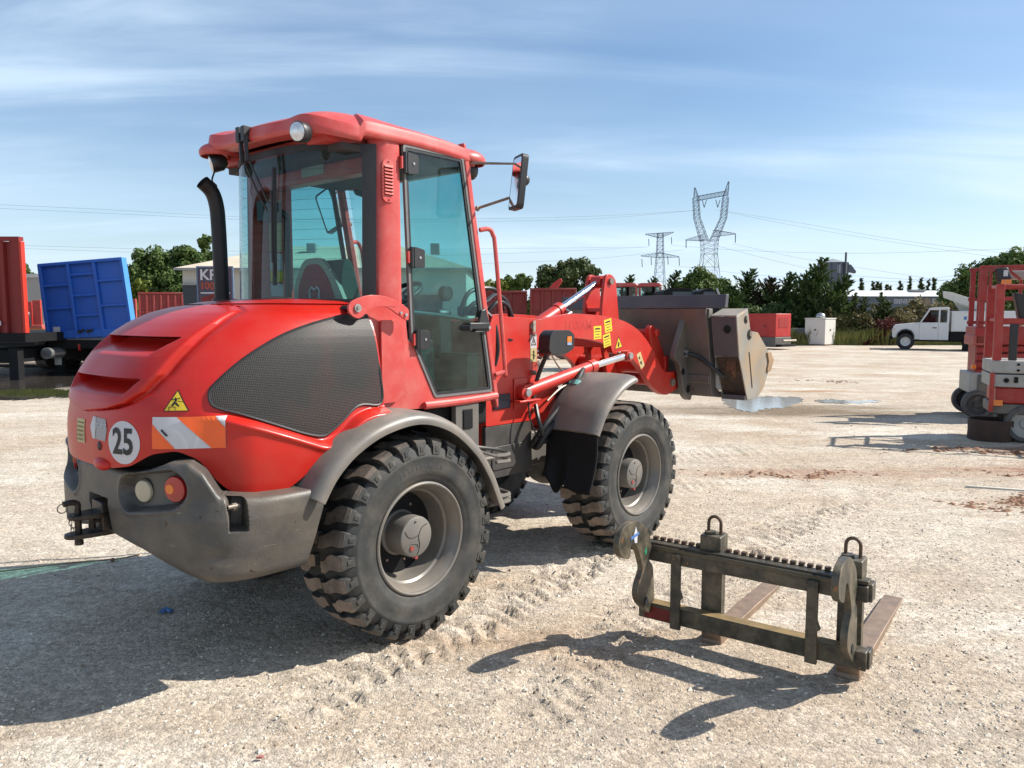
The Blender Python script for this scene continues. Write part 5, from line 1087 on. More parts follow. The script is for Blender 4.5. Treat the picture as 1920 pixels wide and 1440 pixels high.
# vertical link plates from hood to cab
lk = smooth2([(-.30,1.822),(-.345,1.795),(-.345,1.755),(-.31,1.728),(-.27,1.728),(-.20,1.775),(-.10,1.782),(-.02,1.742),(.04,1.712),(.052,1.725),(.052,1.768),(.02,1.792),(-.08,1.832),(-.20,1.845)], 4)
for s in (-1, 1):
    b = MB(); b.prism([(x+.03, z) for x, z in lk], 'y', s*.708, s*.722); k = b.build('hood_hinge_plate', CABRED, LO, bevel=.003)
    for x, z, r in ((-.265,1.776,.021), (.06,1.742,.009), (.025,1.752,.008)):
        b = MB(); b.cyl((x, s*.70, z), (x, s*.730, z), r, 20); b.build('washer', GREYSIL, k)
        if r > .02: b = MB(); b.cyl((x, s*.730, z), (x, s*.738, z), .010, 6); b.build('bolt', STEEL, k)
    b = MB(); b.cyl((-.265, s*.60, 1.776), (-.265, s*.71, 1.776), .016, 12); b.build('hinge_pin', BLACK, k)

# ---- counterweight
def cw_shape(u, v):
    th = -1+2*u; ang = th*math.pi/2; a_ = abs(th)
    p = .62; c, s = max(0., math.cos(ang)), math.sin(ang)
    zt = pls([(0,1.02),(.14,1.025),(.24,1.05),(.34,1.09),(.45,1.095),(.53,1.05),(.58,.985),(.61,.945),(.8,.93),(1,.93)], a_, .012)
    zb = pls([(0,.685),(.2,.665),(.40,.615),(.60,.56),(.8,.552),(1,.555)], a_, .03)
    # v: 0 = top inner edge, rolls over the top, down the skin, in along the bottom
    if v < .08: k = v/.08; z = zt-.000; sc = lerp(.80, .975, k); ins = 0
    elif v < .16: k = (v-.08)/.08; z = zt-.035*(1-math.cos(k*math.pi/2)); sc = .975+.025*math.sin(k*math.pi/2)
    elif v < .88: k = (v-.16)/.72; z = lerp(zt-.035, zb+.05, k); sc = 1
    elif v < .94: k = (v-.88)/.06; z = zb+.05*(1-math.sin(k*math.pi/2)); sc = .955+.045*math.cos(k*math.pi/2)
    else: k = (v-.94)/.06; z = zb; sc = lerp(.955, .3, k)
    f = (z-.555)/.38; taper = pl([(-.1,.90),(0,.92),(.35,.97),(.75,1.0),(1.4,.985)], f)
    xc = -.60-.09*max(0, min(1, (.93-z)/.33)) if a_ > .7 else -.60-.09*max(0, min(1, (.93-z)/.33))*(a_/.7)
    A_, B_ = (.685)*taper, .905*lerp(taper, 1, .4)
    x = xc-A_*sc*c**p; y = B_*sc*math.copysign(abs(s)**p, s)
    if .07 < v < .90:
        n = Vector((-(c**(2-p))/A_, math.copysign(abs(s)**(2-p), s)/B_, 0)).normalized(); d = 0
        # lamp recess, an upright stadium on each side of the tail
        for sy in (-1, 1):
            yy = y*sy; t_ = (yy-.33)/(.60-.33)
            tc = max(0, min(1, t_)); zc = lerp(.930, .975, tc); dist = math.hypot((yy-lerp(.33, .60, tc))*1.0, z-zc)
            d -= .060*(1-sstep(.072, .090, dist)); d += .006*math.exp(-((dist-.097)/.012)**2)
        d -= .13*(sstep(-1.065, -1.058, x)-sstep(-.995, -.988, x))*sstep(.79, .797, z)*sstep(.6, .61, abs(y))
        d -= .012*math.exp(-((abs(y)-.80)/.05)**2)*math.exp(-((z-.685)/.035)**2)
        if abs(y) < .11 and z < .87: d -= .05*sstep(.11, .095, abs(y))
        x += n.x*d; y += n.y*d
    return (x, y, z)
b = MB(); b.grid(cw_shape, 460, 110); CW = b.build('counterweight', CASTGREY, LO, smooth=45); CB = bvh_of(CW)
b = MB(); b.box(-1.05, -.62, -.55, .55, .70, .90); b.build('chassis_core', BLACKM, LO)
for s in (-1, 1):
    for nm, y, z, m, r in (('reversing_light', .365, .936, CREAML, .052), ('tail_light', .575, .968, REDL, .060)):
        h = CB.ray_cast(Vector((-1.6, s*y, z)), Vector((1, 0, 0)), 3); x = h[0].x if h[0] else -1.2
        n = Vector((-.93, s*.36, 0)) if y > .5 else Vector((-.95, s*.30, 0)); n.normalize(); c0 = Vector((x, s*y, z)); b = MB()
        b.tube([c0-n*.02, c0+n*.016, c0+n*.022, c0+n*.025], [r, r, r*.93, r*.6], 28); L_ = b.build(nm, m, LO, smooth=40)
        b = MB(); b.tube([c0-n*.02, c0+n*.010], [r+.006, r+.006], 28); b.build('lamp_bezel', BLACK, L_)
        if nm == 'tail_light':
            b = MB(); q = n.cross(Vector((0, 0, 1))); b.tube([c0+n*.012+q*s*-.022, c0+n*.027+q*s*-.022], [.026, .022], 20); b.build('indicator_lens', ORL, L_)
# notch bolt
for s in (-1, 1):
    b = MB(); b.cyl((-1.055, s*.81, .90), (-1.0, s*.81, .90), .010, 12); b.cyl((-1.03, s*.80, .895), (-1.01, s*.80, .895), .018, 10); b.build('lashing_bolt', STEEL, CW)
# tow hitch
HT = empty('tow_hitch', (0, 0, 0)); HT.parent = LO; HT.scale = (.82, .82, .82); HT.location = (-.22, 0, .139)
HM = mat('greasy_black_hitch_steel', (.030, .026, .024), .4, metal=.4, var=.3, dust=(.15, .09, .05), dust_amt=.4, dscale=20)
b = MB(); b.box(-1.31, -1.22, -.075, .075, .66, .86); b.build('mounting_plate', HM, HT, bevel=.006)
b = MB(); b.prism(smooth2([(-1.46,-.035),(-1.46,.035),(-1.40,.07),(-1.26,.07),(-1.26,-.07),(-1.40,-.07)]), 'z', .775, .80); b.build('upper_jaw', HM, HT, bevel=.004)
b = MB(); b.prism(smooth2([(-1.48,-.035),(-1.48,.035),(-1.40,.07),(-1.26,.07),(-1.26,-.07),(-1.40,-.07)]), 'z', .665, .69); b.build('lower_jaw', HM, HT, bevel=.004)
b = MB(); b.cyl((-1.415,0,.645),(-1.415,0,.825), .019, 16); b.cyl((-1.415,0,.62),(-1.415,0,.645), .024, 16); b.tube(smooth_path([(-1.415,0,.82),(-1.415,0,.862),(-1.45,0,.875),(-1.49,0,.870)], 4), .017, 10); b.build('hitch_pin', HM, HT)
b = MB(); rr = .026; b.tube([(-1.495+rr*math.cos(a), 0, .848+rr*math.sin(a)) for a in [2*math.pi*k/20 for k in range(21)]], .0035, 6); b.build('pull_ring', STEEL, HT)
for k in range(6):
    z = .822-k*.022; b = MB(); o_ = (k % 2); b.tube([(-1.468+.004*k+(.008*math.cos(a) if o_ else 0), (0 if o_ else .008*math.cos(a)), z+.016*math.sin(a)) for a in [2*math.pi*j/10 for j in range(11)]], .0025, 5); b.build('chain_link', STEEL, HT)
b = MB(); b.cyl((-1.34,0,.70),(-1.34,0,.775), .02, 12); b.box(-1.35,-1.26,-.02,.02,.735,.75); b.build('hitch_spacer', HM, HT)

# ---- rear fenders
FPATH = smooth_path([(p[0], 0, p[1]) for p in [(-.685,.885),(-.60,1.005),(-.465,1.112),(-.27,1.192),(-.03,1.216),(.20,1.145),(.40,.99),(.52,.83),(.595,.68),(.625,.615)]], 7)
def fender(path, y0, y1, name, lip=.045, th=.02, parent=LO, m=FENDER, inw=.02):
    b = MB(); n = len(path); prof = [(y0, .0), (y0, .012), (lerp(y0, y1, .06), .020), (lerp(y0, y1, .45), .026), (lerp(y0, y1, .82), .020), (lerp(y0, y1, .93), .010), (lerp(y0, y1, .985), -.008), (y1, -lip*.6), (lerp(y0, y1, .992), -lip), (lerp(y0, y1, .965), -lip), (lerp(y0, y1, .955), -lip*.5), (lerp(y0, y1, .90), -th*.7), (lerp(y0, y1, .4), -.0), (lerp(y0, y1, .05), -.004)]
    vs = []
    for i, p in enumerate(path):
        a = path[max(0, i-1)]; c = path[min(n-1, i+1)]; t = (c-a).normalized(); nn = Vector((-t.z, 0, t.x))
        if nn.z < 0 and abs(t.x) > .5: nn = -nn
        if nn.dot(Vector((p.x-path[n//2].x, 0, p.z-.5))) < 0 and abs(t.x) <= .5: nn = -nn
        for y, h in prof: vs.append((p.x+nn.x*h, y, p.z+nn.z*h))
    m_ = len(prof); fs = [(i*m_+j, (i+1)*m_+j, (i+1)*m_+(j+1) % m_, i*m_+(j+1) % m_) for i in range(n-1) for j in range(m_)]
    fs += [tuple(range(m_)), tuple((n-1)*m_+j for j in range(m_-1, -1, -1))]
    b.add(vs, fs); return b.build(name, m, parent, smooth=50)
for s in (-1, 1): fender(FPATH, s*.60, s*.955, 'rear_fender')
# dark wheel well between fender and hood
for s in (-1, 1):
    b = MB(); pts = [(p.x*.94-.02, p.z*.985-.02) for p in FPATH[:44]]+[(.52, .60), (.2, .62), (-.2, .7), (-.6, .8)]; b.prism(pts, 'y', s*.50, s*.57); b.build('wheel_well', BLACKM, LO, smooth=0)

# ---- wheels
def make_wheel(parent, side, loc, spin):
    w = empty('wheel', loc); w.parent = parent; w.rotation_euler = (0, 0, 0)
    SY = side              # +1: outer face at +y
    prof = [(.300,-.150),(.305,-.165),(.33,-.180),(.38,-.190),(.43,-.190),(.455,-.187),(.485,-.180),(.505,-.165),(.512,-.12),(.514,0),(.512,.12),(.505,.165),(.485,.180),(.455,.187),(.448,.1915),(.436,.1915),(.430,.189),(.40,.1915),(.37,.190),(.35,.187),(.346,.184),(.33,.180),(.315,.172),(.305,.165),(.300,.15)]
    ty = MB(); ty.lathe([(r, y*SY) for r, y in prof], 96); tyre = ty.build('tyre', RUBBER, w, smooth=40)
    tr = MB(); n = 28; tops = (4, 5, 6)
    for sd in (-1, 1):
        for k in range(n):
            a0 = 2*math.pi*(k+(.5 if sd > 0 else 0))/n+spin; long = k % 2
            st = [(.1915, .462, .000, .056), (.1905, .498, .0, .060), (.183, .528, .0, .072), (.165, .541, .0, .077), (.115, .545, .0, .079), (.085, .546, .012, .072), (.040 if long else .060, .547, .034, .066), (.004 if long else .024, .547, .040, .060)]
            vs = []
            for y, r, sh, wd in st:
                for e in (-1, 1):
                    for rad in (r, max(.445, min(r-.006, .500))):
                        a = a0+(sh*sd*SY*1.0+e*wd/2)/.53; vs.append((rad*math.cos(a), y*sd*(1 if sd*SY > 0 else 1)*1.0, rad*math.sin(a)))
            m = len(st); fs = []
            for i in range(m-1):
                o = i*4; q = o+4; fs += [(o, o+1, q+1, q), (o+2, q+2, q+3, o+3)]
                tf = [(o, q, q+2, o+2)]
                if i < 2: fs += tf
            fs += [(0, 2, 3, 1), ((m-1)*4, (m-1)*4+1, (m-1)*4+3, (m-1)*4+2)]
            tr.cur = 1; b0 = len(tr.v); tr.add(vs, fs); tr.cur = 0
            for i in range(2, m-1): o = b0+i*4; q = o+4; tr.f.append((o, q, q+2, o+2)); tr.mi.append(0)
            tr.cur = 1
            # small pocket block on the shoulder
            vs = []
            for y, r in ((.188, .470), (.1945, .473), (.1935, .502), (.187, .505)):
                for e in (-1, 1): a = a0+e*.012/.5; vs.append((r*math.cos(a), y*sd, r*math.sin(a)))
            tr.add(vs, [(0, 1, 3, 2), (2, 3, 5, 4), (4, 5, 7, 6), (0, 2, 4, 6), (1, 7, 5, 3)])
    # centre rib of staggered blocks
    tr.build('tread', [TREADM, RUBBER], w, smooth=25, bevel=.002, seg=1)
    rm = MB(); rp = [(.308,.168),(.306,.176),(.298,.180),(.290,.176),(.284,.160),(.272,.148),(.268,.128),(.262,.120),(.258,.095),(.246,.085),(.240,.045),(.232,.02),(.225,-.03),(.205,-.052),(.17,-.055),(.12,-.052),(.118,-.06),(.001,-.06)]
    rm.lathe([(r, y*SY) for r, y in rp], 72); rim = rm.build('rim', RIMGREY, w, smooth=35)
    ib = MB(); ib.lathe([(.300, -.15*SY), (.25, -.14*SY), (.25, -.02*SY), (.001, -.02*SY)], 40); ib.build('rim_back', BLACKM, w)
    hb = MB(); hb.lathe([(r, y*SY) for r, y in [(.128,-.055),(.126,-.01),(.114,.0),(.112,.118),(.109,.128),(.102,.132),(.001,.132)]], 56); hub = hb.build('hub', mat('hub_grey_paint', (.165, .155, .142), .45, var=.1, dust=(.25, .2, .14), dust_amt=.4, dscale=8), w, smooth=30)
    cv = MB()
    for pts in ([(-.085,.045),(-.06,.01),(-.02,.002),(.02,.012)], [(.075,.06),(.035,.045),(.012,.0),(.02,-.05),(.0,-.10)], [(-.09,-.045),(-.05,-.03),(.0,-.04),(.005,-.06)]):
        cv.tube([(p.x, .1325*SY, p.z) for p in smooth_path([(a*-SY*-1 if SY > 0 else a, 0, c) for a, c in pts], 5)], .0028, 5)
    cv.cyl((-.01, .132*SY, .085), (-.01, .136*SY, .085), .006, 8); cv.build('hub_embossing', mat('hub_groove', (.06, .055, .05), .6), hub)
    b = MB(); b.cyl((.04*SY, .132*SY, -.055), (.04*SY, .139*SY, -.055), .013, 14); b.cyl((.0, .10*SY, -.114), (.0, .128*SY, -.114), .011, 10); b.build('drain_plug', mat('red_painted_plug', (.35, .06, .05), .5), hub)
    for k in range(8):
        a = 2*math.pi*(k+.3)/8; c = (.165*math.cos(a), 0, .165*math.sin(a)); b = MB(); b.cyl((c[0], -.055*SY, c[2]), (c[0], -.030*SY, c[2]), .014, 6); b.cyl((c[0], -.03*SY, c[2]), (c[0], -.015*SY, c[2]), .008, 8); b.build('wheel_nut', mat('rusty_nut_steel', (.30, .20, .16), .5, metal=.4), w)
    b = MB(); b.tube([(-.215, .0*SY, .07), (-.235, .03*SY, .04), (-.262, .06*SY, .01)], .004, 6); b.build('valve_stem', STEEL, w)
    return w
def sidewall_text(w, body, r, a0, size, side):
    da = size*.78/r; n = len(body); tp = bpy.data.objects.new
    for i, ch in enumerate(body):
        if ch == ' ': continue
        a = a0-side*0-(i-(n-1)/2)*da; vs, fs = text_polys(ch, size, .0008, .9); out = []
        ca, sa = math.cos(a), math.sin(a)
        for x, y in vs: out.append((r*ca+x*sa+y*ca, -.1925, r*sa-x*ca+y*sa))
        b = MB(); b.add(out, fs); b.build('sidewall_lettering', mat('sidewall_letter_rubber', (.060, .058, .052), .6), w, smooth=0, fixn=False)
for x, s, sp in ((0, -1, .02), (0, 1, .1), (2.199, -1, .07), (2.199, 1, .15)): W_ = make_wheel(LO, s, (x, s*(.92-.1915), .545), sp)
for w_ in [o for o in LO.children if o.name.startswith('wheel') and o.location.y < 0 and o.type == 'EMPTY']: sidewall_text(w_, '365/80 R 20', .395, R(92), .038, -1)
b = MB(); b.tube([(0, -.7, .545), (0, -.3, .545), (0, .3, .545), (0, .7, .545)], .10, 16); b.ball((0, 0, .55), .2, 16, 10); b.build('rear_axle', FRAMEGREY, LO)
b = MB(); b.tube([(2.199, -.7, .545), (2.199, -.3, .545), (2.199, .3, .545), (2.199, .7, .545)], .11, 16); b.ball((2.2, 0, .55), .2, 16, 10); b.build('front_axle', FRAMEGREY, LO)
# ---- cab
def cab():
    before = set(bpy.data.objects)
    # floor pan and lower sides
    for s in (-1, 1):
        b = MB(); b.prism(roundpoly([(-.255,1.80),(.052,1.80),(.075,1.60),(.10,1.595),(.272,1.272),(.79,1.268),(.80,1.215),(.35,1.205),(-.02,1.225),(-.255,1.225)], .012, 2), 'y', s*.60, s*.715); b.build('cab_side_wall', CABRED, LO, bevel=.006)
        b = MB(); b.prism(roundpoly([(-.13,1.715),(-.01,1.715),(.02,1.68),(.055,1.33),(-.03,1.27),(-.13,1.27)], .02, 3), 'y', s*.7145, s*.738); b.build('side_wall_pressing', CABRED, LO, bevel=.008)
        b = MB(); b.tube(smooth_path([(.18,s*.735,1.232),(.5,s*.735,1.232),(.80,s*.73,1.24)], 4), .022, 10); b.build('sill_tube', CABRED, LO)
        # rear corner post
        def post(z): 
            f = (z-1.22)/1.44; return [(-.135+.02*f, s*.600),(-.150+.02*f, s*.640),(-.115+.02*f, s*.690),(-.06, s*.712),(.030-.006*f, s*.716),(.046-.006*f, s*.705),(.046-.006*f, s*.655),(-.05, s*.60)]
        zs = [1.22, 1.6, 1.8, 2.1, 2.4, 2.62, 2.665]; vs = []; n = 8
        for z in zs: vs += [(x, y, z) for x, y in post(z)]
        b = MB(); b.add(vs, [(k*n+j, k*n+(j+1) % n, (k+1)*n+(j+1) % n, (k+1)*n+j) for k in range(len(zs)-1) for j in range(n)]+[tuple(range(n)), tuple((len(zs)-1)*n+j for j in range(n))]); b.build('rear_post', CABRED, LO, smooth=28, bevel=.012, seg=3)
        # louvred vent on the post
        b = MB(); vp = roundpoly([(-.092,2.335),(-.012,2.335),(-.012,2.555),(-.092,2.555)], .038, 6); b.prism(vp, 'y', s*.708, s*.7205); v = b.build('vent_grille', CABRED, LO, bevel=.002)
        for k in range(9):
            z = 2.375+k*.0175; b = MB(); b.add([(-.082, s*.7205, z), (-.022, s*.7205, z), (-.022, s*.7205, z+.015), (-.082, s*.7205, z+.015), (-.080, s*.7325, z+.001), (-.024, s*.7325, z+.001)], [(0,1,5,4),(4,5,2,3),(0,4,3),(1,2,5)]); b.build('louvre', CABRED, v, smooth=0)
            b = MB(); b.add([(-.081, s*.7212, z-.003), (-.023, s*.7212, z-.003), (-.023, s*.7212, z+.0005), (-.081, s*.7212, z+.0005)], [(0,1,2,3)]); b.build('slot', BLACKM, v, smooth=0)
        for z in (2.347, 2.545): b = MB(); b.cyl((-.052, s*.7205, z), (-.052, s*.7235, z), .0045, 8); b.build('screw', BLACKM, v)
        # sloping front post
        b = MB(); q = [(.800,1.24),(.835,1.25),(.700,2.0),(.575,2.665),(.535,2.665),(.655,2.0)]
        b.prism(smooth2(q, 3), 'y', s*.655, s*.712); b.build('front_post', CABRED, LO, bevel=.008)
    # door, right side (and the matching left one)
    dp = [(.052,2.655),(.520,2.655),(.772,1.268),(.275,1.268),(.098,1.60)]
    for s in (-1, 1):
        t = empty('cab_door', (0, 0, 0)); t.parent = LO; y0, y1 = s*.700, s*.722
        po = roundpoly(dp, .02, 3); pi = roundpoly(inset(dp, .014), .016, 3); pg = roundpoly(inset(dp, .030), .012, 3)
        b = MB(); b.ring(po, pi, 'y', y0, y1); b.build('door_seal', mat('grey_aluminium_seal', (.16, .16, .16), .5, var=.1, vscale=20), t)
        b = MB(); b.ring(pi, pg, 'y', s*.704, s*.7195); b.build('door_border', BLACK, t)
        b = MB(); b.prism(pi, 'y', s*.7085, s*.7125); b.build('door_pane', GLASS, t, smooth=0)
        for x, z in ((.075, 2.555), (.115, 2.055), (.150, 1.605)):
            b = MB(); b.prism(roundpoly([(x-.008,z-.058),(x+.070,z-.052),(x+.070,z+.045),(x-.008,z+.058)], .012, 3), 'y', s*.720, s*.748); h = b.build('door_hinge', BLACK, t, bevel=.004)
            b = MB(); b.cyl((x-.020, s*.738, z-.055), (x-.020, s*.738, z+.055), .012, 12); b.build('hinge_barrel', BLACK, h); b = MB(); b.box(x-.045, x-.02, s*.716, s*.738, z-.032, z+.032); b.build('hinge_leaf', CABRED, h)
            b = MB(); b.cyl((x+.034, s*.748, z), (x+.034, s*.752, z), .0075, 12); b.build('screw', GREYSIL, h)
        b = MB(); b.box(.545, .725, s*.722, s*.75, 1.655, 1.695); b.prism([(.545,1.64),(.60,1.64),(.64,1.70),(.66,1.77),(.70,1.78),(.73,1.70),(.73,1.64)], 'y', s*.722, s*.738); h = b.build('door_handle', BLACK, t, bevel=.006); b = MB(); b.cyl((.715, s*.75, 1.665), (.715, s*.756, 1.665), .01, 10); b.build('lock', GREYSIL, h)
        b = MB(); b.cyl((.52, s*.69, 1.665), (.545, s*.76, 1.665), .018, 12); b.build('handle_pin', BLACK, h)
        b = MB(); b.tube(smooth_path([(.10, s*.68, 1.76),(.35, s*.68, 1.74),(.60, s*.68, 1.71)], 4), .012, 8); b.build('inner_pull_bar', mat('dark_green_tube', (.03,.06,.055), .4), t)
    # rear window: curved, wrapping round to the posts
    def rw(u, v, o=0., iu=0., iv=0.):
        yy = lerp(-1+iu, 1-iu, u)*.695; a = abs(yy)/.695; x = -.43+.30*a**3-o; z = lerp(1.80+iv, 2.63-iv, v); x += .018*(v)
        return (x, yy, z)
    b = MB(); b.grid(rw, 48, 8); b.build('rear_window', GLASS, LO, smooth=60, fixn=False)
    b = MB(); n = 40
    for (u0, u1, v0, v1) in ((0, 1, .955, 1), (0, 1, 0, .03), (0, .035, .03, .955), (.965, 1, .03, .955)):
        b.grid(lambda u, v: rw(lerp(u0, u1, u), lerp(v0, v1, v), .003), 40, 4)
    b.build('rear_window_border', BLACK, LO, smooth=60)
    for z in [1.93+.052*k for k in range(13)]:
        b = MB(); b.tube([(rw(u, 0, -.002)[0]+.018*(z-1.8)/.83, rw(u, 0)[1], z) for u in [.06+.88*k/24 for k in range(25)]], .0009, 3); b.build('heating_wire', BLACK, LO, smooth=0)
    # windscreen
    b = MB(); b.grid(lambda u, v: (lerp(.84, .60, v)+.03*(1-(2*u-1)**2), lerp(-.64, .64, u), lerp(1.27, 2.62, v)), 16, 4); b.build('windscreen', GLASS, LO, smooth=60, fixn=False)
    b = MB(); b.box(.55, .64, -.66, .66, 2.60, 2.66); b.build('windscreen_header', CABRED, LO)
    # inner headliner, floor, rear beam
    b = MB(); b.box(-.30, .55, -.64, .64, 2.585, 2.62); b.build('headliner', mat('dark_headliner', (.05, .045, .045), .8), LO)
    b = MB(); b.box(-.30, .80, -.60, .60, 1.215, 1.26); b.build('cab_floor', BLACKM, LO)
    b = MB(); b.box(-.12, -.02, -.60, .60, 2.50, 2.585); b.build('ceiling_beam', CABRED, LO, bevel=.01)
    b = MB(); b.box(-.13, -.118, -.18, .06, 2.53, 2.585); b.build('ceiling_lamp', mat('pale_plastic', (.35, .33, .30), .5), LO, bevel=.004)
    # labels inside, on the left rear post
    for k, (z0, z1, m) in enumerate(((2.38,2.46,PALEY),(2.14,2.36,PALEY),(2.02,2.13,STICKW),(1.95,2.018,STICKY),(1.86,1.94,STICKW))):
        b = MB(); b.box(-.055, .035, .597, .599, z0, z1); b.build('operating_label', m, LO, smooth=0)
    b = MB(); b.box(-.17, .12, .60, .66, 1.8, 2.62); b.build('inner_post_trim', CABRED, LO, bevel=.01)
    # seat
    se = empty('driver_seat', (.17, -.06, 0)); se.parent = LO
    SW = mat('cream_piped_seat_vinyl', (.40, .36, .28), .6, var=.08); SR = mat('dark_red_seat_panel', (.34, .02, .022), .6)
    b = MB(); b.prism(smooth2([(-.24,1.50),(-.14,1.50),(-.10,1.62),(-.13,1.85),(-.19,2.04),(-.25,2.03),(-.27,1.85)]), 'y', -.24, .24); b.build('backrest', SEATG, se, bevel=.04, seg=3)
    b = MB(); b.prism(roundpoly([(-.33,1.78),(.27,1.78),(.25,1.92),(.14,2.065),(-.06,2.07),(-.20,1.96)], .06, 4), 'x', -.290, -.262); b.build('seat_cover_edge', SW, se, bevel=.008)
    b = MB(); b.prism(roundpoly([(-.24,1.78),(.20,1.78),(.19,1.91),(.10,2.03),(-.04,2.035),(-.14,1.95)], .05, 4), 'x', -.296, -.288); b.build('seat_cover_panel', SR, se)
    b = MB(); b.tube([(-.30, y, z) for y, z in ((.05,1.82),(.055,1.88),(.03,1.90),(.0,1.885),(-.03,1.90),(-.055,1.88),(-.05,1.82))], .006, 6); b.build('white_emblem', STICKW, se)
    b = MB(); b.prism(smooth2([(-.14,1.44),(.34,1.42),(.40,1.48),(.38,1.545),(.10,1.53),(-.14,1.56)]), 'y', -.25, .25); b.build('cushion', SEATG, se, bevel=.04, seg=3)
    b = MB(); b.box(-.05, .25, -.2, .2, 1.26, 1.43); b.build('seat_base', BLACKM, se)
    b = MB(); b.box(.10, .78, .57, .597, 1.27, 1.70); b.box(.70, .80, -.55, .565, 1.27, 1.50); b.build('lower_trim', BLACKM, LO)
    # steering column and wheel, console, joystick
    b = MB(); b.cyl((.70, 0, 1.27), (.55, 0, 1.80), .045, 14); b.build('steering_column', BLACK, LO)
    sw = empty('steering_wheel', (.535, 0, 1.86)); sw.parent = LO; sw.rotation_euler = (0, R(-28), 0); b = MB(); b.tube([(.19*math.cos(a), .19*math.sin(a), 0) for a in [2*math.pi*k/40 for k in range(41)]], .015, 10); b.build('wheel_rim', BLACK, sw); b = MB()
    for a in (0, 2.1, 4.2): b.bar((0, 0, -.02), (.18*math.cos(a), .18*math.sin(a), 0), .03, .012)
    b.cyl((0, 0, -.04), (0, 0, .0), .045, 14); b.build('spokes', BLACK, sw)
    b = MB(); b.box(.66, .80, -.30, .30, 1.45, 1.78); b.build('dashboard', BLACK, LO, bevel=.03)
    b = MB(); b.box(-.05, .42, -.56, -.32, 1.27, 1.60); b.build('side_console', mat('dark_green_plastic', (.02, .04, .036), .5), LO, bevel=.03); b = MB(); b.tube([(.30, -.44, 1.60), (.33, -.44, 1.75)], .012, 8); b.ball((.335, -.44, 1.80), .035, 14, 10, (1, 1, 1.3)); b.build('joystick', BLACK, LO)
    b = MB(); b.cyl((.40, -.66, 1.865), (.40, -.705, 1.865), .045, 24); k = b.build('window_knob', BLACK, LO, bevel=.004); b = MB(); b.cyl((.40, -.7051, 1.865), (.40, -.7062, 1.865), .026, 20); b.build('knob_face', mat('knob_grey', (.06, .05, .05), .6), k)
    b = MB(); b.tube(smooth_path([(.02,.50,1.85),(.02,.50,2.28),(.0,.48,2.36),(-.08,.47,2.37)], 5), .022, 10); b.box(-.18, -.05, .44, .52, 2.31, 2.43); b.build('belt_tower', BLACK, LO, bevel=.01)
    # roof
    def roof(u, v):
        ang = u*2*math.pi; c, s = math.cos(ang), math.sin(ang)
        rx = .60 if c > 0 else .64; ry = .735; p = .36 if c > 0 else .36+.22*abs(c); ex = math.copysign(abs(c)**p, c); ey = math.copysign(abs(s)**p, s)
        if v < .12: k = v/.12; r = lerp(.86, .985, k); z = 2.640
        elif v < .22: k = (v-.12)/.10; r = lerp(.985, 1.0, k); z = lerp(2.640, 2.66, k)
        elif v < .34: k = (v-.22)/.12; r = 1-.012*k; z = lerp(2.66, 2.715, k)
        else: k = (v-.34)/.66; r = .988*(1-k)**.9; z = 2.715+.105*(1-(r/.988)**3.2)
        x = .165+rx*ex*r; y = ry*ey*r
        fr = (x-.165)/.625; z += .012-.028*sstep(-.1, 1.0, fr)*1.0
        if c < -.3: z -= .03*(abs(y)/.7)**4*(1 if v >= .12 else .3)
        # rear middle bows out slightly, drip channel along the side
        if c < 0: x -= .055*r*(1-(abs(y)/ry)**2)*abs(ex)
        if c < 0:
            g = (math.exp(-((y+.56)/.12)**2)+math.exp(-((y-.42)/.13)**2))*abs(ex)*sstep(.3, .9, r); x -= .05*g*r; z += .028*g*(1 if v > .2 else .4)
        if v > .3 and abs(y) > .5: z -= .014*math.exp(-((abs(y)-.60)/.022)**2)*sstep(-.05, .1, x)
        return (x, y, z)
    b = MB(); b.grid(roof, 160, 44, True); RF = b.build('cab_roof', CABRED, LO, smooth=40)
    b = MB(); b.box(-.36, .74, -.60, .60, 2.622, 2.66); b.build('roof_underside', CABRED, RF)
    # lamp visors at the corners: rear pair round, front pair long
    def visor(cx, cy, cz, rx, ry, rz, nm):
        b = MB(); b.grid(lambda u, v: (cx+rx*math.cos(u*2*math.pi)*math.sin(v*math.pi*.62), cy+ry*math.sin(u*2*math.pi)*math.sin(v*math.pi*.62), cz+rz*math.cos(v*math.pi*.62)), 32, 14, True); o = b.build(nm, CABRED, RF, smooth=60); sm = o.modifiers.new('t', 'SOLIDIFY'); sm.thickness = .006; return o
    visor(-.455, .43, 2.66, .12, .12, .06, 'lamp_visor')
    visor(.64, -.60, 2.665, .145, .13, .065, 'front_visor'); visor(.64, .60, 2.665, .145, .13, .065, 'front_visor')
    for cx, cy, cz, d in ((-.51, -.565, 2.642, Vector((-.92, -.38, -.10))), (-.50, .42, 2.600, Vector((-.80, .25, -.25))), (.70, -.60, 2.61, Vector((1, 0, -.1))), (.70, .60, 2.61, Vector((1, 0, -.1)))):
        d.normalize(); c0 = Vector((cx, cy, cz)); b = MB(); b.tube([c0+d*-.075, c0+d*-.045, c0+d*.012, c0+d*.018], [.025, .049, .052, .048], 28); w = b.build('work_light', BLACK, LO, smooth=40)
        b = MB(); b.tube([c0+d*.012, c0+d*.020, c0+d*.026], [.046, .045, .02], 28); b.build('lens', LAMPG, w, smooth=50)
    b = MB(); b.tube(smooth_path([(-.50,.42,2.55),(-.52,.41,2.50),(-.50,.395,2.47),(-.53,.41,2.45)], 4), .005, 6); b.build('dangling_cable', BLACK, LO)
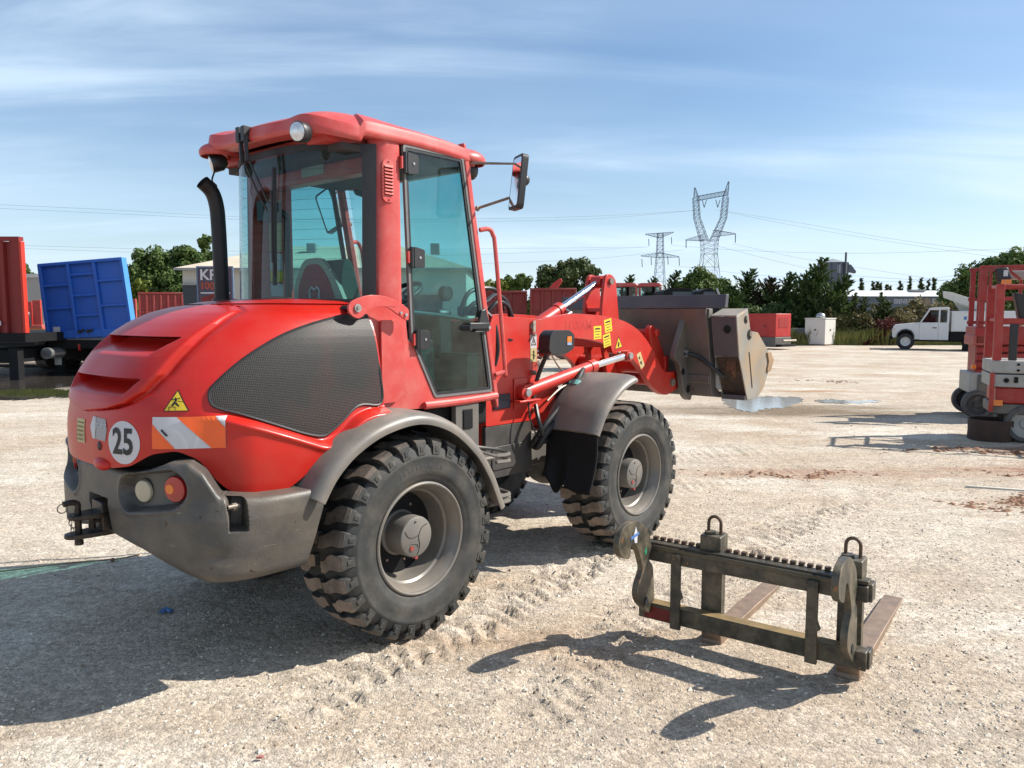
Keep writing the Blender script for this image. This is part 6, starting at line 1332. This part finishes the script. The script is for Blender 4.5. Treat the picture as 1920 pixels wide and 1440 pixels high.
    # wipers
    for y0, y1, z1, nm in ((-.05, -.17, 2.31, 0), (.01, -.11, 2.30, 1)):
        b = MB(); x0 = -.53; b.box(x0-.03, x0+.03, y0-.018, y0+.018, 2.655, 2.735); b.bar((x0-.01, y0, 2.70), (x0-.02, y0-.03, 2.55), .02, .03); b.tube([(x0-.015, y0-.03, 2.57), (-.475, y1+.03, 2.36), (-.452, y1, z1)], .006, 6); b.build('wiper_arm', BLACK, LO, bevel=.004)
    b = MB(); b.bar((-.447, -.185, 2.52), (-.447, -.16, 1.90), .012, .022); b.bar((-.460, -.175, 2.40), (-.460, -.165, 2.02), .010, .012); b.build('wiper_blade', BLACK, LO)
    # mirrors
    for s in (-1, 1):
        m = empty('door_mirror', (0, 0, 0)); m.parent = LO
        X, Y_, Z = .695, s*1.033, 2.50
        Mx = Matrix.Translation((X, Y_, Z)) @ Matrix.Rotation(s*R(25), 4, 'Z') @ Matrix.Rotation(R(7), 4, 'Y')
        if s > 0: Mx = Matrix.Translation((X, Y_, Z)) @ Matrix.Rotation(R(14), 4, 'Z') @ Matrix.Rotation(R(-24), 4, 'X')
        po = roundpoly([(-.085,-.155),(.085,-.155),(.085,.155),(-.085,.155)], .028, 4)
        b = MB(); b.prism(po, 'x', -.018, .022, Mx); b.build('mirror_housing', BLACK, m, bevel=.006); b = MB(); b.prism(roundpoly([(-.068,-.138),(.068,-.138),(.068,.138),(-.068,.138)], .022, 4), 'x', -.0205, -.0185, Mx); b.build('mirror_glass', MIRROR, m, smooth=0)
        b = MB(); b.ball((X+.045, Y_+s*.01, Z+.02), .035, 14, 10); b.build('mirror_joint', BLACK, m)
        b = MB(); b.tube([(.60, s*.69, 2.635), (X+.03, Y_, Z+.11), (X+.03, Y_, Z-.06)], .0085, 8); b.build('mirror_arm', STEEL, m); b = MB(); b.tube([(.655, s*.70, 2.375), (X+.03, Y_, Z-.06)], .0085, 8); b.ball((.655, s*.705, 2.375), .017, 8, 6); b.build('mirror_arm', STEEL, m)
        b = MB(); b.tube(smooth_path([(.665,s*.715,2.248),(.73,s*.73,2.258),(.765,s*.735,2.225),(.79,s*.735,2.12),(.875,s*.735,1.42),(.872,s*.732,1.39),(.80,s*.72,1.37)], 5), .0145, 10); b.build('grab_rail', CABRED, LO)
    # the cab is a little narrower than the hood
    for o in set(bpy.data.objects)-before:
        if o.parent is LO: M0 = o.matrix_basis.copy(); o.matrix_basis = Matrix.Translation((.07, 0, -.035)) @ Matrix.Diagonal((1, .895, 1.02, 1)) @ M0
cab()

# ---- rear chassis, steps, articulation
b = MB(); b.box(-.6, .82, -.33, .33, .48, .95); b.build('rear_chassis', FRAMEGREY, LO, bevel=.01)
b = MB(); b.box(.30, .84, -.60, .60, 1.05, 1.20); b.build('cab_mount', BLACKM, LO, bevel=.02)
for s in (-1, 1):
    b = MB(); b.box(.50, .70, s*.62, s*.66, .75, 1.20); k = b.build('step_bracket', FRAMEGREY, LO, bevel=.005); b = MB(); b.box(.56, .64, s*.6601, s*.668, 1.05, 1.17); b.build('bracket_opening', BLACKM, k, bevel=.01)
    for z in (.93, .68):
        b = MB(); b.tube(smooth_path([(.56,s*.64,z+.02),(.70,s*.66,z-.01),(.80,s*.74,z-.03),(.78,s*.84,z-.04),(.64,s*.86,z-.03),(.56,s*.80,z)], 4), .010, 6)
        for i in range(2): b.tube(smooth_path([(.56,s*.64,z+.02-.04*i),(.70,s*.66,z-.01-.04*i),(.80,s*.74,z-.03-.04*i),(.78,s*.84,z-.04-.04*i),(.64,s*.86,z-.03-.04*i)], 4), .012, 6)
        b.build('step_hoop', FRAMEGREY, LO)
        b = MB(); b.box(.60, .79, s*.68, s*.85, z-.09, z-.045) if z < .8 else b.box(.60, .70, s*.68, s*.80, z-.07, z-.045); b.build('step_tread', FRAMEGREY, LO, bevel=.01)
b = MB(); b.cyl((.98, 0, .42), (.98, 0, 1.15), .12, 20); b.build('articulation_joint', FRAMEGREY, LO)
for s in (-1, 1): b = MB(); b.cyl((.3, s*.25, .62), (1.25, s*.28, .62), .035, 12); b.build('steering_cylinder', BLACKM, LO)

# ---- front frame (red tower above, grey foot below)
TY = .42
for s in (-1, 1):
    b = MB(); b.prism(roundpoly([(1.02,.99),(1.50,.985),(1.60,1.03),(1.86,1.05),(1.80,1.25),(1.57,1.26),(1.56,1.715),(1.09,1.735),(1.03,1.60)], .015, 2), 'y', s*(TY-.04), s*TY); b.build('tower_plate', ARMRED, LO, bevel=.005)
    b = MB(); b.prism([(1.02,.988),(1.50,.983),(1.52,.62),(1.02,.62)], 'y', s*(TY-.045), s*(TY-.004)); b.build('frame_foot', FOOTGREY, LO, bevel=.006)
    b = MB(); b.prism(roundpoly([(1.08,.84),(1.42,.84),(1.42,.68),(1.08,.68)], .03, 3), 'y', s*(TY-.003), s*(TY+.004)); b.build('foot_plate', FOOTGREY, LO, bevel=.002)
b = MB(); b.box(1.02, 1.055, -.38, .38, .63, 1.70); b.build('tower_back', ARMRED, LO, bevel=.005)
b = MB(); b.box(1.06, 1.55, -.38, .38, .62, .66); b.box(1.2, 2.5, -.25, .25, .60, .86); b.build('front_chassis', FRAMEGREY, LO, bevel=.01)
b = MB(); b.box(1.09, 1.26, -TY-.012, -TY, 1.10, 1.20); b.build('tower_opening', mat('dark_blue_black', (.008, .008, .018), .4), LO, bevel=.004)
b = MB(); b.box(1.9, 2.5, -.34, .34, .86, 1.02); b.build('axle_cradle', ARMRED, LO, bevel=.02)
b = MB(); b.prism([(1.26,1.555),(1.30,1.565),(1.30,1.57),(1.26,1.58),(1.24,1.575)], 'y', -TY-.001, -TY); b.build('small_slot', BLACKM, LO)
# warning labels on the tower edge
b = MB(); b.box(1.485, 1.555, -TY-.002, -TY-.0008, 1.405, 1.60); wl = b.build('tower_label', STICKW, LO, smooth=0)
b = MB(); b.box(1.485, 1.555, -TY-.003, -TY-.0021, 1.405, 1.505); b.build('pale_half', PALEY, wl, smooth=0)
b = MB(); b.ring([(1.492,1.525),(1.548,1.525),(1.52,1.588)], [(1.501,1.531),(1.539,1.531),(1.52,1.573)], 'y', -TY-.0032, -TY-.0022); b.bar((1.52,-TY-.003,1.538),(1.52,-TY-.003,1.56), .004, .001); b.build('triangle_print', STICKB, wl, smooth=0)
b = MB(); b.ball((1.52, -TY-.0032, 1.478), .010, 8, 6, (1, .1, 1)); b.bar((1.52,-TY-.0035,1.425),(1.52,-TY-.0035,1.47), .012, .001); b.bar((1.495,-TY-.0035,1.46),(1.545,-TY-.0035,1.448), .005, .001); b.build('figure_print', STICKB, wl, smooth=0)
b = MB(); b.cyl((1.51,-TY-.008,1.66),(1.51,-TY,1.66), .024, 14); b.box(1.497, 1.523, -TY-.02, -TY-.008, 1.62, 1.70); b.cyl((1.51,-TY-.03,1.60),(1.51,-TY,1.60), .012, 10); b.build('work_socket', mat('dirty_white_socket', (.35, .30, .24), .6, var=.4, vscale=40), LO)

# ---- boom arms
arm = [(1.50,1.70),(1.85,1.742),(2.05,1.75),(2.36,1.735),(2.60,1.705),(2.80,1.655),(2.97,1.575),(3.12,1.46),(3.26,1.315),(3.36,1.235),(3.49,1.215),(3.60,1.222),(3.625,1.19),(3.625,1.075),(3.56,1.045),(3.44,1.015),(3.34,1.02),(3.22,1.07),(3.10,1.15),(3.00,1.24),(2.89,1.325),(2.76,1.395),(2.66,1.42),(2.60,1.415),(2.52,1.43),(2.46,1.50),(2.20,1.545),(1.95,1.57),(1.70,1.56),(1.52,1.50),(1.46,1.60)]
arm = [(x+.08, z) for x, z in smooth2(arm, 4)]
ARMS = []
for s in (-1, 1):
    b = MB(); b.prism(arm, 'y', s*.325, s*.38); a = b.build('boom_arm', ARMRED, LO, bevel=.006); ARMS.append(a)
    for x, z, r in ((2.685,1.408,.030), (3.58,1.12,.035)):
        b = MB(); b.cyl((x, s*.30, z), (x, s*.402, z), r, 20); b.build('arm_pin', STEEL if r < .04 else ARMRED, a, bevel=.003)
b = MB(); b.box(2.62, 2.94, -.323, .323, 1.47, 1.60); b.cyl((3.13, -.324, 1.30), (3.13, .324, 1.30), .07, 18); b.build('boom_cross_tube', ARMRED, LO, bevel=.01)
# stickers on the right arm
yA = -.3805; DXA = .08
def flat(name, poly, m, parent, dy=0., ya=yA): b = MB(); b.add([(x+DXA, ya-dy, z) for x, z in poly], [tuple(range(len(poly)))]); return b.build(name, m, parent, smooth=0)
def rotrect(cx, cz, w, h, a): c, s = math.cos(a), math.sin(a); return [(cx+x*c-z*s, cz+x*s+z*c) for x, z in ((-w/2,-h/2),(w/2,-h/2),(w/2,h/2),(-w/2,h/2))]
for cx, cz, an in ((2.295,1.600,R(2)), (2.445,1.655,R(10)), (2.43,1.535,R(12))):
    o = flat('yellow_caution_sticker', rotrect(cx, cz, .105, .105, an), STICKY, ARMS[0], .0004)
    for k, (ww, hh) in enumerate(((.07, .012), (.085, .005), (.06, .005), (.08, .005))):
        flat('print_line', rotrect(cx-(.030-k*.022)*math.sin(an)*-1*-1, cz+.030-k*.022, ww, hh, an), STICKB, o, .0012)
o = flat('warning_sticker', [(2.545,1.455),(2.665,1.475),(2.60,1.565)], STICKB, ARMS[0], .0004); flat('yellow_face', [(2.555,1.462),(2.653,1.478),(2.60,1.552)], STICKY, o, .001); flat('pictogram', [(2.585,1.475),(2.61,1.48),(2.615,1.515),(2.595,1.52)], STICKB, o, .0016)
o = flat('pale_arm_label', [(2.885,1.40),(2.945,1.425),(3.02,1.30),(2.96,1.27)], PALEY, ARMS[0], .0004); flat('pictogram', [(2.915,1.375),(2.935,1.385),(2.945,1.365),(2.93,1.355)], STICKB, o, .001); flat('pictogram', [(2.94,1.335),(2.965,1.345),(2.975,1.315),(2.955,1.31)], STICKB, o, .001)
text('faded_lettering', 'LOXAM', .098, (2.12, yA+.0, 1.658), (1,0,0), (0,0,1), (0,1,0), mat('ghost_lettering_red', (.50, .022, .016), .6, var=.15, vscale=30), ARMS[0], off=.0006, bold=.003, sx=1.05)
# lift cylinders
for s in (-1, 1):
    c = empty('lift_cylinder', (0, 0, 0)); c.parent = LO; y = s*.455; p0, p1, p2 = Vector((1.37,y,1.20)), Vector((2.22,y,1.345)), Vector((2.685,y,1.405))
    b = MB(); b.cyl(p0, p1, .047, 20); b.cyl(p1-(p1-p0).normalized()*.07, p1, .053, 20); b.build('barrel', ARMRED, c); b = MB(); b.cyl(p1, p2, .026, 18); b.build('rod', CHROME, c)
    for q, r in ((p2, .045), (p0, .055)): b = MB(); b.cyl(q+Vector((0, -.035, 0)), q+Vector((0, .035, 0)), r, 18); b.build('eye', ARMRED, c)
    for q in (p0, p2): b = MB(); b.cyl(q+Vector((0, s*.036, 0)), q+Vector((0, s*.052, 0)), .028, 14); b.build('pin_head', GREYSIL, c)
    b = MB(); b.box(1.27, 1.50, s*.42, s*.51, 1.135, 1.15); b.box(1.30, 1.44, s*.421, s*.432, 1.08, 1.30); b.build('cylinder_bracket', ARMRED, c, bevel=.004)
# tilt cylinder and rocker
c = empty('tilt_cylinder', (0, 0, 0)); c.parent = LO; p0, p1, p2 = Vector((1.70,0,1.50)), Vector((2.38,0,1.79)), Vector((2.93,0,2.03))
b = MB(); b.cyl(p0, p1, .055, 20); b.cyl(p1-(p1-p0)*.08, p1, .062, 20); b.build('barrel', ARMRED, c); b = MB(); b.cyl(p1, p2, .030, 18); b.build('rod', CHROME, c); b = MB(); b.cyl(p2+Vector((0, -.05, 0)), p2+Vector((0, .05, 0)), .055, 18); b.build('eye', ARMRED, c)
b = MB(); b.cyl(p1+Vector((.0, -.06, -.01)), p1+Vector((.0, -.10, -.03)), .014, 10); b.cyl(p1+Vector((.02, -.10, -.03)), p1+Vector((-.06, -.10, -.06)), .012, 10); b.build('hose_fitting', GREYSIL, c)
rk = empty('rocker_lever', (0, 0, 0)); rk.parent = LO
lev = smooth2([(2.90,2.08),(2.96,2.095),(3.03,2.06),(3.06,1.98),(3.12,1.60),(3.16,1.20),(3.08,1.10),(2.95,1.15),(2.83,1.55),(2.84,1.80),(2.87,2.00)], 3)
for s in (-1, 1):
    b = MB(); b.prism(lev, 'y', s*.075, s*.105); b.build('lever_plate', ARMRED, rk, bevel=.004)
    b = MB(); b.cyl((2.96, s*.10, 2.035), (2.96, s*.125, 2.035), .03, 14); b.build('pin_head', STEEL, rk)
for z in (1.80, 1.70, 1.55): b = MB(); b.box(2.86, 3.02, -.074, .074, z-.03, z); b.build('spacer_plate', ARMRED, rk)
b = MB(); b.bar((3.06, 0, 1.18), (3.66, 0, 1.36), .09, .10); b.build('bucket_link', ARMRED, rk, bevel=.02)
for s in (-1, 1): b = MB(); b.prism(smooth2([(3.36,1.62),(3.44,1.64),(3.54,1.50),(3.66,1.32),(3.68,1.20),(3.60,1.16),(3.50,1.30),(3.38,1.50)]), 'y', s*.22, s*.27); b.build('quick_hitch_plate', ARMRED, LO, bevel=.006)
b = MB(); b.cyl((3.44, -.31, 1.58), (3.44, .31, 1.58), .035, 14); b.cyl((3.58, -.32, 1.12), (3.58, .32, 1.12), .04, 14); b.box(3.60, 3.66, -.30, .30, 1.12, 1.36); b.build('quick_hitch_frame', ARMRED, LO, bevel=.01)

# ---- bucket
BK = empty('bucket', (.117, 0, -.075)); BK.parent = LO; BK.scale = (1.043, .905, 1.043); HW = 1.03
shell = [(3.42,1.90),(3.40,1.80),(3.50,1.62),(3.60,1.30),(3.66,1.10),(3.72,1.03),(4.0,1.0)]
def sheet(prof, y0, y1, th, name, m, par=BK, bev=.003):
    b = MB(); P = [Vector((x, z)) for x, z in prof]; off = []
    for i, p in enumerate(P):
        a = P[max(0, i-1)]; c = P[min(len(P)-1, i+1)]; t = (c-a).normalized(); off.append(p+Vector((-t.y, t.x))*-th)
    b.prism([(p.x, p.y) for p in P]+[(p.x, p.y) for p in off[::-1]], 'y', y0, y1); return b.build(name, m, par, bevel=bev)
b = MB(); b.prism([(3.345,1.800),(3.40,1.803),(3.42,1.915),(3.37,1.915)], 'y', -HW+.064, HW); b.build('back_top_plate', mat('dark_grey_bucket_paint', (.085, .082, .095), .5, metal=.1, var=.12, vscale=3, dust=(.2,.15,.11), dust_amt=.3, speck=(9, .70, (.03, .015, .012))), BK, bevel=.004)
b = MB(); b.prism([(3.36,1.797),(3.44,1.797),(3.52,1.62),(3.57,1.35),(3.60,1.10),(3.70,1.04),(3.70,1.00),(3.54,1.02),(3.50,1.10),(3.47,1.35),(3.42,1.60)], 'y', -HW+.28, HW-.05); b.build('back_plate', BUCKET, BK, bevel=.004)
b = MB(); b.box(3.40, 3.47, -HW+.26, HW-.04, 1.715, 1.795); b.build('back_stiffener', BUCKET, BK, bevel=.006); b = MB(); b.box(3.475, 3.55, -HW+.29, HW-.06, 1.14, 1.21); b.build('lower_stiffener', BUCKET, BK, bevel=.006)
for s in (-1, 1):
    for y in (.476,):
        b = MB(); b.prism(smooth2([(3.43,1.76),(3.47,1.78),(3.52,1.60),(3.56,1.30),(3.56,1.02),(3.50,.98),(3.40,1.06),(3.33,1.30),(3.24,1.36),(3.24,1.42),(3.34,1.60)]), 'y', s*y-.03, s*y+.03); r_ = b.build('mounting_rib', BUCKET, BK, bevel=.005)
        b = MB(); b.cyl((3.38, s*y-.034, 1.24), (3.38, s*y+.034, 1.24), .03, 14); b.cyl((3.48, s*y-.034, 1.08), (3.48, s*y+.034, 1.08), .035, 14); b.build('pin_hole', BLACKM, r_)
    yb = s*1.06; yi = s*.79
    # end box that carries the clam pivots
    rear = [(3.395,1.735),(3.62,1.785),(3.69,1.60),(3.72,1.42),(3.74,1.36),(3.86,1.02),(3.62,1.0),(3.535,1.33)]
    b = MB(); b.prism([(3.40,1.725),(3.62,1.785),(3.76,1.38),(3.88,1.00),(3.66,1.0),(3.47,1.385)], 'y', yb-s*.012, yb); b.build('end_box_outer_plate', BUCKETL, BK, bevel=.003)
    b = MB(); b.prism([(3.41,1.72),(3.62,1.775),(3.76,1.38),(3.87,1.005),(3.67,1.005),(3.48,1.38)], 'y', yi, yi+s*.012); b.build('end_box_inner_plate', BUCKET, BK, bevel=.003)
    b = MB(); b.prism([(3.402,1.724),(3.412,1.724),(3.482,1.385),(3.472,1.385)], 'y', min(yi, yb), max(yi, yb)); eb = b.build('end_box_cover', mat('dark_grey_bucket_paint', (.085, .082, .095), .5), BK, bevel=.003)
    b = MB(); q = Vector((3.425, s*.955, 1.62)); b.cyl(q, q+Vector((-.012, 0, -.003)), .035, 20); b.build('round_opening', mat('dark_hole', (.004, .004, .004), .9), eb)
    b = MB(); b.prism([(3.402,1.727),(3.62,1.787),(3.62,1.797),(3.40,1.737)], 'y', min(yi, yb), max(yi, yb)); b.build('end_box_lid', BUCKETL, BK, bevel=.002)
    b = MB(); b.cyl((3.56, s*.95, 1.28), (3.76, s*.95, 1.06), .035, 12); b.box(3.52, 3.6, s*.95-.05, s*.95+.05, 1.26, 1.34); b.build('clam_cylinder', RUST, BK)
    b = MB(); b.prism([(3.50,1.38),(3.53,1.39),(3.72,1.005),(3.69,1.0)], 'y', min(yi, yb)+.012, max(yi, yb)-.012); b.build('end_box_recess', mat('dark_muddy_brown', (.045, .03, .022), .8, var=.4, vscale=20, dust=(.14,.08,.05), dust_amt=.6, dscale=14), BK)
    b = MB(); b.box(3.62, 3.70, min(yi, yb)+.01, max(yi, yb)-.01, 1.0, 1.04); b.build('end_box_floor', mat('dark_grey_bucket_paint', (.085, .082, .095), .5), BK)
    for x, z, r in ((3.58,1.70,.034), (3.66,1.57,.045)):
        b = MB(); b.cyl((x, yb, z), (x, yb+s*.004, z), r, 20); b.build('plate_hole', mat('dark_hole', (.004, .004, .004), .9), BK)
        b = MB(); b.cyl((x+.008, yb, z+.008), (x+.008, yb+s*.014, z+.008), r*.55, 14); b.build('pivot_pin', STEEL, BK)
    b = MB(); b.prism(roundpoly([(3.655,1.42),(3.672,1.42),(3.755,1.10),(3.738,1.10)], .008, 3), 'y', yb, yb+s*.003); b.build('long_slot', mat('dark_hole', (.004, .004, .004), .9), BK)
    # side cutting wing of the front shell
    b = MB(); b.prism([(3.70,1.60),(3.86,1.585),(4.13,1.39),(4.16,1.34),(4.12,1.23),(4.02,1.08),(3.88,1.0),(3.76,1.01),(3.76,1.38)], 'y', s*1.035, s*1.05); b.build('side_plate', BUCKETL, BK, bevel=.003)
    b = MB(); b.prism([(4.05,1.40),(4.13,1.405),(4.20,1.33),(4.14,1.23),(4.08,1.22),(4.06,1.24),(4.09,1.32)], 'y', s*1.0505, s*1.066); b.build('side_cutter', mat('mud_brown_cutter', (.34, .22, .12), .7, var=.2, vscale=8, bump=.3), BK, bevel=.003)
    b = MB(); b.tube(smooth_path([(3.40,s*.50,1.40),(3.44,s*.62,1.38),(3.47,s*.75,1.30),(3.55,s*.86,1.20)], 5), .018, 8); b.build('hydraulic_hose', HOSE, BK); b = MB(); b.box(3.395, 3.425, s*.52-.02, s*.52+.02, 1.37, 1.43); b.build('hose_clamp', GREYSIL, BK)
b = MB(); b.prism([(3.86,1.0),(4.13,1.20),(4.19,1.33),(4.15,1.335),(4.09,1.235),(3.86,1.05),(3.70,1.05),(3.70,1.0)], 'y', -1.034, 1.034); b.build('front_shell', BUCKETL, BK, bevel=.003)

# ---- front fenders, flaps, marker lamp, hoses
FF = smooth_path([(p[0], 0, p[1]) for p in [(1.575,.925),(1.66,1.055),(1.77,1.155),(1.90,1.235),(2.03,1.28),(2.085,1.285)]], 6)
for s in (-1, 1):
    fender(FF, s*.48, s*.945, 'front_fender', .035, .015)
    b = MB(); b.grid(lambda u, v: (lerp(1.60, 1.505, v)+.04*math.sin(v*3), s*lerp(.50, .93, u)-s*.015*math.sin(v*5)*(1 if u < .5 else 0), lerp(.95, lerp(.545, .505, u)+.05*math.sin(u*13+1.1)*(1 if u < .5 else .15), v)), 24, 16); fl = b.build('mud_flap', BLACKM, LO, smooth=60); sm = fl.modifiers.new('t', 'SOLIDIFY'); sm.thickness = .012
    b = MB(); b.tube(smooth_path([(1.50,s*.43,1.16),(1.52,s*.47,1.32),(1.52,s*.56,1.50)], 4), .016, 8); b.prism(roundpoly([(1.40,1.50),(1.43,1.47),(1.58,1.465),(1.68,1.50),(1.69,1.60),(1.63,1.635),(1.46,1.635),(1.41,1.60)], .02, 3), 'y', s*.56, s*.66); ml = b.build('marker_lamp_unit', BLACK, LO, bevel=.012, seg=3)
    b = MB(); b.box(1.60, 1.65, s*.66, s*.664, 1.55, 1.59); b.build('orange_lens', ORL, ml); b = MB(); b.box(1.60, 1.65, s*.6605, s*.6645, 1.53, 1.548); b.build('blue_white_lens', mat('pale_blue_lens', (.3, .4, .6), .2), ml)
for i, pts in enumerate([[(1.16,-.30,1.75),(1.25,-.32,1.83),(1.38,-.30,1.80),(1.46,-.25,1.70)], [(1.02,-.35,1.80),(1.12,-.40,1.70),(1.14,-.42,1.52),(1.12,-.41,1.40)], [(.90,-.30,1.72),(1.0,-.34,1.82),(1.15,-.30,1.83),(1.30,-.25,1.88),(1.45,-.22,1.84),(1.55,-.20,1.70)],
     [(1.50,-.46,1.10),(1.46,-.52,1.00),(1.50,-.54,.88),(1.60,-.52,.83)], [(1.95,-.46,1.26),(1.82,-.50,1.18),(1.68,-.50,1.00),(1.56,-.50,.86)], [(1.98,-.44,1.22),(1.84,-.48,1.13),(1.71,-.50,.97),(1.58,-.52,.84)], [(2.0,-.42,1.30),(1.80,-.44,1.15),(1.70,-.47,1.03),(1.54,-.46,.88)], [(1.42,-.46,1.23),(1.38,-.50,1.05),(1.42,-.52,.92),(1.52,-.50,.84)], [(1.0,-.2,1.75),(1.1,-.2,1.9),(1.35,-.2,1.92),(1.5,-.15,1.78)]]):
    b = MB(); b.tube(smooth_path(pts, 7), .016 if i not in (7,) else .006, 8); b.build('hydraulic_hose', HOSE, LO)
b = MB(); b.tube([(1.92,-.47,1.25),(1.88,-.485,1.22)], .024, 10); b.build('hose_tie', mat('pale_green_tie', (.2, .5, .45), .5), LO)
b = MB(); b.tube(smooth_path([(1.56,-.44,1.40),(1.68,-.44,1.46),(1.80,-.43,1.36),(1.95,-.42,1.28)], 5), .006, 6); b.tube(smooth_path([(1.62,-.47,1.12),(1.75,-.47,1.19),(1.86,-.46,1.22)], 5), .008, 6); b.build('steel_pipe', STEEL, LO)
b = MB(); b.box(1.07, 1.20, -.30, -.1, 1.735, 1.80); b.build('valve_block', BLACK, LO, bevel=.01)
b = MB(); b.box(1.55, 1.66, -.38, -.30, 1.28, 1.42); b.box(1.56, 1.62, -.36, -.28, 1.15, 1.25); b.build('valve_body', STEEL, LO, bevel=.01)
for x, z in ((1.505,1.33),(1.505,1.155),(1.515,1.06)): b = MB(); b.cyl((x, -TY-.03, z), (x, -TY, z), .018, 12); b.build('grease_bolt', STEEL, LO)
b = MB(); b.box(1.64, 1.70, .35, .40, .55, .95); b.box(1.60, 1.95, .36, .38, .60, .92); b.build('inner_guard_plate', mat('pale_grey_plate', (.30, .28, .23), .6), LO)

for s in (-1, 1):
    b = MB(); b.prism([(s*.55,1.21),(s*.79,1.21),(s*.785,1.26),(s*.738,1.30),(s*.728,1.5),(s*.70,1.64),(s*.655,1.74),(s*.55,1.80)], 'x', -.175, -.160); b.build('hood_flange', HOODRED, LO)

for dy, dz in ((0, 0), (.03, -.035), (-.02, -.05)):
    b = MB(); b.tube(smooth_path([(2.06,-.47+dy,1.33+dz),(1.96,-.52+dy,1.30+dz),(1.84,-.54+dy,1.20+dz),(1.68,-.54+dy,1.08+dz),(1.52,-.53+dy,.96+dz),(1.47,-.49+dy,.86+dz),(1.50,-.44,.80)], 6), .021, 10); b.build('sleeved_hose', mat('grey_black_hose_sleeve', (.014, .014, .015), .6), LO)
b = MB(); b.tube([(1.90,-.545,1.235),(1.87,-.545,1.205)], .045, 12); b.build('hose_clip', mat('pale_green_tie', (.2, .5, .45), .5), LO)
